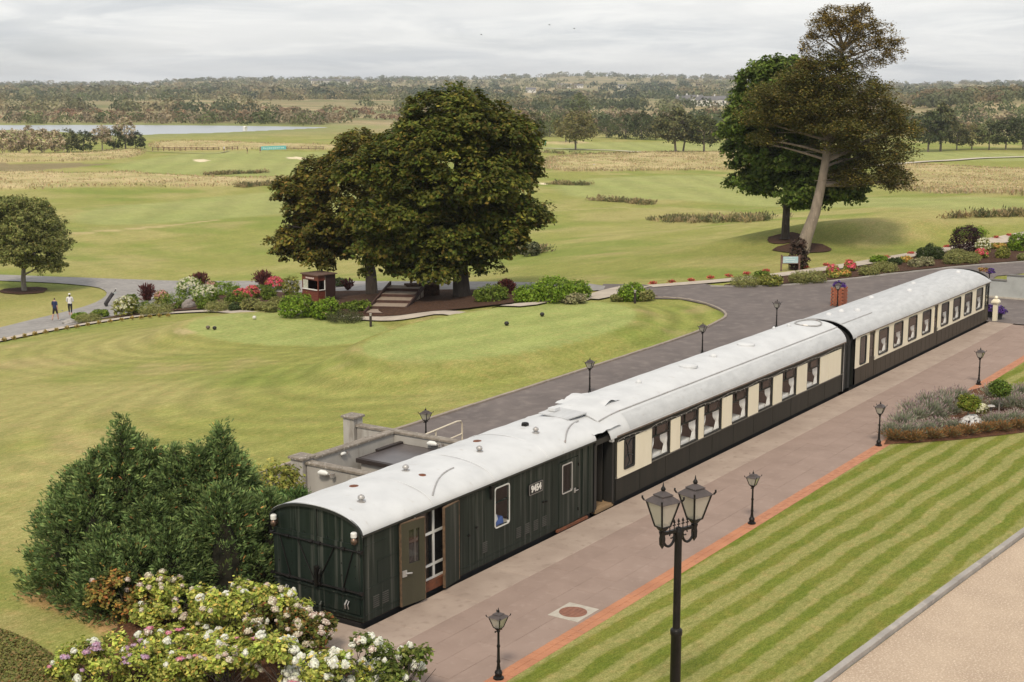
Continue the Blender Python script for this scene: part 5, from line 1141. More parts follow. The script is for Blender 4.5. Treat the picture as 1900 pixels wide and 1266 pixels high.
# clipped brown green hedge at the lower left
hx_, hy_ = (-6.60, 4.07)
hd = empty('hedge', (hx_, hy_, 0), 0, 'low clipped brown green hedge at the lower left corner', 'hedge'); g = np.random.default_rng(77)
n = 26000; PX_ = (-5.75, 7.11); 
pp = [(-6.17, 7.74), (-5.14, 6.55), (-5.15, 5.47), (-5.42, 4.38), (-6.38, 2.75), (-7.85, 1.77), (-9.28, 3.91)]
pp = [(a - hx_, b - hy_) for a, b in pp]; xa = np.array(pp); X = g.uniform(xa[:, 0].min(), xa[:, 0].max(), n * 3); Y = g.uniform(xa[:, 1].min(), xa[:, 1].max(), n * 3); k = inpoly(X, Y, pp); X = X[k][:n]; Y = Y[k][:n]
ed = np.clip(pdist(X, Y, pp) / .25, 0, 1); Z = .34 * np.sqrt(ed) * (.86 + .28 * fbm(X * 2.5, Y * 2.5, 3, 3)) * g.uniform(.75, 1.0, len(X)) + .02
put('foliage', leaf_quads(np.stack([X, Y, Z], 1), unit(np.array([0, 0, 1.]) + rvec(len(X), g) * .8), .085 * g.uniform(.6, 1.3, len(X)), pick([(4, (.22, .215, .068)), (3, (.165, .175, .052)), (2, (.27, .205, .085)), (.4, (.30, .15, .065))], len(X), g), g), hd)

# ================================================================= street furniture
def lamp_proto(h=1.57):
    o = empty('lamp_post', (0, 0, 0))
    m = MB(); m.lathe((0, 0, 0), [(.12, 0), (.12, .03), (.085, .05), (.075, .10), (.09, .13), (.075, .17), (.05, .20), (.045, .26)], 12); m.build('base', BLACK, o, smooth=True)
    m = MB(); m.lathe((0, 0, .25), [(.042, 0), (.034, .1), (.045, .14), (.034, .18), (.030, .45), (.042, .49), (.028, .53), (.025, .80), (.04, .83), (.022, .88), (.022, .93)], 10); m.build('column', BLACK, o, smooth=True)
    m = MB(); m.tube([(-.11, 0, 1.10), (.11, 0, 1.10)], .011, 6); m.lathe((-.11, 0, 1.085), [(.018, 0), (.018, .03)], 6); m.lathe((.11, 0, 1.085), [(.018, 0), (.018, .03)], 6); m.build('ladder_bar', BLACK, o)
    lantern(o, (0, 0, 1.17), .075, .150, .24, .10)
    return o
def lantern(o, c, b, t, h, rh, fin=.1, s=1.):
    """tapered four-sided lantern with glazed sides, hipped cap and finials"""
    x, y, z = c
    m = MB(); m.frus((x, y), b * .45, b * .45, z - b * .9, z, b, b); q = m.build('lantern_frame', BLACK, o)
    m2 = MB(); r = .009 * s
    for sx in (-1, 1):
        for sy in (-1, 1): m2.tube([(x + sx * b, y + sy * b, z), (x + sx * t, y + sy * t, z + h)], r * 1.4, 5)
    for k in (0, 1):
        w_ = (b, t)[k]; zz = (z, z + h)[k]; P = [(x - w_, y - w_, zz), (x + w_, y - w_, zz), (x + w_, y + w_, zz), (x - w_, y + w_, zz)]
        for i in range(4): m2.tube([P[i], P[(i + 1) % 4]], r * 1.2, 5)
    m2.build('glazing_bars', BLACK, q)
    for i in range(4):
        a = R(90 * i); ca, sa = math.cos(a), math.sin(a)
        P = [(-b, -b, z), (b, -b, z), (t, -t, z + h), (-t, -t, z + h)]
        m = MB(); m.add([(x + u * ca - v * sa, y + u * sa + v * ca, w_) for u, v, w_ in P], [(0, 1, 2, 3)]); m.build('pane', FROST, q)
    cap = M('lamp_cap_brown', (.075, .058, .055), (.05, .04, .038), 7, rough=.5, c3=(.35, .33, .31), s3=16, lo3=.70, hi3=.74)
    m = MB(); m.frus((x, y), t * 1.16, t * 1.16, z + h, z + h + rh * .62, t * .52, t * .52); m.frus((x, y), t * .64, t * .64, z + h + rh * .62, z + h + rh * .70, t * .62, t * .62); m.frus((x, y), t * .60, t * .60, z + h + rh * .70, z + h + rh * 1.05, t * .12, t * .12); rf = m.build('lantern_roof', cap, o)
    m = MB(); m.lathe((x, y, z + h + rh), [(.018 * s, 0), (.03 * s, fin * .25), (.026 * s, fin * .4), (.012 * s, fin * .6), (.004, fin * 1.1)], 8)
    m.build('finial', BLACK, rf, smooth=True)
    for sx in (-1, 1):
        for sy in (-1, 1): m = MB(); m.tube([(x + sx * t * 1.14, y + sy * t * 1.14, z + h + .01), (x + sx * t * 1.26, y + sy * t * 1.26, z + h + .035 * s), (x + sx * t * 1.25, y + sy * t * 1.25, z + h + .06 * s)], .012 * s, 5); m.build('corner_finial', BLACK, rf)
    m = MB(); m.lathe((x, y, z + .01), [(.25 * b, 0), (.3 * b, h * .1), (.45 * b, h * .3), (.45 * b, h * .45), (.2 * b, h * .5), (.2 * b, h * .9)], 10); m.build('bulb', M('bulb_white', (.75, .74, .70), rough=.35), q, smooth=True)
LP = lamp_proto()
labs = ['black lamp post on the brick edge nearest the camera, in front of the van', 'black lamp post on the brick edge beside the middle carriage', 'black lamp post on the brick edge at the tip of the lavender bed', 'black lamp post on the brick edge beyond the round topiary trees',
        'black lamp post behind the van, beside the white railing', 'black lamp post on the far side of the train, behind the middle carriage start', 'black lamp post across the train, behind the middle of the cream panelled carriage', 'black lamp post across the train, left of the brick planter', 'black lamp post in front of the brick planter with purple flowers']
spots = [(-.66, -4.33), (12.55, -4.31), (23.45, -4.27), (35.9, -4.25), (13.66, 8.5), (24.65, 8.4), (35.03, 8.4), (43.68, 8.4), (51.76, 8.2)]
for i, ((x, y), lab) in enumerate(zip(spots, labs)):
    o = LP if i == 0 else dup(LP); o.location = (x, y, .02 if y < 0 else .035); o.rotation_euler = (0, 0, R(4 * (i % 3) - 3)); tag(o, lab, 'lamp post', 'lamp posts along the platform' if y < 0 else 'lamp posts along the road')
# tall double lamp in the foreground
tx, ty = (-1.72, -9.14); Z0 = 4.50
tw = empty('double_lamp_post', (tx, ty, 0), R(-20), 'tall black street lamp with two large lanterns on a scrolled crossarm', 'lamp post')
m = MB(); m.lathe((tx, ty, 0), [(.2, 0), (.2, .06), (.13, .12), (.12, .5), (.105, .6), (.10, 2.45), (.115, 2.47), (.115, 2.56), (.10, 2.58), (.072, 2.6), (.07, Z0 - .0), (.05, Z0 + .02)], 16); m.build('post', BLACK, tw, smooth=True)
m = MB(); m.box(tx - .36, tx + .36, ty - .03, ty + .03, Z0, Z0 + .06); m.lathe((tx, ty, Z0 - .12), [(.085, 0), (.085, .12), (.06, .2), (.02, .22)], 10); arm = m.build('crossarm', BLACK, tw)
for s in (-1, 1):
    pts_ = [(tx + s * (.10 + .14 + .14 * math.cos(a)), ty, Z0 - .05 + .19 * math.sin(a) * (1 if math.sin(a) < 0 else .3)) for a in np.linspace(math.pi, 2 * math.pi + .6, 16)]
    m = MB(); m.tube(pts_, .026, 6); m.tube([(tx + s * (.17 + .055 * math.cos(a)), ty, Z0 - .045 + .05 * math.sin(a)) for a in np.linspace(0, 5.2, 10)], .014, 5); m.build('scroll', BLACK, arm, smooth=True)
for dx in (-.22, -.11, .0, .11, .22):
    m = MB(); m.tube([(tx + dx, ty, Z0 + .05), (tx + dx, ty, Z0 + .18)], .010, 5); m.lathe((tx + dx, ty, Z0 + .17), [(.006, 0), (.028, .03), (.004, .09)], 6); m.box(tx + dx - .035, tx + dx + .035, ty - .008, ty + .008, Z0 + .135, Z0 + .155); m.build('spike', BLACK, arm)
for s in (-1, 1):
    m = MB(); m.lathe((tx + s * .405, ty, Z0 - .26), [(.005, 0), (.055, .08), (.06, .2), (.05, .26), (.07, .34)], 4, R(45)); m.build('lantern_socket', BLACK, tw)
    lantern(tw, (tx + s * .405, ty, Z0 + .18), .10, .215, .48, .19, .16, 1.6)

# ---- manhole
mh = empty('manhole', (3.62, -3.62, 0), 0, 'round rusty manhole cover set in a pale square slab', 'manhole')
m = MB(); m.box(3.12, 4.14, -4.05, -3.2, -.03, .008); m.build('surround', M('pale_slab', (.46, .42, .36), (.37, .33, .28), 5, rough=.9, coord='World'), mh)
m = MB(); m.lathe((3.62, -3.62, .004), [(.345, 0), (.345, .012), (.33, .014)], 32); cv_ = m.build('cover', M('rusty_iron', (.26, .115, .075), (.19, .085, .058), 9, rough=.85, bump=.6, bscale=30), mh)
for k in range(5):
    m = MB(); w_ = math.sqrt(.31 ** 2 - (-.24 + k * .12) ** 2) - .02; m.box(3.62 - w_, 3.62 + w_, -3.62 - .24 + k * .12 - .012, -3.62 - .24 + k * .12 + .012, .016, .024); m.build('tread_bar', M('rusty_iron', (.3, .1, .06)), cv_)

# ---- concrete enclosure with flat hatch behind the van
HT_ = 1.48
enc = empty('concrete_enclosure', (8.5, 6.2, 0), 0, 'weathered grey concrete enclosure with mossy copings behind the van', 'wall')
def wallseg(nm, x0, x1, y0, y1, z1=HT_, cap=.045):
    m = MB(); m.box(x0, x1, y0, y1, -.02, z1 - .07); w_ = m.build(nm, CONC, enc)
    m = MB(); m.box(x0 - cap, x1 + cap, y0 - cap, y1 + cap, z1 - .07, z1 - .012); m.frus(((x0 + x1) / 2, (y0 + y1) / 2), (x1 - x0) / 2 + cap, (y1 - y0) / 2 + cap, z1 - .012, z1 + .01, (x1 - x0) / 2 + cap - .02, (y1 - y0) / 2 + cap - .02); m.build('coping', COPE, w_)
wallseg('wall', 6.78, 10.9, 7.72, 7.94); wallseg('wall', 6.42, 6.64, 3.5, 7.5); wallseg('wall', 10.92, 11.14, 3.6, 9.3)
wallseg('pillar', 6.28, 6.76, 7.55, 8.03, HT_ + .14, .06); wallseg('pillar', 10.80, 11.26, 9.34, 9.80, HT_ + .28, .06)
hb = empty('hatch_house', (9.6, 6, 0), 0, 'small rendered housing with a dark wet flat roof inside the concrete enclosure', 'shed')
m = MB(); m.box(8.72, 10.85, 3.8, 7.3, 0, .98); m.build('wall', CONC, hb)
m = MB(); m.box(8.60, 10.88, 3.7, 7.42, .99, 1.12); rfh = m.build('roof', M('hatch_fascia', (.035, .026, .024), rough=.5), hb)
m = MB(); m.box(8.70, 10.80, 3.8, 7.32, 1.121, 1.132); m.build('roof_felt', M('wet_felt', (.10, .085, .085), (.07, .06, .062), 2, rough=.28, spec=.6), rfh)
m = MB(); m.box(9.6, 10.86, 7.30, 7.44, 1.13, 1.20); m.build('upstand', M('hatch_fascia', (.035, .026, .024)), rfh)
def flood(x, y, z, ax, lab):
    o = empty('floodlight', (x, y, z), ax, lab, 'floodlight'); m = MB(); m.tube([(0, 0, 0), (-.12, 0, .02), (-.34, 0, .01), (-.46, 0, -.01)], [.05, .10, .11, .05], 10); m.build('head', WHITEP, o, world=False, smooth=True)
    m = MB(); m.tube([(0, 0, 0), (.2, 0, 0)], .02, 6); m.box(.18, .30, -.05, .05, -.07, .07); m.build('bracket', GALV, o, world=False); o.scale = (.82, .82, .82); return o
flood(6.28, 6.55, 1.28, R(90) + math.pi, 'white floodlight on the near wall of the concrete enclosure'); flood(10.82, 5.9, 1.30, R(90) + math.pi, 'white floodlight on the far wall of the concrete enclosure'); fl_ = flood(8.4, 7.66, 1.30, R(0), 'small floodlight under the long coping of the enclosure'); fl_.scale = (.5, .5, .5)
m = MB()
rl_ = empty('handrail', (12, 8, 0), 0, 'cream painted tubular railing at the roadside behind the van', 'railing')
CRP = M('cream_rail', (.70, .62, .49), rough=.5)
m.tube([(11.9, 7.60, .98), (12.6, 7.66, 1.04), (14.6, 7.86, 1.04), (14.88, 7.89, 1.0), (14.98, 7.9, .88), (14.98, 7.9, 0)], .032, 8); m.build('top_rail', CRP, rl_, smooth=True)
m = MB(); m.tube([(11.9, 7.60, .52), (14.96, 7.9, .52)], .026, 8); m.build('mid_rail', CRP, rl_, smooth=True)
for q in ((13.2, 7.73), (11.95, 7.6)): m = MB(); m.tube([(*q, 0), (*q, 1.03)], .03, 8); m.build('post', CRP, rl_)

# ---- planters and wall at the far end
def flowers(parent, c, r, n, ls, pal, seed, flat=.7, name='flower_mass'):
    g = np.random.default_rng(seed); put(name, crown_mesh('f', [(c[0], c[1], c[2], r, r, r * flat)], n // 12, 12, r * .3, ls, pal, g, mat=PETAL, low=-.3), parent, PETAL)['kind'] = 'stuff'
PURP = [(3, (.11, .05, .26)), (2, (.16, .08, .34)), (1, (.07, .08, .05))]
bpx, bpy_ = 53.3, 8.7
bp_ = empty('brick_planter', (bpx, bpy_, 0), 0, 'square red brick planter pillar topped with purple flowers', 'planter')
for r in range(11):
    for s in range(4):
        for k in range(3):
            m_ = None
            off = -.30 + .2 + k * .2 - (.1 if r % 2 else 0)
            a = R(90 * s); bx_, by_ = off - .0, -.32
            o = link('brick', BRK if (r or s or k) else (BRK := chip_slab('brick', .19, .09, .088, slab_mat('planter_brick', (.36, .12, .07), (.28, .095, .055), (.42, .18, .1)))), bp_); o.location = (bx_ * math.cos(a) - by_ * math.sin(a), bx_ * math.sin(a) + by_ * math.cos(a), .12 + r * .098); o.rotation_euler = (0, 0, a)
m = MB(); m.box(-.31, .31, -.31, .31, 0, 1.13); m.build('mortar_core', M('mortar', (.32, .27, .23), rough=1), bp_, world=False)
flowers(bp_, (0, 0, 1.2), .34, 900, .09, PURP, 5)
gshr = lambda *a: None
pw = empty('garden_wall', (61.65, 0, 0), 0, 'pale grey rendered garden wall with stepped dark coping at the far end', 'wall')
GWALL = M('grey_render', (.40, .41, .40), (.34, .35, .34), 1.5, rough=.85, c3=(.30, .30, .29), s3=3, lo3=.6, hi3=.8)
for y0, y1, h in ((1.45, 3.3, 1.05), (-14., 1.45, 1.40)):
    m = MB(); m.box(61.52, 61.78, y0, y1, -.1, h); o = m.build('wall_section', GWALL, pw)
    m = MB(); m.box(61.47, 61.83, y0 - .02, y1 + .02, h, h + .06); m.build('coping', M('dark_coping', (.16, .15, .14), rough=.8), o)
m = MB(); m.box(61.40, 61.52, -14, 3.2, 0, .10); o = m.build('kerb_strip', M('pale_slab', (.46, .42, .36)), pw)
drape('verge', [(61.8, 3.3), (61.8, -14), (90, -14), (86, 1.0), (72.79, 3.25), (70.18, 4.31), (66.0, 3.9)], turf('verge_turf', None, (.21, .235, .055), (.25, .25, .08)), .0, 1, lambda x, y: .9 - .85 * sstep(3.0, -1.5, -y - 1.0) * 0 - .80 * sstep(-2.5, 4.0, y))
pst = empty('gate_pillar', (53.0, -.25, 0), 0, 'slim cream gate pillar with a moulded cap at the end of the far carriage', 'pillar')
m = MB(); m.box(52.89, 53.11, -.36, -.14, 0, 1.0); m.build('shaft', CREAM, pst); m = MB(); m.box(52.80, 53.20, -.45, -.05, 1.0, 1.08); m.frus((53.0, -.25), .2, .2, 1.08, 1.2, .12, .12); m.lathe((53, -.25, 1.2), [(.06, 0), (.11, .08), (.06, .17)], 10); m.build('cap', CREAM, pst)
def pot(name, x, y, z, lab, pal, seed, r=.3):
    o = empty(name, (x, y, z), 0, lab, 'planter'); m = MB(); m.lathe((0, 0, 0), [(.14, 0), (.2, .3), (.22, .32), (.2, .34)], 12); m.build('pot', M('black_pot', (.03, .03, .035), rough=.6), o, world=False); flowers(o, (0, 0, .48), r, 700, .10, pal, seed)
pot('flower_pot', 53.6, -.3, 0, 'dark pot of purple flowers beside the cream gate pillar', PURP, 8, .36)
pot('flower_pot', 54.1, .3, 0, 'taller purple flowers behind the cream gate pillar', PURP, 9, .30)
hk = empty('hanging_basket', (62.0, 2.6, 0), 0, 'hanging basket of yellow and purple flowers on a thin post by the grey wall', 'basket'); m = MB(); m.tube([(0, 0, 0), (0, 0, 1.6)], .03, 6); m.build('post', BLACK, hk, world=False); flowers(hk, (.1, .0, 1.5), .26, 400, .1, PURP, 12); flowers(hk, (-.35, .3, 1.6), .26, 400, .1, [(2, (.5, .32, .05)), (2, (.4, .2, .2)), (1, (.1, .12, .03))], 13)
# ================================================================= shrubs
g = np.random.default_rng(101)
HEBE = [(5, (0.266, 0.272, 0.093)), (3, (0.322, 0.316, 0.120)), (2, (0.177, 0.184, 0.060))]
BRIGHT = [(5, (0.175, 0.275, 0.028)), (3, (0.243, 0.342, 0.042)), (2, (0.107, 0.178, 0.019))]
MIDG = [(5, (0.145, 0.209, 0.032)), (3, (0.205, 0.258, 0.044)), (2, (0.086, 0.133, 0.021))]
DARKG = [(5, (0.058, 0.085, 0.029)), (3, (0.085, 0.111, 0.039)), (2, (0.039, 0.055, 0.021))]
REDL = [(5, (0.106, 0.035, 0.033)), (3, (0.163, 0.056, 0.044)), (2, (0.062, 0.025, 0.025))]
PALE = [(4, (.32, .31, .17)), (3, (.40, .36, .22)), (2, (.20, .20, .09))]
YELG = [(4, (0.253, 0.270, 0.057)), (3, (0.345, 0.322, 0.081)), (2, (0.161, 0.184, 0.040))]
def shrub(px, py, w, h, lab, pal, ls=.10, n=1500, loc=None, flow=None, nf=0, fsz=.14, spiky=False, group=None, flat=.8, name='shrub', cat='shrub', seed=None):
    gg = np.random.default_rng(seed or int(abs(loc[0]) * 37 + abs(loc[1]) * 11 + n)); x, y = loc
    r = w / 2; o = empty(name, (x, y, T(x, y) + .08), 0, lab, cat, group)
    if spiky:
        k = n // 3; d = unit(np.stack([gg.normal(0, .55, k), gg.normal(0, .55, k), np.abs(gg.normal(1, .25, k))], 1)); u = gg.uniform(.1, 1, (k, 1)); P = d * u * np.array([r * 1.1, r * 1.1, h]); P[:, :2] += gg.normal(0, r * .16, (k, 2))
        put('foliage', leaf_quads(P, unit(np.cross(d, rvec(k, gg))), ls * 2.2 * gg.uniform(.6, 1.2, k), pick(pal, k, gg), gg, .28, unit(d + rvec(k, gg) * .35)), o)
    else:
        put('foliage', crown_mesh('f', [(0, 0, h * .42, r, r, h * .58)] + ([(r * .35, -r * .3, h * .5, r * .6, r * .6, h * .5), (-r * .4, r * .3, h * .4, r * .6, r * .6, h * .5)] if flat > .6 else []), n // 10, 10, max(.12, r * .22), ls, pal, gg, low=-.75, inner=.3, clump_var=.12 if flat < .6 else .2, flat=.8), o)
    if nf:
        nf = int(nf * 1.5)
        C_, N_ = on_ellipsoids([(0, 0, h * .45, r, r, h * .6)], nf, gg, (.95, 1.08), .0); k = np.repeat(np.arange(nf), 6)
        put('flower_mass', leaf_quads(C_[k] + rvec(len(k), gg) * fsz * .5, unit(N_[k] + rvec(len(k), gg) * .6), fsz * .8, pick(flow, len(k), gg, .1), gg, .9), o, PETAL)['kind'] = 'stuff'
    return o
PINKF = [(3, (.72, .10, .13)), (2, (.78, .22, .22)), (1, (.66, .07, .20))]; WF = [(3, (.72, .70, .52)), (1, (.62, .62, .38))]; PK2 = [(3, (.62, .28, .26)), (2, (.55, .36, .3))]; ORF = [(2, (.62, .30, .09)), (2, (.60, .40, .10))]
LB_ = 'shrubs in the bed below the cart track'
rows = [  # base x, base y, width, height, label, palette, kwargs
 ((42.72, 61.19), 1.80, 0.55, 'low grey green mound at the near left tip of the shrub bed', HEBE, dict(flat=.5)),
 ((43.69, 63.39), 1.03, 0.48, 'small bright green tuft behind the first low mound', BRIGHT, {}),
 ((44.97, 62.70), 1.20, 0.57, 'flat olive shrub between the path tip and the white flowers', MIDG, {}),
 ((46.24, 61.33), 1.69, 1.38, 'tall shrub with creamy white flower heads near the golf bag', YELG, dict(flow=WF, nf=60)),
 ((50.27, 65.32), 1.10, 1.11, 'upright dark green bush beside the white flowers by the golf bag', MIDG, {}),
 ((47.46, 60.99), 1.94, 0.90, 'spreading fresh green bush behind the largest grey mound', MIDG, {}),
 ((46.75, 58.51), 2.46, 0.80, 'largest smooth grey green mound beside the footpath', HEBE, dict(flat=.5)),
 ((53.74, 67.34), 1.49, 1.50, 'spiky dark red bush on its own near the cart track', REDL, dict(spiky=True, n=2400)),
 ((52.41, 64.18), 1.02, 1.12, 'loose shrub with faded pink flowers left of the boulder', YELG, dict(flow=PK2, nf=40)),
 ((49.87, 59.93), 1.97, 1.24, 'rounded mid green bush left of the boulder', MIDG, {}),
 ((57.72, 66.61), 1.97, 1.45, 'white flowering hydrangea at the back of the bed, left', BRIGHT, dict(flow=WF, nf=80)),
 ((54.40, 61.31), 1.96, 1.29, 'white flowering hydrangea below the red spiky bush', BRIGHT, dict(flow=WF, nf=90)),
 ((61.56, 69.33), 1.68, 1.41, 'spiky dark red bush rising above white hydrangeas', REDL, dict(spiky=True, n=2400)),
 ((62.06, 68.53), 0.93, 0.47, 'small patch of pink flowers beside the red spiky bush', MIDG, dict(flow=PK2, nf=40)),
 ((58.12, 62.77), 1.94, 1.16, 'broad bright green bush in the middle of the bed', BRIGHT, {}),
 ((49.40, 55.98), 1.36, 0.89, 'dark green bush right of the boulder', MIDG, {}),
 ((47.78, 53.05), 2.02, 0.71, 'smooth oval grey green mound in the middle of the bed', HEBE, dict(flat=.5)),
 ((51.71, 55.22), 1.62, 0.98, 'leafy green bush left of the red azalea', MIDG, {}),
 ((47.78, 51.33), 1.00, 0.55, 'dark green low bush between two grey mounds', DARKG, {}),
 ((47.79, 49.96), 1.30, 0.85, 'grey green bush in front of the red azalea', HEBE, {}),
 ((53.94, 56.85), 1.50, 0.92, 'red azalea on the left, in full flower', MIDG, dict(flow=PINKF, nf=110)),
 ((55.31, 57.15), 1.09, 1.02, 'coral pink azalea next to the red one', YELG, dict(flow=PINKF, nf=70)),
 ((47.07, 48.17), 1.05, 0.61, 'small round grey green mound, first of three', HEBE, dict(flat=.5)),
 ((40.92, 41.53), 0.96, 0.55, 'small round grey green mound, second of three', HEBE, dict(flat=.5)),
 ((49.24, 48.94), 1.00, 0.70, 'small round grey green mound, third of three, behind', HEBE, dict(flat=.5)),
 ((56.71, 57.63), 1.28, 1.03, 'dark green bush behind the grey mounds', MIDG, {}), ((54.10, 54.17), 1.07, 0.91, 'olive bush right of the azaleas', MIDG, {}),
 ((63.29, 63.54), 2.02, 1.39, 'widest spiky dark red bush at the back near the kiosk', REDL, dict(spiky=True, n=3000)),
 ((60.82, 59.92), 1.51, 1.07, 'bright red rhododendron at the back of the bed', MIDG, dict(flow=PINKF, nf=110)),
 ((57.81, 55.37), 1.27, 1.54, 'tall yellow green bush left of the kiosk', YELG, {}),
 ((48.08, 46.83), 1.28, 0.76, 'grey green bush in front of the kiosk boulder', HEBE, {}),
 ((40.23, 38.75), 1.94, 1.49, 'vivid green rounded bush in front of the kiosk, left', BRIGHT, dict(n=2600)), ((40.73, 38.00), 0.87, 0.54, 'small vivid green bush between the two larger ones', BRIGHT, {}),
 ((40.63, 36.68), 1.52, 1.34, 'vivid green bush in front of the kiosk, right', BRIGHT, dict(n=2200)), ((40.67, 35.20), 2.17, 0.60, 'long dark olive mound beside the bollard', [(5, (.085, .095, .04)), (3, (.115, .12, .055))], dict(flat=.5)),
 ((43.77, 36.59), 1.36, 0.69, 'shaded green bush below the left chestnut trunk', MIDG, {}), ((44.84, 38.38), 1.04, 0.42, 'sparse low plant on the shaded mulch', MIDG, {}),
 ((63.24, 55.02), 1.23, 0.71, 'dark round bush right of the kiosk', DARKG, {}), ((59.92, 51.34), 1.10, 1.02, 'thin reddish twiggy bush by the chestnut', REDL, dict(spiky=True, n=700)),
 ((48.03, 29.43), 1.96, 1.03, 'green bush on the right of the chestnut bed', MIDG, dict(n=2200)), ((51.05, 30.32), 1.33, 1.06, 'dark red bush behind the right chestnut bed', REDL, dict(spiky=True, n=2400)),
 ((47.68, 26.25), 1.98, 1.13, 'large vivid green bush, left of the big pair by the tee', BRIGHT, dict(n=2600)), ((42.27, 21.30), 2.12, 1.40, 'tallest vivid green bush beside the raised tee', BRIGHT, dict(n=3200)), ((49.25, 23.93), 1.65, 1.20, 'vivid green bush at the right end of the big pair', BRIGHT, dict(n=2400)),
 ((42.52, 20.03), 1.32, 0.43, 'pale variegated ground cover in front of the vivid bushes', PALE, {}),
 ((49.52, 20.23), 1.55, 1.05, 'vivid green bush on the small island by the junction', BRIGHT, dict(n=2200)), ((49.77, 19.42), 0.97, 0.59, 'olive bush on the small island by the junction', HEBE, {}), ((49.08, 20.91), 0.84, 0.33, 'low grey plant on the left of the small island', HEBE, {})]
rowsR = [
 ((57.95, 16.64), 1.92, 0.69, 'grey green mound at the left tip of the roadside bed', HEBE, dict(flat=.5)), ((58.81, 15.41), 1.57, 0.69, 'yellow green leafy bush beside the first roadside mound', YELG, {}), ((62.18, 17.49), 0.93, 0.43, 'small green bush behind the roadside mounds, near the sign', MIDG, {}),
 ((60.66, 14.14), 1.38, 0.77, 'roadside grey green mound below the sign, left half', HEBE, dict(flat=.5)), ((61.59, 13.56), 1.53, 0.77, 'roadside grey green mound below the sign, right half', HEBE, dict(flat=.5)),
 ((66.76, 11.78), 1.29, 0.65, 'smaller of two grey green roadside mounds in mid bed', HEBE, dict(flat=.5)), ((69.17, 11.60), 1.76, 0.66, 'longer of two grey green roadside mounds in mid bed', HEBE, dict(flat=.5)),
 ((65.47, 13.80), 0.79, 0.65, 'pink flowered plant in the roadside bed, near the sign', YELG, dict(flow=PINKF, nf=36)), ((68.19, 13.63), 0.74, 0.59, 'coral flowered plant in the roadside bed', YELG, dict(flow=PINKF, nf=40)), ((64.22, 13.24), 0.57, 0.32, 'tiny yellow plant under the pink roadside flowers', YELG, dict(flow=ORF, nf=20)), ((65.34, 12.96), 0.79, 0.36, 'orange tinged low plant in the roadside bed', YELG, dict(flow=ORF, nf=26)),
 ((73.82, 13.62), 1.16, 0.46, 'low bright green clump by the footpath, mid bed', BRIGHT, {}), ((73.24, 12.24), 0.91, 0.46, 'dark low bush between mounds and variegated plants', DARKG, {}), ((74.87, 11.98), 0.77, 0.39, 'low orange yellow plant by the footpath', YELG, dict(flow=ORF, nf=26)),
 ((72.92, 10.60), 0.98, 0.53, 'cream variegated bush, left of two', PALE, {}), ((73.84, 10.28), 1.21, 0.61, 'cream variegated bush, right of two', PALE, {}),
 ((77.36, 11.61), 0.86, 0.87, 'dark round clipped bush, left of three', DARKG, dict(flat=.5)), ((78.96, 11.53), 0.87, 1.04, 'dark round clipped bush, middle of three', DARKG, dict(flat=.5)), ((77.97, 10.70), 1.02, 0.94, 'dark round clipped bush, right of three', DARKG, dict(flat=.5)),
 ((75.80, 8.95), 1.30, 0.77, 'grey green mound near the purple bush, left', HEBE, dict(flat=.5)), ((77.09, 8.11), 1.38, 0.77, 'grey green mound near the purple bush, right', HEBE, dict(flat=.5)), ((79.41, 9.69), 1.58, 0.63, 'grey green mound behind the pair near the purple bush', HEBE, dict(flat=.5)),
 ((83.09, 10.14), 2.20, 2.20, 'large dark purple leaved bush in the roadside bed', [(5, (.045, .022, .026)), (3, (.075, .035, .036)), (2, (.03, .018, .02))], dict(n=3000)),
 ((82.43, 8.71), 1.04, 1.21, 'tall white flowered plant beside the purple bush', YELG, dict(flow=WF, nf=60)), ((80.38, 8.24), 0.87, 0.63, 'pink flowered plant right of the purple bush', YELG, dict(flow=PINKF, nf=50)), ((81.25, 6.93), 0.95, 0.79, 'yellow green bush near the right edge', YELG, {}), ((87.25, 8.95), 1.42, 0.34, 'low apricot flowers along the footpath edge', YELG, dict(flow=ORF, nf=50)),
 ((86.72, 7.19), 1.56, 1.40, 'bright green rounded bush at the right edge by the footpath', BRIGHT, dict(n=2400)), ((80.83, 5.29), 0.94, 0.47, 'grey mound at the extreme right of the roadside bed', HEBE, dict(flat=.5)), ((90.77, 12.08), 2.60, 0.61, 'low green hedge of weeds on the mown mound at the right', BRIGHT, {})]

for R_, grp in ((rows, LB_), (rowsR, 'plants in the roadside bed')):
    for loc, w_, h, lab, pal, kw in R_:
        kw = dict(kw); n = kw.pop('n', 1500); sp = kw.get('spiky'); smooth_ = kw.get('flat', .8) < .6
        shrub(0, 0, w_, h * .93, lab, pal, .085 if smooth_ else (.13 if not sp else .16), int(n * (1.6 if smooth_ else 1.)), loc=loc, group=grp, **kw)

# ================================================================= kiosk, steps, bench, boulders
KR = M('kiosk_red', (.17, .040, .022), (.12, .030, .018), 4, (.4, .4, 3), rough=.5); KD = M('kiosk_dark', (.035, .014, .011), rough=.6)
kx, ky = (49.17, 44.85); ks = empty('starter_kiosk', (kx, ky, T(kx, ky) + .05), math.atan2(-FWD[1] * .72 - RT[1] * .69, -FWD[0] * .72 - RT[0] * .69), 'small dark red timber kiosk with a serving window below the chestnuts', 'kiosk')
ks.scale = (1, -1, 1)
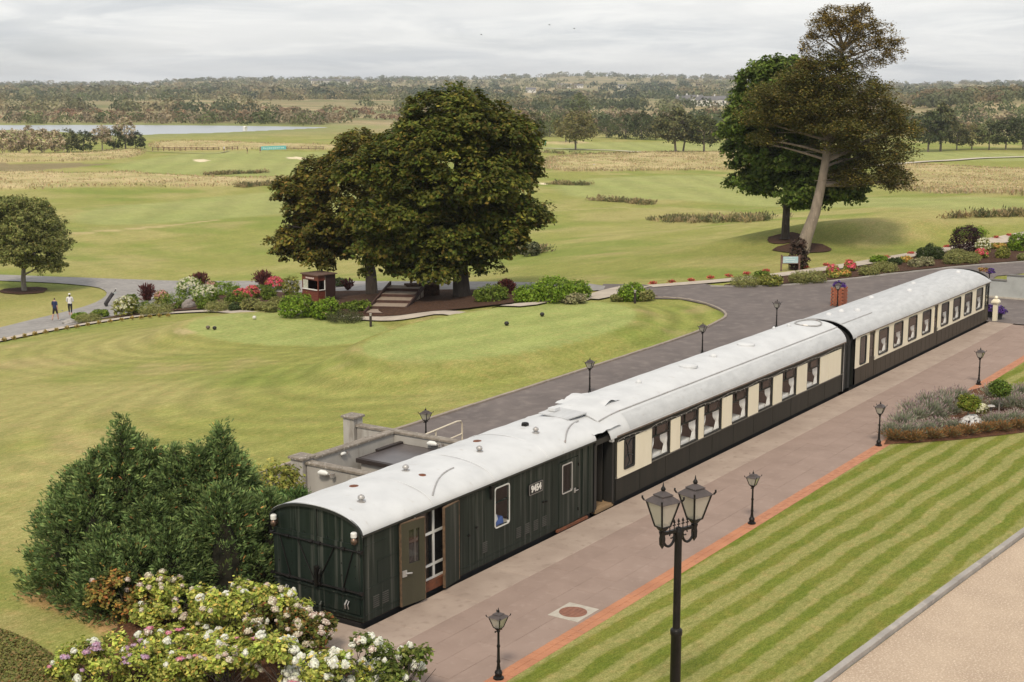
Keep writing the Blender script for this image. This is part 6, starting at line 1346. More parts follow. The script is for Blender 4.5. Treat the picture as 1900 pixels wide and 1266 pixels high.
# local frame: near corner at the origin, front wall along +y, side wall along -x
LF, LS_, HK = 1.75, 1.55, 1.98
def kb(nm, mat, par, *boxes):
    m = MB()
    for b_ in boxes: m.box(*b_)
    return m.build(nm, mat, par, world=False)
z = .0
for k in range(8):
    kb('board', KR, ks, (-.035 + .004 * (k % 2), .0, .06, LF - .06, k * .118, k * .118 + .110))
for k in range(3): kb('board', KR, ks, (-.03, .0, .06, LF - .06, 1.62 + k * .118, 1.62 + k * .118 + .11))
for k in range(8): kb('board', KR, ks, (-.62, -.06, .0, .035, k * .118, k * .118 + .110))
kb('board', KR, ks, (-.62, -.06, 0, .035, 1.62, 1.97))
kb('corner_post', KR, ks, (-.06, .012, -.012, .06, 0, HK)); kb('corner_post', KR, ks, (-.06, .012, LF - .06, LF + .012, 0, HK))
kb('side_panel', KD, ks, (-LS_, -.62, .0, .04, 0, HK)); kb('back_wall', KD, ks, (-LS_, -LS_ + .05, .04, LF, 0, HK)); kb('far_wall', KD, ks, (-LS_ + .05, -.06, LF - .05, LF, 0, HK)); kb('floor', KD, ks, (-LS_ + .05, -.04, .04, LF - .05, 0, .05))
kb('window_sill', WHITEP, ks, (-.05, .09, .05, LF - .05, .945, 1.0)); kb('window_sill', WHITEP, ks, (-.60, -.06, -.06, .03, .945, .99)); kb('window_jamb', WHITEP, ks, (-.62, -.58, -.02, .04, .99, 1.62))
kb('notice', M('notice_paper', (.52, .50, .44), (.34, .36, .27), 7, rough=.8, detail=2), ks, (-.02, .008, LF - .62, LF - .1, 1.02, 1.60))
kb('roof', M('felt_brown', (.16, .095, .075), (.11, .07, .055), 5, rough=.9), ks, (-LS_ - .10, .12, -.12, LF + .10, HK, HK + .07)); kb('door_post', M('grey_post', (.28, .24, .2), rough=.7), ks, (-.66, -.62, -.01, .0, 0, 1.9))
sg = kb('sign_board', M('sign_dark', (.10, .03, .025), rough=.6), ks, (.0, .022, .38, 1.36, 1.66, 1.86)); gk = random.Random(2); yy = .42
for k in range(8):
    wl = gk.uniform(.07, .11); kb('lettering', M('sign_pale', (.62, .50, .46), rough=.6), sg, (.022, .026, yy, yy + wl, 1.71, 1.71 + gk.uniform(.09, .11))); yy += wl + .022
stp = empty('kiosk_step', (kx, ky, T(kx, ky)), ks.rotation_euler[2], 'pale stone slab at the foot of the red kiosk', 'step'); stp.scale = (1, -1, 1); kb('slab', PATHC, stp, (.1, .9, .4, 1.5, .06, .14))
# timber edged steps up to the bench
s0 = np.array((43.29, 34.29)); s1 = np.array((50.16, 37.73)); dirv = s1 - s0; Ls = np.linalg.norm(dirv); dirv /= Ls; an = math.atan2(dirv[1], dirv[0])
stt = empty('garden_steps', (*s0, T(*s0)), an, 'timber edged garden steps climbing the bed to the bench', 'steps')
zrise = .16; run = Ls / 5
TRD = M('step_gravel', (.36, .285, .225), (.28, .22, .175), 5, rough=1, coord='World'); RIS = M('step_timber', (.075, .035, .025), (.05, .025, .02), 4, rough=.9)
for k in range(5):
    m = MB(); m.box(k * run, (k + 1) * run + .02, -1.15, 1.15, -.6, .10 + k * zrise); o = m.build('tread', TRD, stt, world=False)
    m = MB(); m.box(k * run - .05, k * run, -1.18, 1.18, -.6, .115 + k * zrise); m.build('riser', RIS, o, world=False)
for s in (-1, 1):
    m = MB(); m.add([(-.1, s * 1.2 - .05, -.1), (-.1, s * 1.2 + .05, -.1), (Ls + .1, s * 1.2 + .05, zrise * 5 - .1), (Ls + .1, s * 1.2 - .05, zrise * 5 - .1), (-.1, s * 1.2 - .05, .2), (-.1, s * 1.2 + .05, .2), (Ls + .1, s * 1.2 + .05, zrise * 5 + .2), (Ls + .1, s * 1.2 - .05, zrise * 5 + .2)], [(3, 2, 1, 0), (4, 5, 6, 7), (0, 1, 5, 4), (1, 2, 6, 5), (2, 3, 7, 6), (3, 0, 4, 7)]); m.build('side_rail', RIS, stt, world=False)
bq = s1 + dirv * .5 + np.array([.35, -.75]); bn = empty('park_bench', (*bq, T(*s0) + zrise * 5 + .08), math.atan2(-FWD[1], -FWD[0]) + R(90) + R(12), 'dark timber park bench at the top of the garden steps', 'bench')
BW = M('bench_wood', (.10, .05, .035), (.20, .125, .095), 4, (.3, 3, 3), rough=.7)
for k in range(4): kb('slat', BW, bn, (-.75, .75, -.42 + k * .115, -.42 + k * .115 + .095, .42, .455))
for k in range(3): kb('back_slat', BW, bn, (-.75, .75, .04, .075, .55 + k * .15, .55 + k * .15 + .12))
for sx in (-.72, .72): kb('leg', BW, bn, (sx - .04, sx + .04, .0, .08, -.1, 1.02)); kb('leg', BW, bn, (sx - .04, sx + .04, -.46, -.38, -.1, .62)); kb('armrest', BW, bn, (sx - .05, sx + .05, -.50, .06, .62, .66))
m = MB(); pd = empty('bench_pad', (*bq, T(*s0) + .6), bn.rotation_euler[2]); pd['kind'] = 'structure'; kb('paving', MULCH, pd, (-1.1, 1.1, -.9, .5, -.6, .2)) 
def rock(px, w, h, lab, seed, mat):
    g = np.random.default_rng(seed); bm = bmesh.new(); bmesh.ops.create_icosphere(bm, subdivisions=3, radius=1)
    for v in bm.verts:
        p = np.array(v.co); n = fbm(p[0] * 1.3 + seed, p[1] * 1.3 + p[2] * 1.7, seed, 3); v.co = Vector(p * (.72 + .55 * n) * [w / 2, w / 2 * .8, h * .55])
    me = bpy.data.meshes.new('boulder'); bm.to_mesh(me); bm.free(); me.materials.append(mat); o = link('boulder', me); o.location = (*px, T(*px) + h * .22); tag(o, lab, 'rock', 'boulders in the shrub bed')
RK = M('boulder_stone', (.26, .225, .21), (.17, .15, .145), 3, rough=.9, bump=.6, bscale=8)
rock((50.07, 58.68), 1.14, 0.91, 'grey pointed boulder in the middle of the shrub bed', 3, RK); rock((49.48, 47.71), 1.07, 0.62, 'brownish boulder left of the kiosk', 5, RK); rock((41.77, 62.22), 1.01, 0.47, 'flat pale boulder at the tip of the bed by the two walkers', 7, M('pale_stone', (.36, .34, .32), (.25, .235, .22), 3, rough=.9, bump=.6)); rock((54.56, 68.95), 0.71, 0.31, 'small boulder beside the lone red spiky bush', 9, RK); rock((58.80, 61.55), 0.97, 0.45, 'lilac grey boulder behind the azaleas', 11, RK)
# path lights
bl = MB(); bl.lathe((0, 0, 0), [(.075, 0), (.075, .62), (.07, .64)], 12); BL1 = bl.mesh('post', M('bollard_black', (.03, .022, .02), rough=.5)); bl = MB(); bl.lathe((0, 0, .64), [(.06, 0), (.06, .1), (.08, .105), (.08, .14), (.02, .16)], 12); BL2 = bl.mesh('lamp_head', M('bollard_grey', (.38, .35, .33), rough=.5))
for q, lab in (((40.04, 32.66), 'dark path bollard light below the garden steps'), ((48.52, 19.46), 'dark path bollard light on the far tee edge by the island bush')):
    o = empty('bollard_light', (*q, T(*q)), 0, lab, 'bollard'); link('post', BL1, o); link('lamp_head', BL2, o)
# tee markers
tmk = MB(); tmk.lathe((0, 0, 0), [(.05, 0), (.11, .05), (.13, .11), (.10, .18), (.04, .21)], 10); 
TMB = tmk.mesh('tee_marker', M('marker_black', (.018, .015, .014), rough=.5), smooth=True); TMW = tmk.mesh('tee_marker', M('marker_white', (.62, .60, .56), rough=.5), smooth=True); TMY = tmk.mesh('tee_marker', M('marker_brown', (.12, .09, .07), rough=.5), smooth=True)
for q, me, lab in (((33.99, 40.04), TMY, 'brown tee marker on the left tee, left of the black one'), ((34.07, 39.58), TMB, 'black tee marker on the left tee'), ((38.11, 40.27), TMW, 'white topped tee marker at the back of the left tee'), ((34.23, 18.98), TMB, 'black tee marker in the middle of the raised right tee'), ((37.64, 19.02), TMB, 'black tee marker at the back of the raised right tee')):
    o = link('tee_marker', me); o.location = (*q, T(*q)); tag(o, lab, 'tee marker', 'tee markers')
# tufts along the path edges and the red flower row
TUF = [(3, (.42, .30, .09)), (2, (.50, .36, .14)), (2, (.26, .22, .07))]
def tuft_mesh(pal, seed, n=60, r=.2, h=.26, fl=None):
    g = np.random.default_rng(seed); d = unit(np.stack([g.normal(0, .7, n), g.normal(0, .7, n), np.abs(g.normal(.8, .3, n))], 1)); P = d * g.uniform(.3, 1, (n, 1)) * [r, r, h]
    return np_mesh('tuft', *leaf_quads(P, unit(np.cross(d, rvec(n, g))), .15, pick(pal, n, g), g, .45, d)[:2], LEAF, leaf_quads(P, unit(np.cross(d, rvec(n, g))), .15, pick(pal, n, g), g, .45, d)[2])
TM_ = [tuft_mesh(TUF, s) for s in (1, 2, 3)]; RM_ = [tuft_mesh([(3, (.58, .10, .09)), (2, (.66, .17, .14)), (1, (.12, .13, .04))], s, 80, .3, .2) for s in (4, 5, 6)]
for k, q in enumerate([(33.07, 57.94), (33.84, 57.95), (34.99, 58.34), (35.91, 58.47), (36.85, 58.54), (37.92, 58.77), (38.75, 58.71), (39.57, 58.64), (40.53, 58.67), (41.50, 58.64), (42.33, 58.42), (43.16, 58.19), (43.85, 57.89), (44.24, 57.37), (44.62, 56.89), (44.98, 56.28), (45.19, 55.62)]):
    o = link('path_tuft', TM_[k % 3]); o.location = (*q, T(*q) + .03); o.rotation_euler = (0, 0, k); tag(o, 'golden tuft along the near edge of the footpath, %s from the left edge' % ORD[k], 'plant', 'tufts along the footpath')
for k, q in enumerate([(57.05, 22.80), (58.13, 22.03), (59.26, 21.14), (60.83, 20.53), (62.13, 19.81), (63.74, 19.25), (65.42, 18.54), (68.35, 16.88), (70.24, 16.10), (72.87, 15.47), (76.62, 14.01), (79.97, 13.32), (85.65, 12.31), (91.68, 10.26), (93.39, 9.66)]):
    o = link('red_begonia', RM_[k % 3]); o.location = (*q, T(*q) + .04); o.rotation_euler = (0, 0, k); o.scale = (1.15, 1.15, 1.0); tag(o, 'clump of red bedding flowers on the far path edge, %s from the junction' % ORD[k], 'plant', 'red bedding clumps along the path')
# ---- blue sign by the pine
q = (66.80, 17.39); sn = empty('info_sign', (*q, T(*q)), math.atan2(-FWD[1], -FWD[0]) + R(90), 'pale blue information board on dark timber posts beside the leaning pine', 'sign')
for sx in (-.62, .62): kb('post', BW, sn, (sx - .05, sx + .05, -.05, .05, 0, 1.12))
kb('frame', BW, sn, (-.57, .57, -.03, .03, .50, 1.05)); pn = kb('panel', M('sign_blue', (.30, .47, .52), (.44, .56, .58), 2, rough=.4, detail=1), sn, (-.52, .52, -.042, -.028, .55, 1.0))
for k, (a, b_) in enumerate(((-.1, .12), (-.36, .30), (-.30, .24))): kb('print', M('sign_white', (.68, .72, .72), rough=.5), pn, (a, b_, -.046, -.043, .90 - k * .12, .93 - k * .12))

# ================================================================= people
SKIN = M('skin', (.46, .27, .20), rough=.6)
def person(loc, rz, label, joints, edges, rad, paint, mats, hair=None, extra=None, scale=1.):
    me = bpy.data.meshes.new('person'); names = list(joints); me.from_pydata([joints[n] for n in names], [(names.index(a), names.index(b_)) for a, b_ in edges], [])
    o = bpy.data.objects.new('person', me); col.objects.link(o); md = o.modifiers.new('s', 'SKIN'); md.use_smooth_shade = True
    sv = me.skin_vertices[0].data
    for i, n in enumerate(names): r = rad[n]; sv[i].radius = r if isinstance(r, tuple) else (r, r); sv[i].use_root = (n == 'pelvis')
    sb = o.modifiers.new('b', 'SUBSURF'); sb.levels = sb.render_levels = 2
    dg = bpy.context.evaluated_depsgraph_get(); nm = bpy.data.meshes.new_from_object(o.evaluated_get(dg)); bpy.data.objects.remove(o)
    nm.materials.clear()
    for m_ in mats: nm.materials.append(m_)
    for p in nm.polygons: p.material_index = paint(p.center); p.use_smooth = True
    r = link('person', nm); r.location = loc; r.rotation_euler = (0, 0, rz); r.scale = (scale,) * 3; tag(r, label, 'person'); return r
def body(stride=.22, club=False, arms='swing', lean=0.):
    J = dict(pelvis=(0, 0, .93), waist=(0, 0, 1.08), chest=(0, lean * .5, 1.30), neck0=(0, lean, 1.46), neck=(0, lean, 1.53), head=(0, lean + .015, 1.64), crown=(0, lean + .01, 1.72), nose=(0, lean + .10, 1.63))
    E_ = [('pelvis', 'waist'), ('waist', 'chest'), ('chest', 'neck0'), ('neck0', 'neck'), ('neck', 'head'), ('head', 'crown'), ('head', 'nose')]
    Rd = dict(pelvis=(.155, .115), waist=(.145, .11), chest=(.165, .12), neck0=(.09, .08), neck=.052, head=.085, crown=.06, nose=.016)
    for s, n in ((-1, 'l'), (1, 'r')):
        st = stride * s
        J.update({n + 'hip': (s * .095, 0, .88), n + 'knee': (s * .10, st * .5 + .03, .50), n + 'ankle': (s * .10, st - .02, .085 + max(0, -st) * .25), n + 'toe': (s * .11, st + .15, .035 + max(0, -st) * .05)})
        E_ += [('pelvis', n + 'hip'), (n + 'hip', n + 'knee'), (n + 'knee', n + 'ankle'), (n + 'ankle', n + 'toe')]
        Rd.update({n + 'hip': .095, n + 'knee': .062, n + 'ankle': .04, n + 'toe': .035})
        if arms == 'swing': el = (s * .26, -st * .25 - .02, 1.14); wr = (s * .27, -st * .6 + .10, .92); hd_ = (s * .265, -st * .7 + .13, .84)
        else: el = (s * .25, .08, 1.13); wr = (s * .12, .26, 1.12); hd_ = (s * .06, .29, 1.14)
        J.update({n + 'sho': (s * .185, lean, 1.42), n + 'elb': el, n + 'wri': wr, n + 'hand': hd_})
        E_ += [('neck0', n + 'sho'), (n + 'sho', n + 'elb'), (n + 'elb', n + 'wri'), (n + 'wri', n + 'hand')]
        Rd.update({n + 'sho': .068, n + 'elb': .045, n + 'wri': .028, n + 'hand': .034})
        hv = Vector(hd_) - Vector(wr); hv.normalize(); sd_ = hv.cross(Vector((1, 0, 0))).normalized()
        for k in range(4):
            a = Vector(hd_) + sd_ * (k - 1.5) * .017 + hv * .03; b_ = a + hv * (.055 - .008 * abs(k - 1.3)) + Vector((-s * .012, 0, 0)); J[n + 'f%d' % k] = tuple(a); J[n + 'g%d' % k] = tuple(b_); E_ += [(n + 'hand', n + 'f%d' % k), (n + 'f%d' % k, n + 'g%d' % k)]; Rd[n + 'f%d' % k] = .0085; Rd[n + 'g%d' % k] = .007
        t_ = Vector(wr) * .4 + Vector(hd_) * .6 + sd_ * .04; J[n + 'th'] = tuple(t_); J[n + 'th2'] = tuple(t_ + hv * .045 + sd_ * .012); E_ += [(n + 'hand', n + 'th'), (n + 'th', n + 'th2')]; Rd[n + 'th'] = .010; Rd[n + 'th2'] = .008
    return J, E_, Rd
NAVY = M('navy_shirt', (.016, .03, .09), (.012, .022, .065), 6, rough=.85); BLK = M('black_shorts', (.016, .016, .019), rough=.85); WSH = M('white_shirt', (.72, .70, .72), (.64, .62, .64), 6, rough=.85); SHOE = M('white_shoe', (.70, .69, .67), rough=.6); HAIR = M('brown_hair', (.045, .026, .018), rough=.7); PINKL = M('flushed_skin', (.52, .32, .26), rough=.6)
def paint_man(c):
    if c.z < .10: return 3
    if c.z < .55: return 0
    if c.z < .96 and abs(c.x) < .22: return 2
    if c.z > 1.60: return 4 if (c.y < .05 or c.z > 1.69) else 0
    if c.z > 1.49: return 0
    if abs(c.x) > .215 and c.z < 1.20: return 0
    return 1
def paint_woman(c):
    if c.z < .09: return 3
    if c.z < .30: return 0
    if c.z < .98 and abs(c.x) < .22: return 2
    if c.z > 1.665: return 3
    if c.z > 1.50: return 4 if c.y < .04 else 0
    if c.z < .93: return 0
    return 1
J, E_, Rd = body(.24)
q = (42.46, 64.58); away = math.atan2(FWD[1], FWD[0]) - R(90)
p1 = person((*q, T(*q) + .06), away - R(18), 'golfer walking away in a navy polo shirt and black shorts, white shoes', J, E_, Rd, paint_man, [SKIN, NAVY, BLK, SHOE, HAIR])
m = MB(); m.tube([(.265, .0, .84), (.33, .42, .74)], .010, 6); m.box(.32, .36, .40, .46, .70, .76); o = m.build('golf_club', GALV); o.location = p1.location; o.rotation_euler = p1.rotation_euler; tag(o, 'golf club carried by the golfer in navy', 'golf club')
J, E_, Rd = body(-.16, arms='fold')
q = (44.90, 65.90); p2 = person((*q, T(*q) + .06), away + R(8), 'golfer walking away in a white top, white cap and black cropped trousers', J, E_, Rd, paint_woman, [PINKL, WSH, BLK, SHOE, HAIR])
m = MB(); m.lathe((0, .01, 1.665), [(.098, 0), (.097, .04), (.07, .085), (.02, .10)], 12); m.box(-.07, .07, .06, .20, 1.665, 1.68); o = m.build('cap', SHOE, p2, world=False, smooth=True)
m = MB(); m.tube([(0, -.08, 1.66), (0, -.13, 1.58), (0, -.11, 1.46)], [.03, .034, .012], 7); m.build('ponytail', HAIR, p2, world=False)
# golf bag on a trolley
q = (50.53, 68.06); gb = empty('golf_bag', (*q, T(*q) + .06), away - R(70), 'black golf bag with club heads on a trolley behind the white flowers', 'golf bag')
m = MB(); m.tube([(0, -.35, .18), (0, -.1, .5), (0, .28, 1.0)], [.13, .15, .15], 10); m.build('bag', M('bag_black', (.02, .018, .022), (.035, .03, .034), 8, rough=.6), gb, world=False, smooth=True)
m = MB(); m.tube([(.1, -.2, .2), (.13, 0, .55), (.12, .12, .75)], [.06, .085, .05], 8); m.build('pocket', M('bag_black', (.02, .018, .022)), gb, world=False)
for k, (a, b_) in enumerate(((-.08, .1), (.02, .16), (.09, .06), (-.02, .02), (.06, -.02))):
    m = MB(); m.tube([(a * .6, .25, .95), (a, .42 + b_ * .4, 1.18 + b_)], .012, 6); m.tube([(a - .03, .42 + b_ * .4, 1.18 + b_), (a + .06, .46 + b_ * .4, 1.2 + b_)], .032, 7); m.build('club', WHITEP if k == 1 else M('club_dark', (.025, .022, .024), rough=.35), gb, world=False)
for s in (-1, 1): m = MB(); m.tube([(s * .30, -.30, .14), (s * .34, -.30, .14)], .14, 14); m.build('wheel', M('wheel_black', (.02, .02, .02), rough=.7), gb, world=False)
m = MB(); m.tube([(-.3, -.3, .14), (.3, -.3, .14)], .015, 6); m.tube([(0, -.35, .16), (0, .3, .95), (0, .55, 1.05)], .018, 6); m.build('trolley_frame', M('teal_frame', (.30, .50, .48), rough=.4), gb, world=False)
# distant golfers
def tiny(px, lab, seed, shirt, bend):
    J, E_, Rd = body(.12, arms='swing', lean=bend); o = person((*px, T(*px)), away + R(70 + seed * 30), lab, J, E_, Rd, paint_man, [SKIN, shirt, BLK, BLK, HAIR]); return o
DKS = M('dark_top', (.03, .028, .03), rough=.85)
tiny((248.04, 244.82), 'distant golfer in dark clothes bending on the green, left of the blue banner', 1, DKS, .12); tiny((253.00, 244.96), 'distant golfer in dark clothes standing at the end of the blue banner', 2, DKS, 0.); tiny((248.98, 254.17), 'distant golfer in a pale top near the timber fence', 3, WSH, .08)

# ================================================================= lavender bed, topiary
BEDL = [(23.68, -4.38), (24.55, -5.27), (25.69, -6.28), (27.20, -7.39), (28.39, -8.15), (29.73, -8.20), (35.03, -6.90), (35.34, -6.06), (36.13, -4.74), (34.09, -4.19), (31.45, -3.89), (28.63, -3.72), (25.86, -3.92)]
drape('flower_bed', BEDL, SOIL, .03, .4, flat)
def lav_mesh(seed, grn, tipc, n=420, r=.42, h=.55, spike=.35):
    g = np.random.default_rng(seed); d = unit(np.stack([g.normal(0, .62, n), g.normal(0, .62, n), np.abs(g.normal(1, .25, n))], 1)); u = g.uniform(.25, 1, (n, 1)) ** .7
    P = d * u * [r * 1.15, r * 1.15, h]; P[:, :2] += g.normal(0, r * .22, (n, 2)); c = pick(grn, n, g)
    parts = [leaf_quads(P, unit(np.cross(d, rvec(n, g))), .17 * g.uniform(.7, 1.3, n), c, g, .20, unit(d + rvec(n, g) * .25))]
    k = int(n * spike); dd = d[:k]; Q = dd * [r * 1.25, r * 1.25, h] * g.uniform(1.0, 1.3, (k, 1)); Q[:, :2] += g.normal(0, r * .2, (k, 2))
    parts.append(leaf_quads(Q, unit(np.cross(dd, rvec(k, g))), .12 * g.uniform(.7, 1.3, k), pick(tipc, k, g), g, .22, unit(dd + rvec(k, g) * .15))); parts.append(leaf_quads(Q - dd * .11, unit(np.cross(dd, rvec(k, g))), .16, pick(grn, k, g), g, .08, dd))
    V, F_, C_ = join(parts); return np_mesh('lavender', V, F_, LEAF, C_)
GRN = [(4, (.25, .27, .185)), (3, (.33, .34, .25)), (2, (.17, .19, .11))]
LTIP = [(3, (.38, .30, .28)), (2, (.44, .37, .33)), (2, (.27, .19, .20))]; OTIP = [(4, (.30, .145, .05)), (3, (.36, .20, .08)), (2, (.18, .10, .045))]; OGR = [(3, (.26, .14, .055)), (2, (.20, .13, .055)), (2, (.16, .17, .09))]
LM = [lav_mesh(s, GRN, LTIP) for s in (1, 2, 3)]; OM = [lav_mesh(s, OGR, OTIP, 380, .34, .42, .5) for s in (4, 5, 6)]
fr_ = [(24.50, -4.49), (24.72, -5.10), (25.41, -5.58), (26.02, -6.06), (26.77, -6.46), (27.43, -6.86), (28.04, -7.33), (28.73, -7.77)]
for k, q in enumerate(fr_):
    o = link('heather_clump', OM[k % 3]); o.location = (*q, .03); o.rotation_euler = (0, 0, k * 1.3); o.scale = (1.1, 1.1, .75); tag(o, 'rust brown faded lavender in the front row of the bed, %s from the lamp post' % ORD[k], 'plant', 'faded front row of the lavender bed')
    if k in (3, 4, 5): continue
    q2 = (q[0] + .42, q[1] + .30); o = link('lavender', LM[k % 3]); o.location = (*q2, .03); o.rotation_euler = (0, 0, k * 2.1); o.scale = (1, 1, .9); tag(o, 'silvery lavender right behind the rusty front row, %s from the lamp post' % ORD[k], 'plant', 'silver second row of the lavender bed')
bk = [(26.05, -4.21), (27.36, -4.35), (28.54, -4.55), (29.71, -4.68), (28.10, -3.89), (29.70, -4.01), (30.78, -4.27), (31.50, -4.65)]
for k, q in enumerate(bk):
    o = link('lavender', LM[(k + 1) % 3]); o.location = (*q, .03); o.rotation_euler = (0, 0, k); o.scale = (1.15, 1.15, 1.15); tag(o, 'tall lavender with mauve spikes against the platform, %s from the lamp post' % ORD[k], 'plant', 'lavender against the platform edge')
for k, q in enumerate([(33.00, -6.20), (33.88, -6.44), (31.79, -7.29), (31.78, -6.78), (33.26, -5.53)]):
    o = link('lavender', LM[k % 3]); o.location = (*q, .03); o.rotation_euler = (0, 0, k); tag(o, 'lavender at the right end of the bed, beyond the topiary, %s from the lamp side' % ORD[k], 'plant', 'lavender beyond the topiary')
for k, q in enumerate([(26.36, -4.67), (27.17, -5.13), (27.31, -5.79), (28.72, -6.68), (29.37, -7.05), (30.17, -7.30), (31.62, -6.19), (31.93, -5.30), (29.74, -5.05), (28.56, -4.89)]):
    o = link('lavender', LM[(k + 2) % 3]); o.location = (*q, .03); o.rotation_euler = (0, 0, k * 1.7); o.scale = (.95, .95, .62); tag(o, 'low silvery lavender filling the middle of the bed, %s counted from the lamp post' % ORD[k], 'plant', 'lavender filling the middle of the bed')
def topiary(q, h, r, lab, pal, seed):
    g = np.random.default_rng(seed); o = empty('topiary_tree', (*q, .02), 0, lab, 'tree', 'lollipop trees in the lavender bed')
    m = MB(); m.tube([(0, 0, 0), (.02, .01, h * .5), (0, 0, h)], [.035, .03, .025], 7); m.build('trunk', BARKG, o, world=False)
    put('crown', crown_mesh('c', [(0, 0, h + r * .45, r, r, r * .78)], 190, 14, .12, .085, pal, g, inner=.4, flat=.8), o)
topiary((28.26, -6.01), .72, .36, 'yellow green lollipop tree standing in front of the white stone', [(4, (.20, .25, .035)), (3, (.27, .29, .05)), (2, (.11, .15, .025)), (.5, (.3, .2, .05))], 4)
topiary((30.53, -6.55), .92, .37, 'darker green lollipop tree on a thin stem behind the white stone', [(4, (.12, .185, .03)), (3, (.17, .23, .04)), (2, (.07, .11, .02))], 5)
g = np.random.default_rng(3); q = (28.15, -6.14)
o = empty('marble_chippings', (*q, .03), 0, 'heap of white marble chippings round the yellow green lollipop tree', 'stones'); bm = bmesh.new()
for k in range(150):
    a = g.uniform(0, 6.28); r = g.uniform(0, 1) ** .6; M_ = Matrix.Translation((r * .75 * math.cos(a) + .12, r * .42 * math.sin(a), (.34 * (1 - r * r) + .02))) @ Matrix.Rotation(g.uniform(0, 6), 4, Vector(rvec(1, g)[0])) @ Matrix.Diagonal((g.uniform(.05, .11), g.uniform(.05, .09), g.uniform(.03, .06), 1)); bmesh.ops.create_icosphere(bm, subdivisions=1, radius=1, matrix=M_)
me = bpy.data.meshes.new('chippings'); bm.to_mesh(me); bm.free(); me.materials.append(M('marble_white', (.62, .61, .60), (.46, .45, .44), 4, rough=.7)); link('chippings', me, o)['kind'] = 'stuff'
q = (29.99, -6.39); o = empty('garden_light', (*q, .02), 0, 'small mushroom shaped garden light between the lollipop trees', 'garden light'); m = MB(); m.lathe((0, 0, 0), [(.04, 0), (.04, .42)], 8); m.build('post', M('grey_iron', (.10, .09, .085), rough=.6), o, world=False); m = MB(); m.lathe((0, 0, .42), [(.06, 0), (.15, .03), (.13, .06), (.02, .09)], 12); m.build('cap', M('grey_cap', (.40, .38, .36), rough=.5), o, world=False)
hydr = shrub(0, 0, .4, .35, 'small pale flowered plant beside the garden light', YELG, .07, 300, loc=(30.17, -6.01), flow=WF, nf=14)
# yellow green shrub behind the junipers
q = camxy(-6.9, 39.2); shrub(0, 0, 1.7, 2.05, 'rounded yellow green shrub peeping out behind the junipers', YELG, .12, 3600, loc=q)

# ================================================================= golf course in the distance
TUS = [(3, (.30, .24, .12)), (2, (.19, .19, .085)), (2, (.38, .30, .17)), (2, (.12, .13, .06))]
def tussocks(poly_line, wd, n, lab, h=.8, pal=TUS, seed=1):
    g = np.random.default_rng(seed); P = np.array(poly_line); t = g.uniform(0, len(P) - 1.001, n); i = t.astype(int); f = (t - i)[:, None]; c = P[i] * (1 - f) + P[i + 1] * f + g.normal(0, wd, (n, 2))
    per = 26; ci = np.repeat(np.arange(n), per); N_ = n * per; d = unit(np.stack([g.normal(0, .6, N_), g.normal(0, .6, N_), np.abs(g.normal(1, .3, N_))], 1)); hh = (h * g.uniform(.4, 1.25, n))[ci]
    b_ = np.column_stack([c, terrain(c[:, 0], c[:, 1])])[ci]; Pp = b_ + d * (g.uniform(.2, 1, N_) * hh)[:, None] + np.column_stack([g.normal(0, h * .35, (N_, 2)), np.zeros(N_)])
    tone = pick(pal, n, g, .1)[ci] * g.normal(1, .15, (N_, 1)); o = empty('tall_grass', (0, 0, 0), 0, lab, 'grass'); o['kind'] = 'stuff'
    put('blades', leaf_quads(Pp, unit(np.cross(d, rvec(N_, g))), h * .55 * g.uniform(.6, 1.3, N_), tone.clip(.01, .9), g, .3, d), o); return o
for a in (([(179.90, 189.67), (185.78, 188.76), (191.27, 184.71)], .5, 90, 'long strip of tall dry grass on the fairway left of the chestnuts'), ([(152.91, 153.97), (159.35, 154.69), (167.96, 156.90)], .8, 100, 'tuft strip of tall grass nearest the left chestnut'), ([(164.17, 90.42), (162.88, 85.14), (160.42, 78.49)], .6, 90, 'short strip of tall grass in the middle fairway'), ([(133.59, 62.77), (127.80, 55.03), (125.34, 49.68), (119.00, 41.91)], 1.0, 190, 'long strip of tall grass before the sycamore'), ([(195.74, 117.80), (194.42, 113.54), (194.81, 109.83)], .6, 60, 'strip of tall grass right beside the large chestnut'), ([(87.17, 56.86), (87.17, 54.06), (86.81, 50.78)], .5, 90, 'pale tall grass seen under the right side of the large chestnut'), ([(112.90, 20.01), (114.95, 16.49), (117.07, 14.51)], .5, 50, 'thin line of dry grass at the right edge of the fairway'), ([(323.17, 227.33), (292.66, 182.96), (290.75, 162.21), (299.24, 157.55)], 2., 160, 'dark rushes along the edge of the straw coloured rough')):
    tussocks(*a, seed=len(a[3]))
q = (83.91, 49.80); shrub(0, 0, 1.68, 1.14, 'grey green gorse bush right of the large chestnut on the fairway', [(4, (.12, .13, .07)), (3, (.16, .165, .09)), (2, (.07, .08, .04))], .2, 1500, loc=q, name='gorse_bush')
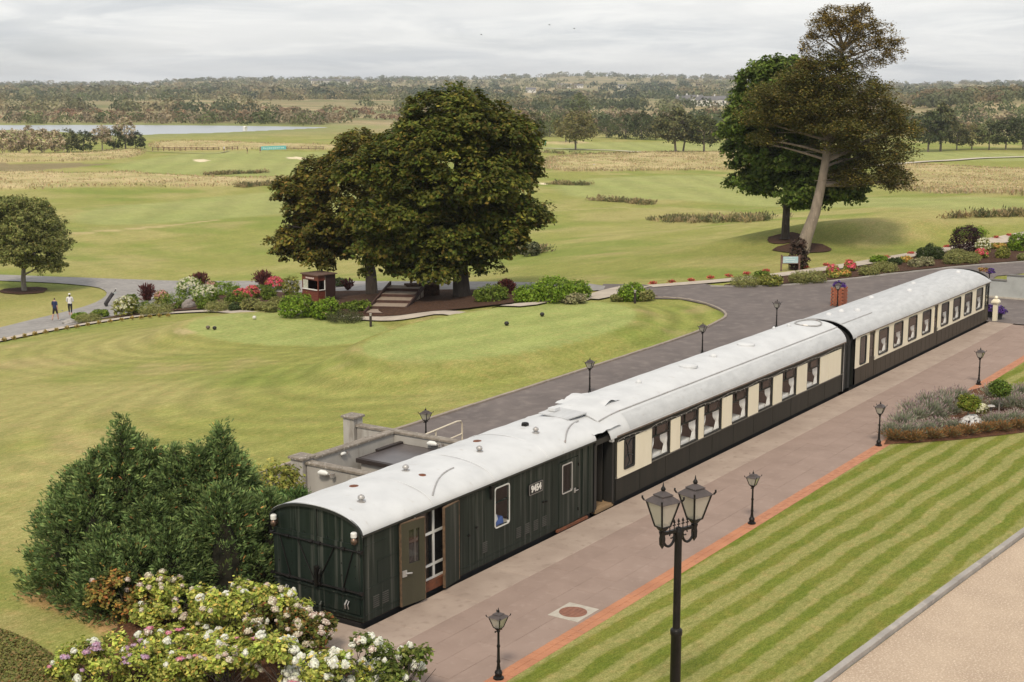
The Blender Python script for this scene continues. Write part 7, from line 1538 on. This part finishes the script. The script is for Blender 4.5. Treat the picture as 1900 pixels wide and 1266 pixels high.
# straw heads standing in the rough patches
def straw(polys, dens, lab, h, seed, ls):
    g = np.random.default_rng(seed); out_ = []
    for P in polys:
        A_ = np.array(P); lo = A_.min(0); hi = A_.max(0); n = int((hi - lo).prod() * dens); X = g.uniform(lo[0], hi[0], n); Y = g.uniform(lo[1], hi[1], n); k = inpoly(X, Y, P); out_.append(np.stack([X[k], Y[k]], 1))
    c = np.concatenate(out_); n = len(c); d = unit(np.stack([g.normal(0, .35, n), g.normal(0, .35, n), np.ones(n)], 1)); z = terrain(c[:, 0], c[:, 1])
    P = np.column_stack([c, z]) + d * (g.uniform(.5, 1.2, n) * h)[:, None]
    tone = .75 + .5 * fbm(c[:, 0] / 6, c[:, 1] / 6, 4, 3)
    o = empty('dry_grass', (0, 0, 0), 0, lab, 'grass'); o['kind'] = 'stuff'; put('blades', leaf_quads(P, unit(np.cross(d, rvec(n, g))), ls * g.uniform(.6, 1.4, n), pick([(4, (.52, .42, .26)), (3, (.45, .36, .21)), (3, (.33, .30, .14)), (.4, (.40, .25, .14))], n, g) * tone[:, None], g, .45, d), o)
straw(ROUGH[:2], 6.5, 'tall straw coloured rough grass on the right side of the course', .45, 5, .48)
straw(ROUGH[2:4], 2.6, 'tall straw coloured rough grass on the left of the course by the ponds', .45, 6, .5)
straw(ROUGH[4:5], 2., 'dry rough grass before the far green and fence', .45, 7, .5)
# timber fence and blue banner by the far green
def fence(pa, pb, n, lab, h=1.0):
    o = empty('post_fence', (*pa, T(*pa)), math.atan2(pb[1] - pa[1], pb[0] - pa[0]), lab, 'fence'); L = math.hypot(pb[0] - pa[0], pb[1] - pa[1]); FW_ = M('fence_timber', (.17, .095, .065), (.11, .07, .05), 3, rough=.9)
    for k in range(n): kb('post', FW_, o, (k * L / (n - 1) - .09, k * L / (n - 1) + .09, -.09, .09, -.1, h))
    for zz in (.45, .85): kb('rail', FW_, o, (0, L, -.03, .03, zz - .07, zz + .07))
fence((245.61, 277.91), (255.29, 262.52), 13, 'brown timber post and rail fence by the pond, left stretch'); fence((256.27, 260.44), (258.65, 258.74), 3, 'short brown timber fence stretch left of the golfers')
fence((269.38, 250.67), (276.41, 243.51), 6, 'brown timber fence right of the blue banner')
pa, pb = (259.51, 250.77), (266.85, 248.54); L = math.hypot(pb[0] - pa[0], pb[1] - pa[1]); bn_ = empty('event_banner', (*pa, T(*pa)), math.atan2(pb[1] - pa[1], pb[0] - pa[0]), 'turquoise banner on a low fence beside the distant golfers', 'banner')
kb('sheet', M('banner_turquoise', (.10, .46, .50), (.22, .58, .60), .8, rough=.5), bn_, (0, L, -.02, .02, .25, 1.25)); gk = random.Random(6)
for k in range(5): kb('post', M('banner_post', (.4, .4, .4)), bn_, (k * L / 4 - .05, k * L / 4 + .05, .02, .1, 0, 1.3))
for k in range(11): x = .5 + k * (L - 1) / 11; kb('lettering', M('banner_print', (.55, .72, .72), rough=.5), bn_, (x, x + gk.uniform(.25, .5), -.03, -.021, .55, .55 + gk.uniform(.25, .4)))
q = (373.13, 367.37); m = MB(); m.box(-.7, .7, -.5, .5, 0, 1.4); m.frus((0, 0), .8, .6, 1.4, 1.9, .1, .6); o = m.build('pump_hut', WHITEP); o.location = (*q, T(*q)); tag(o, 'tiny pale hut on the lake shore', 'hut')
# flat stone in the straw and a water dispenser
rock((249.00, 140.31), 1.9, .9, 'pale stone lying in the straw coloured rough', 21, M('pale_stone', (.36, .34, .32)))
q = (333.51, 207.30); m = MB(); m.box(-.4, .4, -.4, .4, 0, 1.3); m.box(-.3, .3, -.3, .3, 1.3, 1.6); o = m.build('ball_washer', M('green_box', (.10, .34, .24), rough=.6)); o.location = (*q, T(*q)); tag(o, 'green box at the side of the far tee', 'box')

# ---- trees told apart in the middle distance
OLV = [(4, (0.194, 0.181, 0.069)), (3, (0.250, 0.225, 0.088)), (2, (0.112, 0.112, 0.044))]; PINE = [(4, (0.123, 0.131, 0.058)), (3, (0.174, 0.171, 0.072)), (2, (0.072, 0.081, 0.038))]; DKT = [(4, (0.075, 0.093, 0.039)), (3, (0.112, 0.132, 0.054)), (2, (0.048, 0.060, 0.027))]; LTG = [(4, (0.144, 0.174, 0.066)), (3, (0.198, 0.222, 0.090)), (2, (0.090, 0.108, 0.042))]; BARE = [(3, (0.609, 0.493, 0.362)), (3, (0.493, 0.406, 0.290)), (2, (0.348, 0.304, 0.174)), (1, (0.217, 0.225, 0.102))]; WOODB = M('bark_far', (.20, .165, .135), (.13, .11, .09), 2, rough=.95)
def far_tree(q, h, w, lab, pal, seed, trunk=.3, ncl=70, per=22, group=None, ls=None, thin=False, lean=0., shape=0):
    g = np.random.default_rng(seed); r = w / 2; z0 = h * trunk; hh = (h - z0) / 2; ca = [(0, 0, z0 + hh, r * .85, r * .85, hh)]
    if shape == 0: ca += [(r * .4, -r * .35, z0 + hh * .75, r * .6, r * .6, hh * .7), (-r * .4, r * .4, z0 + hh * .9, r * .6, r * .6, hh * .7), (r * .1, -r * .1, z0 + hh * 1.4, r * .55, r * .55, hh * .55)]
    ca = [(a + lean, b_ - lean, c, d, e, f) for a, b_, c, d, e, f in ca]
    tree('far_tree', (*q, T(*q) - .1), lab, pal, ca, ncl, per, r * .30, ls or max(.35, h * .06), [(0, 0, 0), (lean * .3, -lean * .3, z0 * .8), (lean, -lean, z0 + hh * 1.2)], [h * .028, h * .022, h * .008], WOODB, seed, group, ntip=8, flat=.75, start=.35 if trunk > .1 else .2, tip_r=h * .004, inner=.25 if not thin else .1, droop=.1)
GM = 'trees on the far fairway'
far_tree((311.18, 182.94), 10.63, 10.33, 'olive brown round tree alone on the far fairway', OLV, 51, .28, 110, 24, GM, shape=0)
far_tree((347.52, 208.44), 7.30, 5.91, 'smaller olive tree just behind the round one', OLV, 52, .3, 60, 20, GM)
far_tree((309.79, 151.53), 12.07, 8.72, 'tallest dark tree of the far fairway trio, on the left', PINE, 53, .26, 110, 24, GM, lean=-.6)
far_tree((313.22, 151.24), 10.07, 5.66, 'leaning middle tree of the far fairway trio', PINE, 54, .3, 60, 22, GM, lean=.8)
far_tree((314.92, 145.97), 10.17, 8.46, 'bushy tree on the right of the far fairway trio', [(4, (.10, .115, .04)), (3, (.14, .15, .05)), (2, (.055, .066, .026))], 55, .26, 110, 24, GM)
for k, (q, h, w_, pal, tr_, lab) in enumerate([((387.74, 210.38), 8.56, 9.91, DKT, .05, 'dark dense tree behind the far fairway, between the round tree and the trio'), ((387.47, 204.20), 9.02, 7.73, DKT, .05, 'second dark dense tree behind the far fairway'), ((392.61, 220.34), 6.78, 7.94, DKT, .05, 'low dark tree right behind the round olive tree'), ((388.25, 199.27), 7.26, 6.99, PINE, .05, 'low olive tree left of the far fairway trio'),
    ((384.89, 171.88), 8.30, 6.72, OLV, .05, 'brownish tree beside the sycamore in the distance'), ((345.89, 218.72), 9.16, 6.63, PINE, .1, 'dull green tree just right of the large chestnut in the distance'), ((391.18, 241.85), 7.66, 8.12, LTG, .08, 'light green tree left of the round olive tree'), ((558.45, 330.93), 13.30, 9.17, LTG, .1, 'slim pale tree rising far behind the round olive tree')]):
    far_tree(q, h, w_, lab, pal, 60 + k, tr_, 80, 22, 'trees behind the far fairway')
for k, (x0, h, w_, pal, lab) in enumerate([(((360.22, 101.24)), 10.94, 8.75, DKT, 'dark tree touching the leaning pine in the right tree belt'), ((365.26, 99.44), 12.62, 7.64, PINE, 'tall twiggy olive tree in the right tree belt'), ((374.12, 97.69), 7.53, 6.57, PINE, 'lower olive tree in the right tree belt'), ((379.17, 95.01), 7.14, 6.92, OLV, 'brownish low tree in the middle of the right tree belt'), ((381.10, 90.80), 8.31, 7.81, LTG, 'lighter green tree in the right tree belt'), ((383.35, 86.84), 8.89, 8.40, DKT, 'dark tree near the right edge of the tree belt'), ((386.69, 83.02), 9.20, 8.71, DKT, 'dark tree cut by the right edge of the picture'), ((390.35, 79.27), 9.52, 8.43, PINE, 'tree just past the right edge of the belt')]):
    far_tree(x0, h, w_, lab, pal, 80 + k, .22, 90, 24, 'right tree belt')
for k, (q, h, w_, lab) in enumerate([((213.45, 299.25), 6.44, 4.81, 'grey brown bare tree at the left edge of the pond copse'), ((214.22, 294.73), 6.68, 4.78, 'second grey brown tree of the pond copse'), ((218.31, 294.78), 7.44, 4.26, 'tall pale bare tree in the pond copse'), ((219.56, 291.13), 6.58, 4.81, 'fourth grey brown tree of the pond copse'), ((219.07, 285.33), 6.38, 4.77, 'bare tree with white stems in the pond copse'), ((226.99, 290.18), 6.40, 5.75, 'greener bushy tree in the middle of the pond copse'), ((231.07, 288.63), 5.73, 5.79, 'low dark tree in the pond copse'), ((237.67, 288.86), 6.82, 4.99, 'pale forked tree in the pond copse'), ((243.06, 290.34), 5.89, 5.35, 'dark green tree right of the forked one'), ((246.66, 289.86), 9.02, 5.09, 'tallest brown topped tree at the right of the pond copse'), ((250.39, 289.92), 4.78, 4.53, 'low green bush ending the pond copse')]):
    pal = BARE if k not in (5, 6, 8, 10) else DKT if k != 5 else PINE
    far_tree(q, h, w_, lab, pal, 100 + k, .12 if k not in (7, 9) else .35, 70, 20, 'pond copse', thin=True, ls=.5)

# ---- far scrub, woods and houses
def scrub(n, yr, lab, sizes, pals, seed, per=34, xr=(-120, 2020), name='scrub', excl=None, hmul=.75):
    """bushes spread over a sector of the far land between two distances"""
    g = np.random.default_rng(seed); f0, f1 = yr; u = g.uniform(0, 1, n); f = 1 / (1 / f0 + (1 / f1 - 1 / f0) * u)       # even in solid angle
    t = g.uniform((xr[0] - 950) / 2683, (xr[1] - 950) / 2683, n); x = CAMX + f * (FWD[0] + t * RT[0]); y = CAMY + f * (FWD[1] + t * RT[1])
    k = ~inpoly(x, y, LAKE) & (pdist(x, y, LAKE) > 6)
    if excl is not None: k &= excl(x, y, f, t)
    x, y, f = x[k], y[k], f[k]; n = len(x); r = g.uniform(*sizes, n) * (.8 + .5 * fbm(x / 150, y / 150, seed, 2)); ci = np.repeat(np.arange(n), per); N_ = n * per
    d = rvec(N_, g); d[:, 2] = np.abs(d[:, 2]) * 1.15 - .15; sh = .78 + .3 * g.uniform(0, 1, N_)
    z = terrain(x, y); P = np.column_stack([x, y, z])[ci] + d * (r[ci] * sh)[:, None] * np.array([1.1, 1.1, hmul]); P[:, 2] += (r * hmul * .25)[ci]
    zone = fbm(x / 120, y / 120, seed + 5, 3); pi = np.clip(((zone - .25) / .5 * len(pals) + g.normal(0, .7, n)), 0, len(pals) - 1).astype(int)
    c = np.array(pals)[pi] * g.normal(1, .16, (n, 1)).clip(.55, 1.5); cols = c[ci] * g.normal(1, .16, (N_, 1)).clip(.5, 1.6)
    o = empty(name, (0, 0, 0), 0, lab, 'woodland'); o['kind'] = 'stuff'
    put('foliage', leaf_quads(P, unit(d + rvec(N_, g) * .45), r[ci] * (2.6 / math.sqrt(per)) * g.uniform(.7, 1.3, N_), cols.clip(.01, .9), g, .8), o); return o
PW = [(.115, .135, .06), (.155, .165, .08), (.21, .20, .105), (.25, .21, .12), (.175, .18, .09), (.085, .105, .052)]
PB = [(.12, .145, .06), (.16, .175, .075), (.25, .205, .135), (.11, .135, .055), (.22, .165, .10), (.085, .11, .05)]
scrub(150, (606, 700), 'belt of willow scrub along the far shore of the lake', (2.6, 4.6), PB, 3, 80, (-80, 640), hmul=1.0)
scrub(330, (500, 760), 'green scrub and hedges behind the far fairway', (2.6, 5.), PB, 4, 70, (960, 2020), hmul=1.0)
scrub(260, (690, 1000), 'rusty heath bushes on the marsh beyond the lake', (1.8, 3.6), [(.26, .16, .10), (.23, .17, .11), (.17, .17, .085), (.29, .19, .12)], 5, 50, (-100, 960), hmul=.6)
patchy = lambda lo: (lambda x, y, f, t: fbm(x / 140, y / 90, 77, 4) > lo)
scrub(1500, (860, 1700), 'scattered woods on the lowland in the middle distance', (3.2, 6.8), PW, 6, 60, hmul=.9, excl=patchy(.48))
scrub(3400, (1600, 4300), 'distant wooded ridge along the horizon', (4.5, 10), PW, 7, 30, hmul=.8, excl=patchy(.46))
scrub(460, (3900, 4500), 'skyline trees on the far ridge', (6, 12), PW, 8, 36, hmul=.9)
scrub(260, (820, 1050), 'wooded knoll at the right, brown and green crowns', (4, 7), [(.17, .14, .075), (.21, .16, .09), (.14, .15, .075), (.11, .125, .06)], 9, 80, (1700, 2040), hmul=1.0)
scrub(40, (1300, 2600), 'dark conifer clumps on the far lowland', (8, 14), [(.05, .07, .042), (.06, .08, .048)], 10, 110, (300, 1420), hmul=.8)
HW = M('house_white', (.74, .73, .70), (.66, .65, .62), .2, rough=.7); HRF = M('house_slate', (.15, .145, .15), (.11, .108, .112), .3, rough=.7); HWN = M('house_window', (.06, .065, .075), rough=.2)
def house(q, L, D, hw, hr, rot, lab):
    o = empty('house', (*q, T(*q) + 1.2), rot, lab, 'house', 'white houses scattered in the far woods'); m = MB(); m.box(-L / 2, L / 2, -D / 2, D / 2, -2, hw); m.add([(-L / 2, -D / 2, hw), (-L / 2, D / 2, hw), (-L / 2, 0, hw + hr), (L / 2, -D / 2, hw), (L / 2, D / 2, hw), (L / 2, 0, hw + hr)], [(0, 1, 2), (3, 5, 4)]); m.build('wall', HW, o, world=False)
    m = MB(); e = .5
    for s in (-1, 1): m.add([(-L / 2 - e, s * (D / 2 + e), hw - .2), (L / 2 + e, s * (D / 2 + e), hw - .2), (L / 2 + e, 0, hw + hr + .15), (-L / 2 - e, 0, hw + hr + .15)], [(0, 1, 2, 3)])
    r = m.build('roof', HRF, o, world=False); m = MB(); m.box(-L / 2 + .5, -L / 2 + 1.4, -.5, .5, hw + hr - .6, hw + hr + 1.2); m.build('chimney', HW, r, world=False)
    for k in range(max(2, int(L / 4))):
        x = -L / 2 + (k + .5) * L / max(2, int(L / 4)); m = MB(); m.box(x - .6, x + .6, -D / 2 - .06, -D / 2 + .02, 1.0, 2.4); m.build('window', HWN, o, world=False)
fa = math.atan2(-FWD[1], -FWD[0]) + R(90)
for px_, L_, lab in (((946.86, 474.16), 11, 'white house at the left of the village row in the right woods'), ((1009.28, 496.91), 14, 'long white house in the middle of the village row'), ((936.88, 449.62), 16, 'white house at the right of the village row near the sycamore'), ((956.29, 449.35), 9, 'small white house next to the dark conifer by the sycamore'), ((1622.49, 752.77), 10, 'white gabled house higher up behind the sycamore top'), ((1586.65, 880.79), 10, 'small white house among the trees above the round olive tree'), ((1585.82, 867.03), 9, 'second small white house above the far fairway'), ((2046.58, 1234.23), 22, 'long low white farm far behind the chestnut, right side'), ((2069.86, 1275.16), 20, 'pale farm building near the large chestnut top'), ((1532.39, 1579.62), 14, 'white cottage in the far left woods, larger'), ((1474.40, 1635.83), 10, 'tiny white cottage alone in the far left woods'), ((1511.46, 1544.66), 8, 'small pale outbuilding beside the far left cottage'), ((2040.32, 1142.87), 14, 'pale cottage high in the middle woods'), ((1719.85, 1113.31), 14, 'pale house just right of the large chestnut')):
    house(px_, L_, 7, 3.4, 2.4, fa + R((hash(lab) % 7 - 3) * 0 + len(lab) % 5 * 8 - 16), lab)
for k, (px_, L_, lab) in enumerate((((2172.87, 1918.07), 26, 'white house on the ridge skyline, leftmost of three'), ((2193.97, 1905.08), 30, 'white house on the ridge skyline, middle of three'), ((2163.90, 1839.87), 28, 'white house on the ridge skyline, rightmost of three'))): house(px_, L_, 12, 5, 4, fa, lab)
# birds
bm_ = MB(); bm_.add([(0, 0, 0), (-.55, .1, .18), (-.9, -.05, .05), (.55, .1, .18), (.9, -.05, .05), (0, .3, 0), (0, -.25, .02)], [(0, 1, 2), (0, 4, 3), (6, 1, 5), (6, 5, 3)]); BIRD = bm_.mesh('bird', M('bird_dark', (.06, .06, .065)))
for p_, lab in (((237.4, 162.6, 22.7), 'small dark bird in the sky, left of the three'), ((245.6, 150.1, 24.8), 'small dark bird in the sky, topmost of the three'), ((248.5, 145.5, 24.0), 'small dark bird in the sky, right of the three')):
    o = link('bird', BIRD); o.location = p_; o.rotation_euler = (R(10), 0, .6); tag(o, lab, 'bird', 'birds')
# ---- the air: thin pale haze over the whole view
m = MB(); m.box(-4950, 4950, -4950, 4950, -14, 55)
HZ = bpy.data.materials.new('air'); HZ.use_nodes = True; t = HZ.node_tree; t.nodes.clear(); oo = t.nodes.new('ShaderNodeOutputMaterial'); pv = t.nodes.new('ShaderNodeVolumePrincipled'); pv.inputs['Color'].default_value = (.86, .90, .96, 1); pv.inputs['Density'].default_value = .00012; pv.inputs['Anisotropy'].default_value = .2; t.links.new(pv.outputs[0], oo.inputs['Volume'])
hz = m.build('haze', HZ); hz['kind'] = 'stuff'
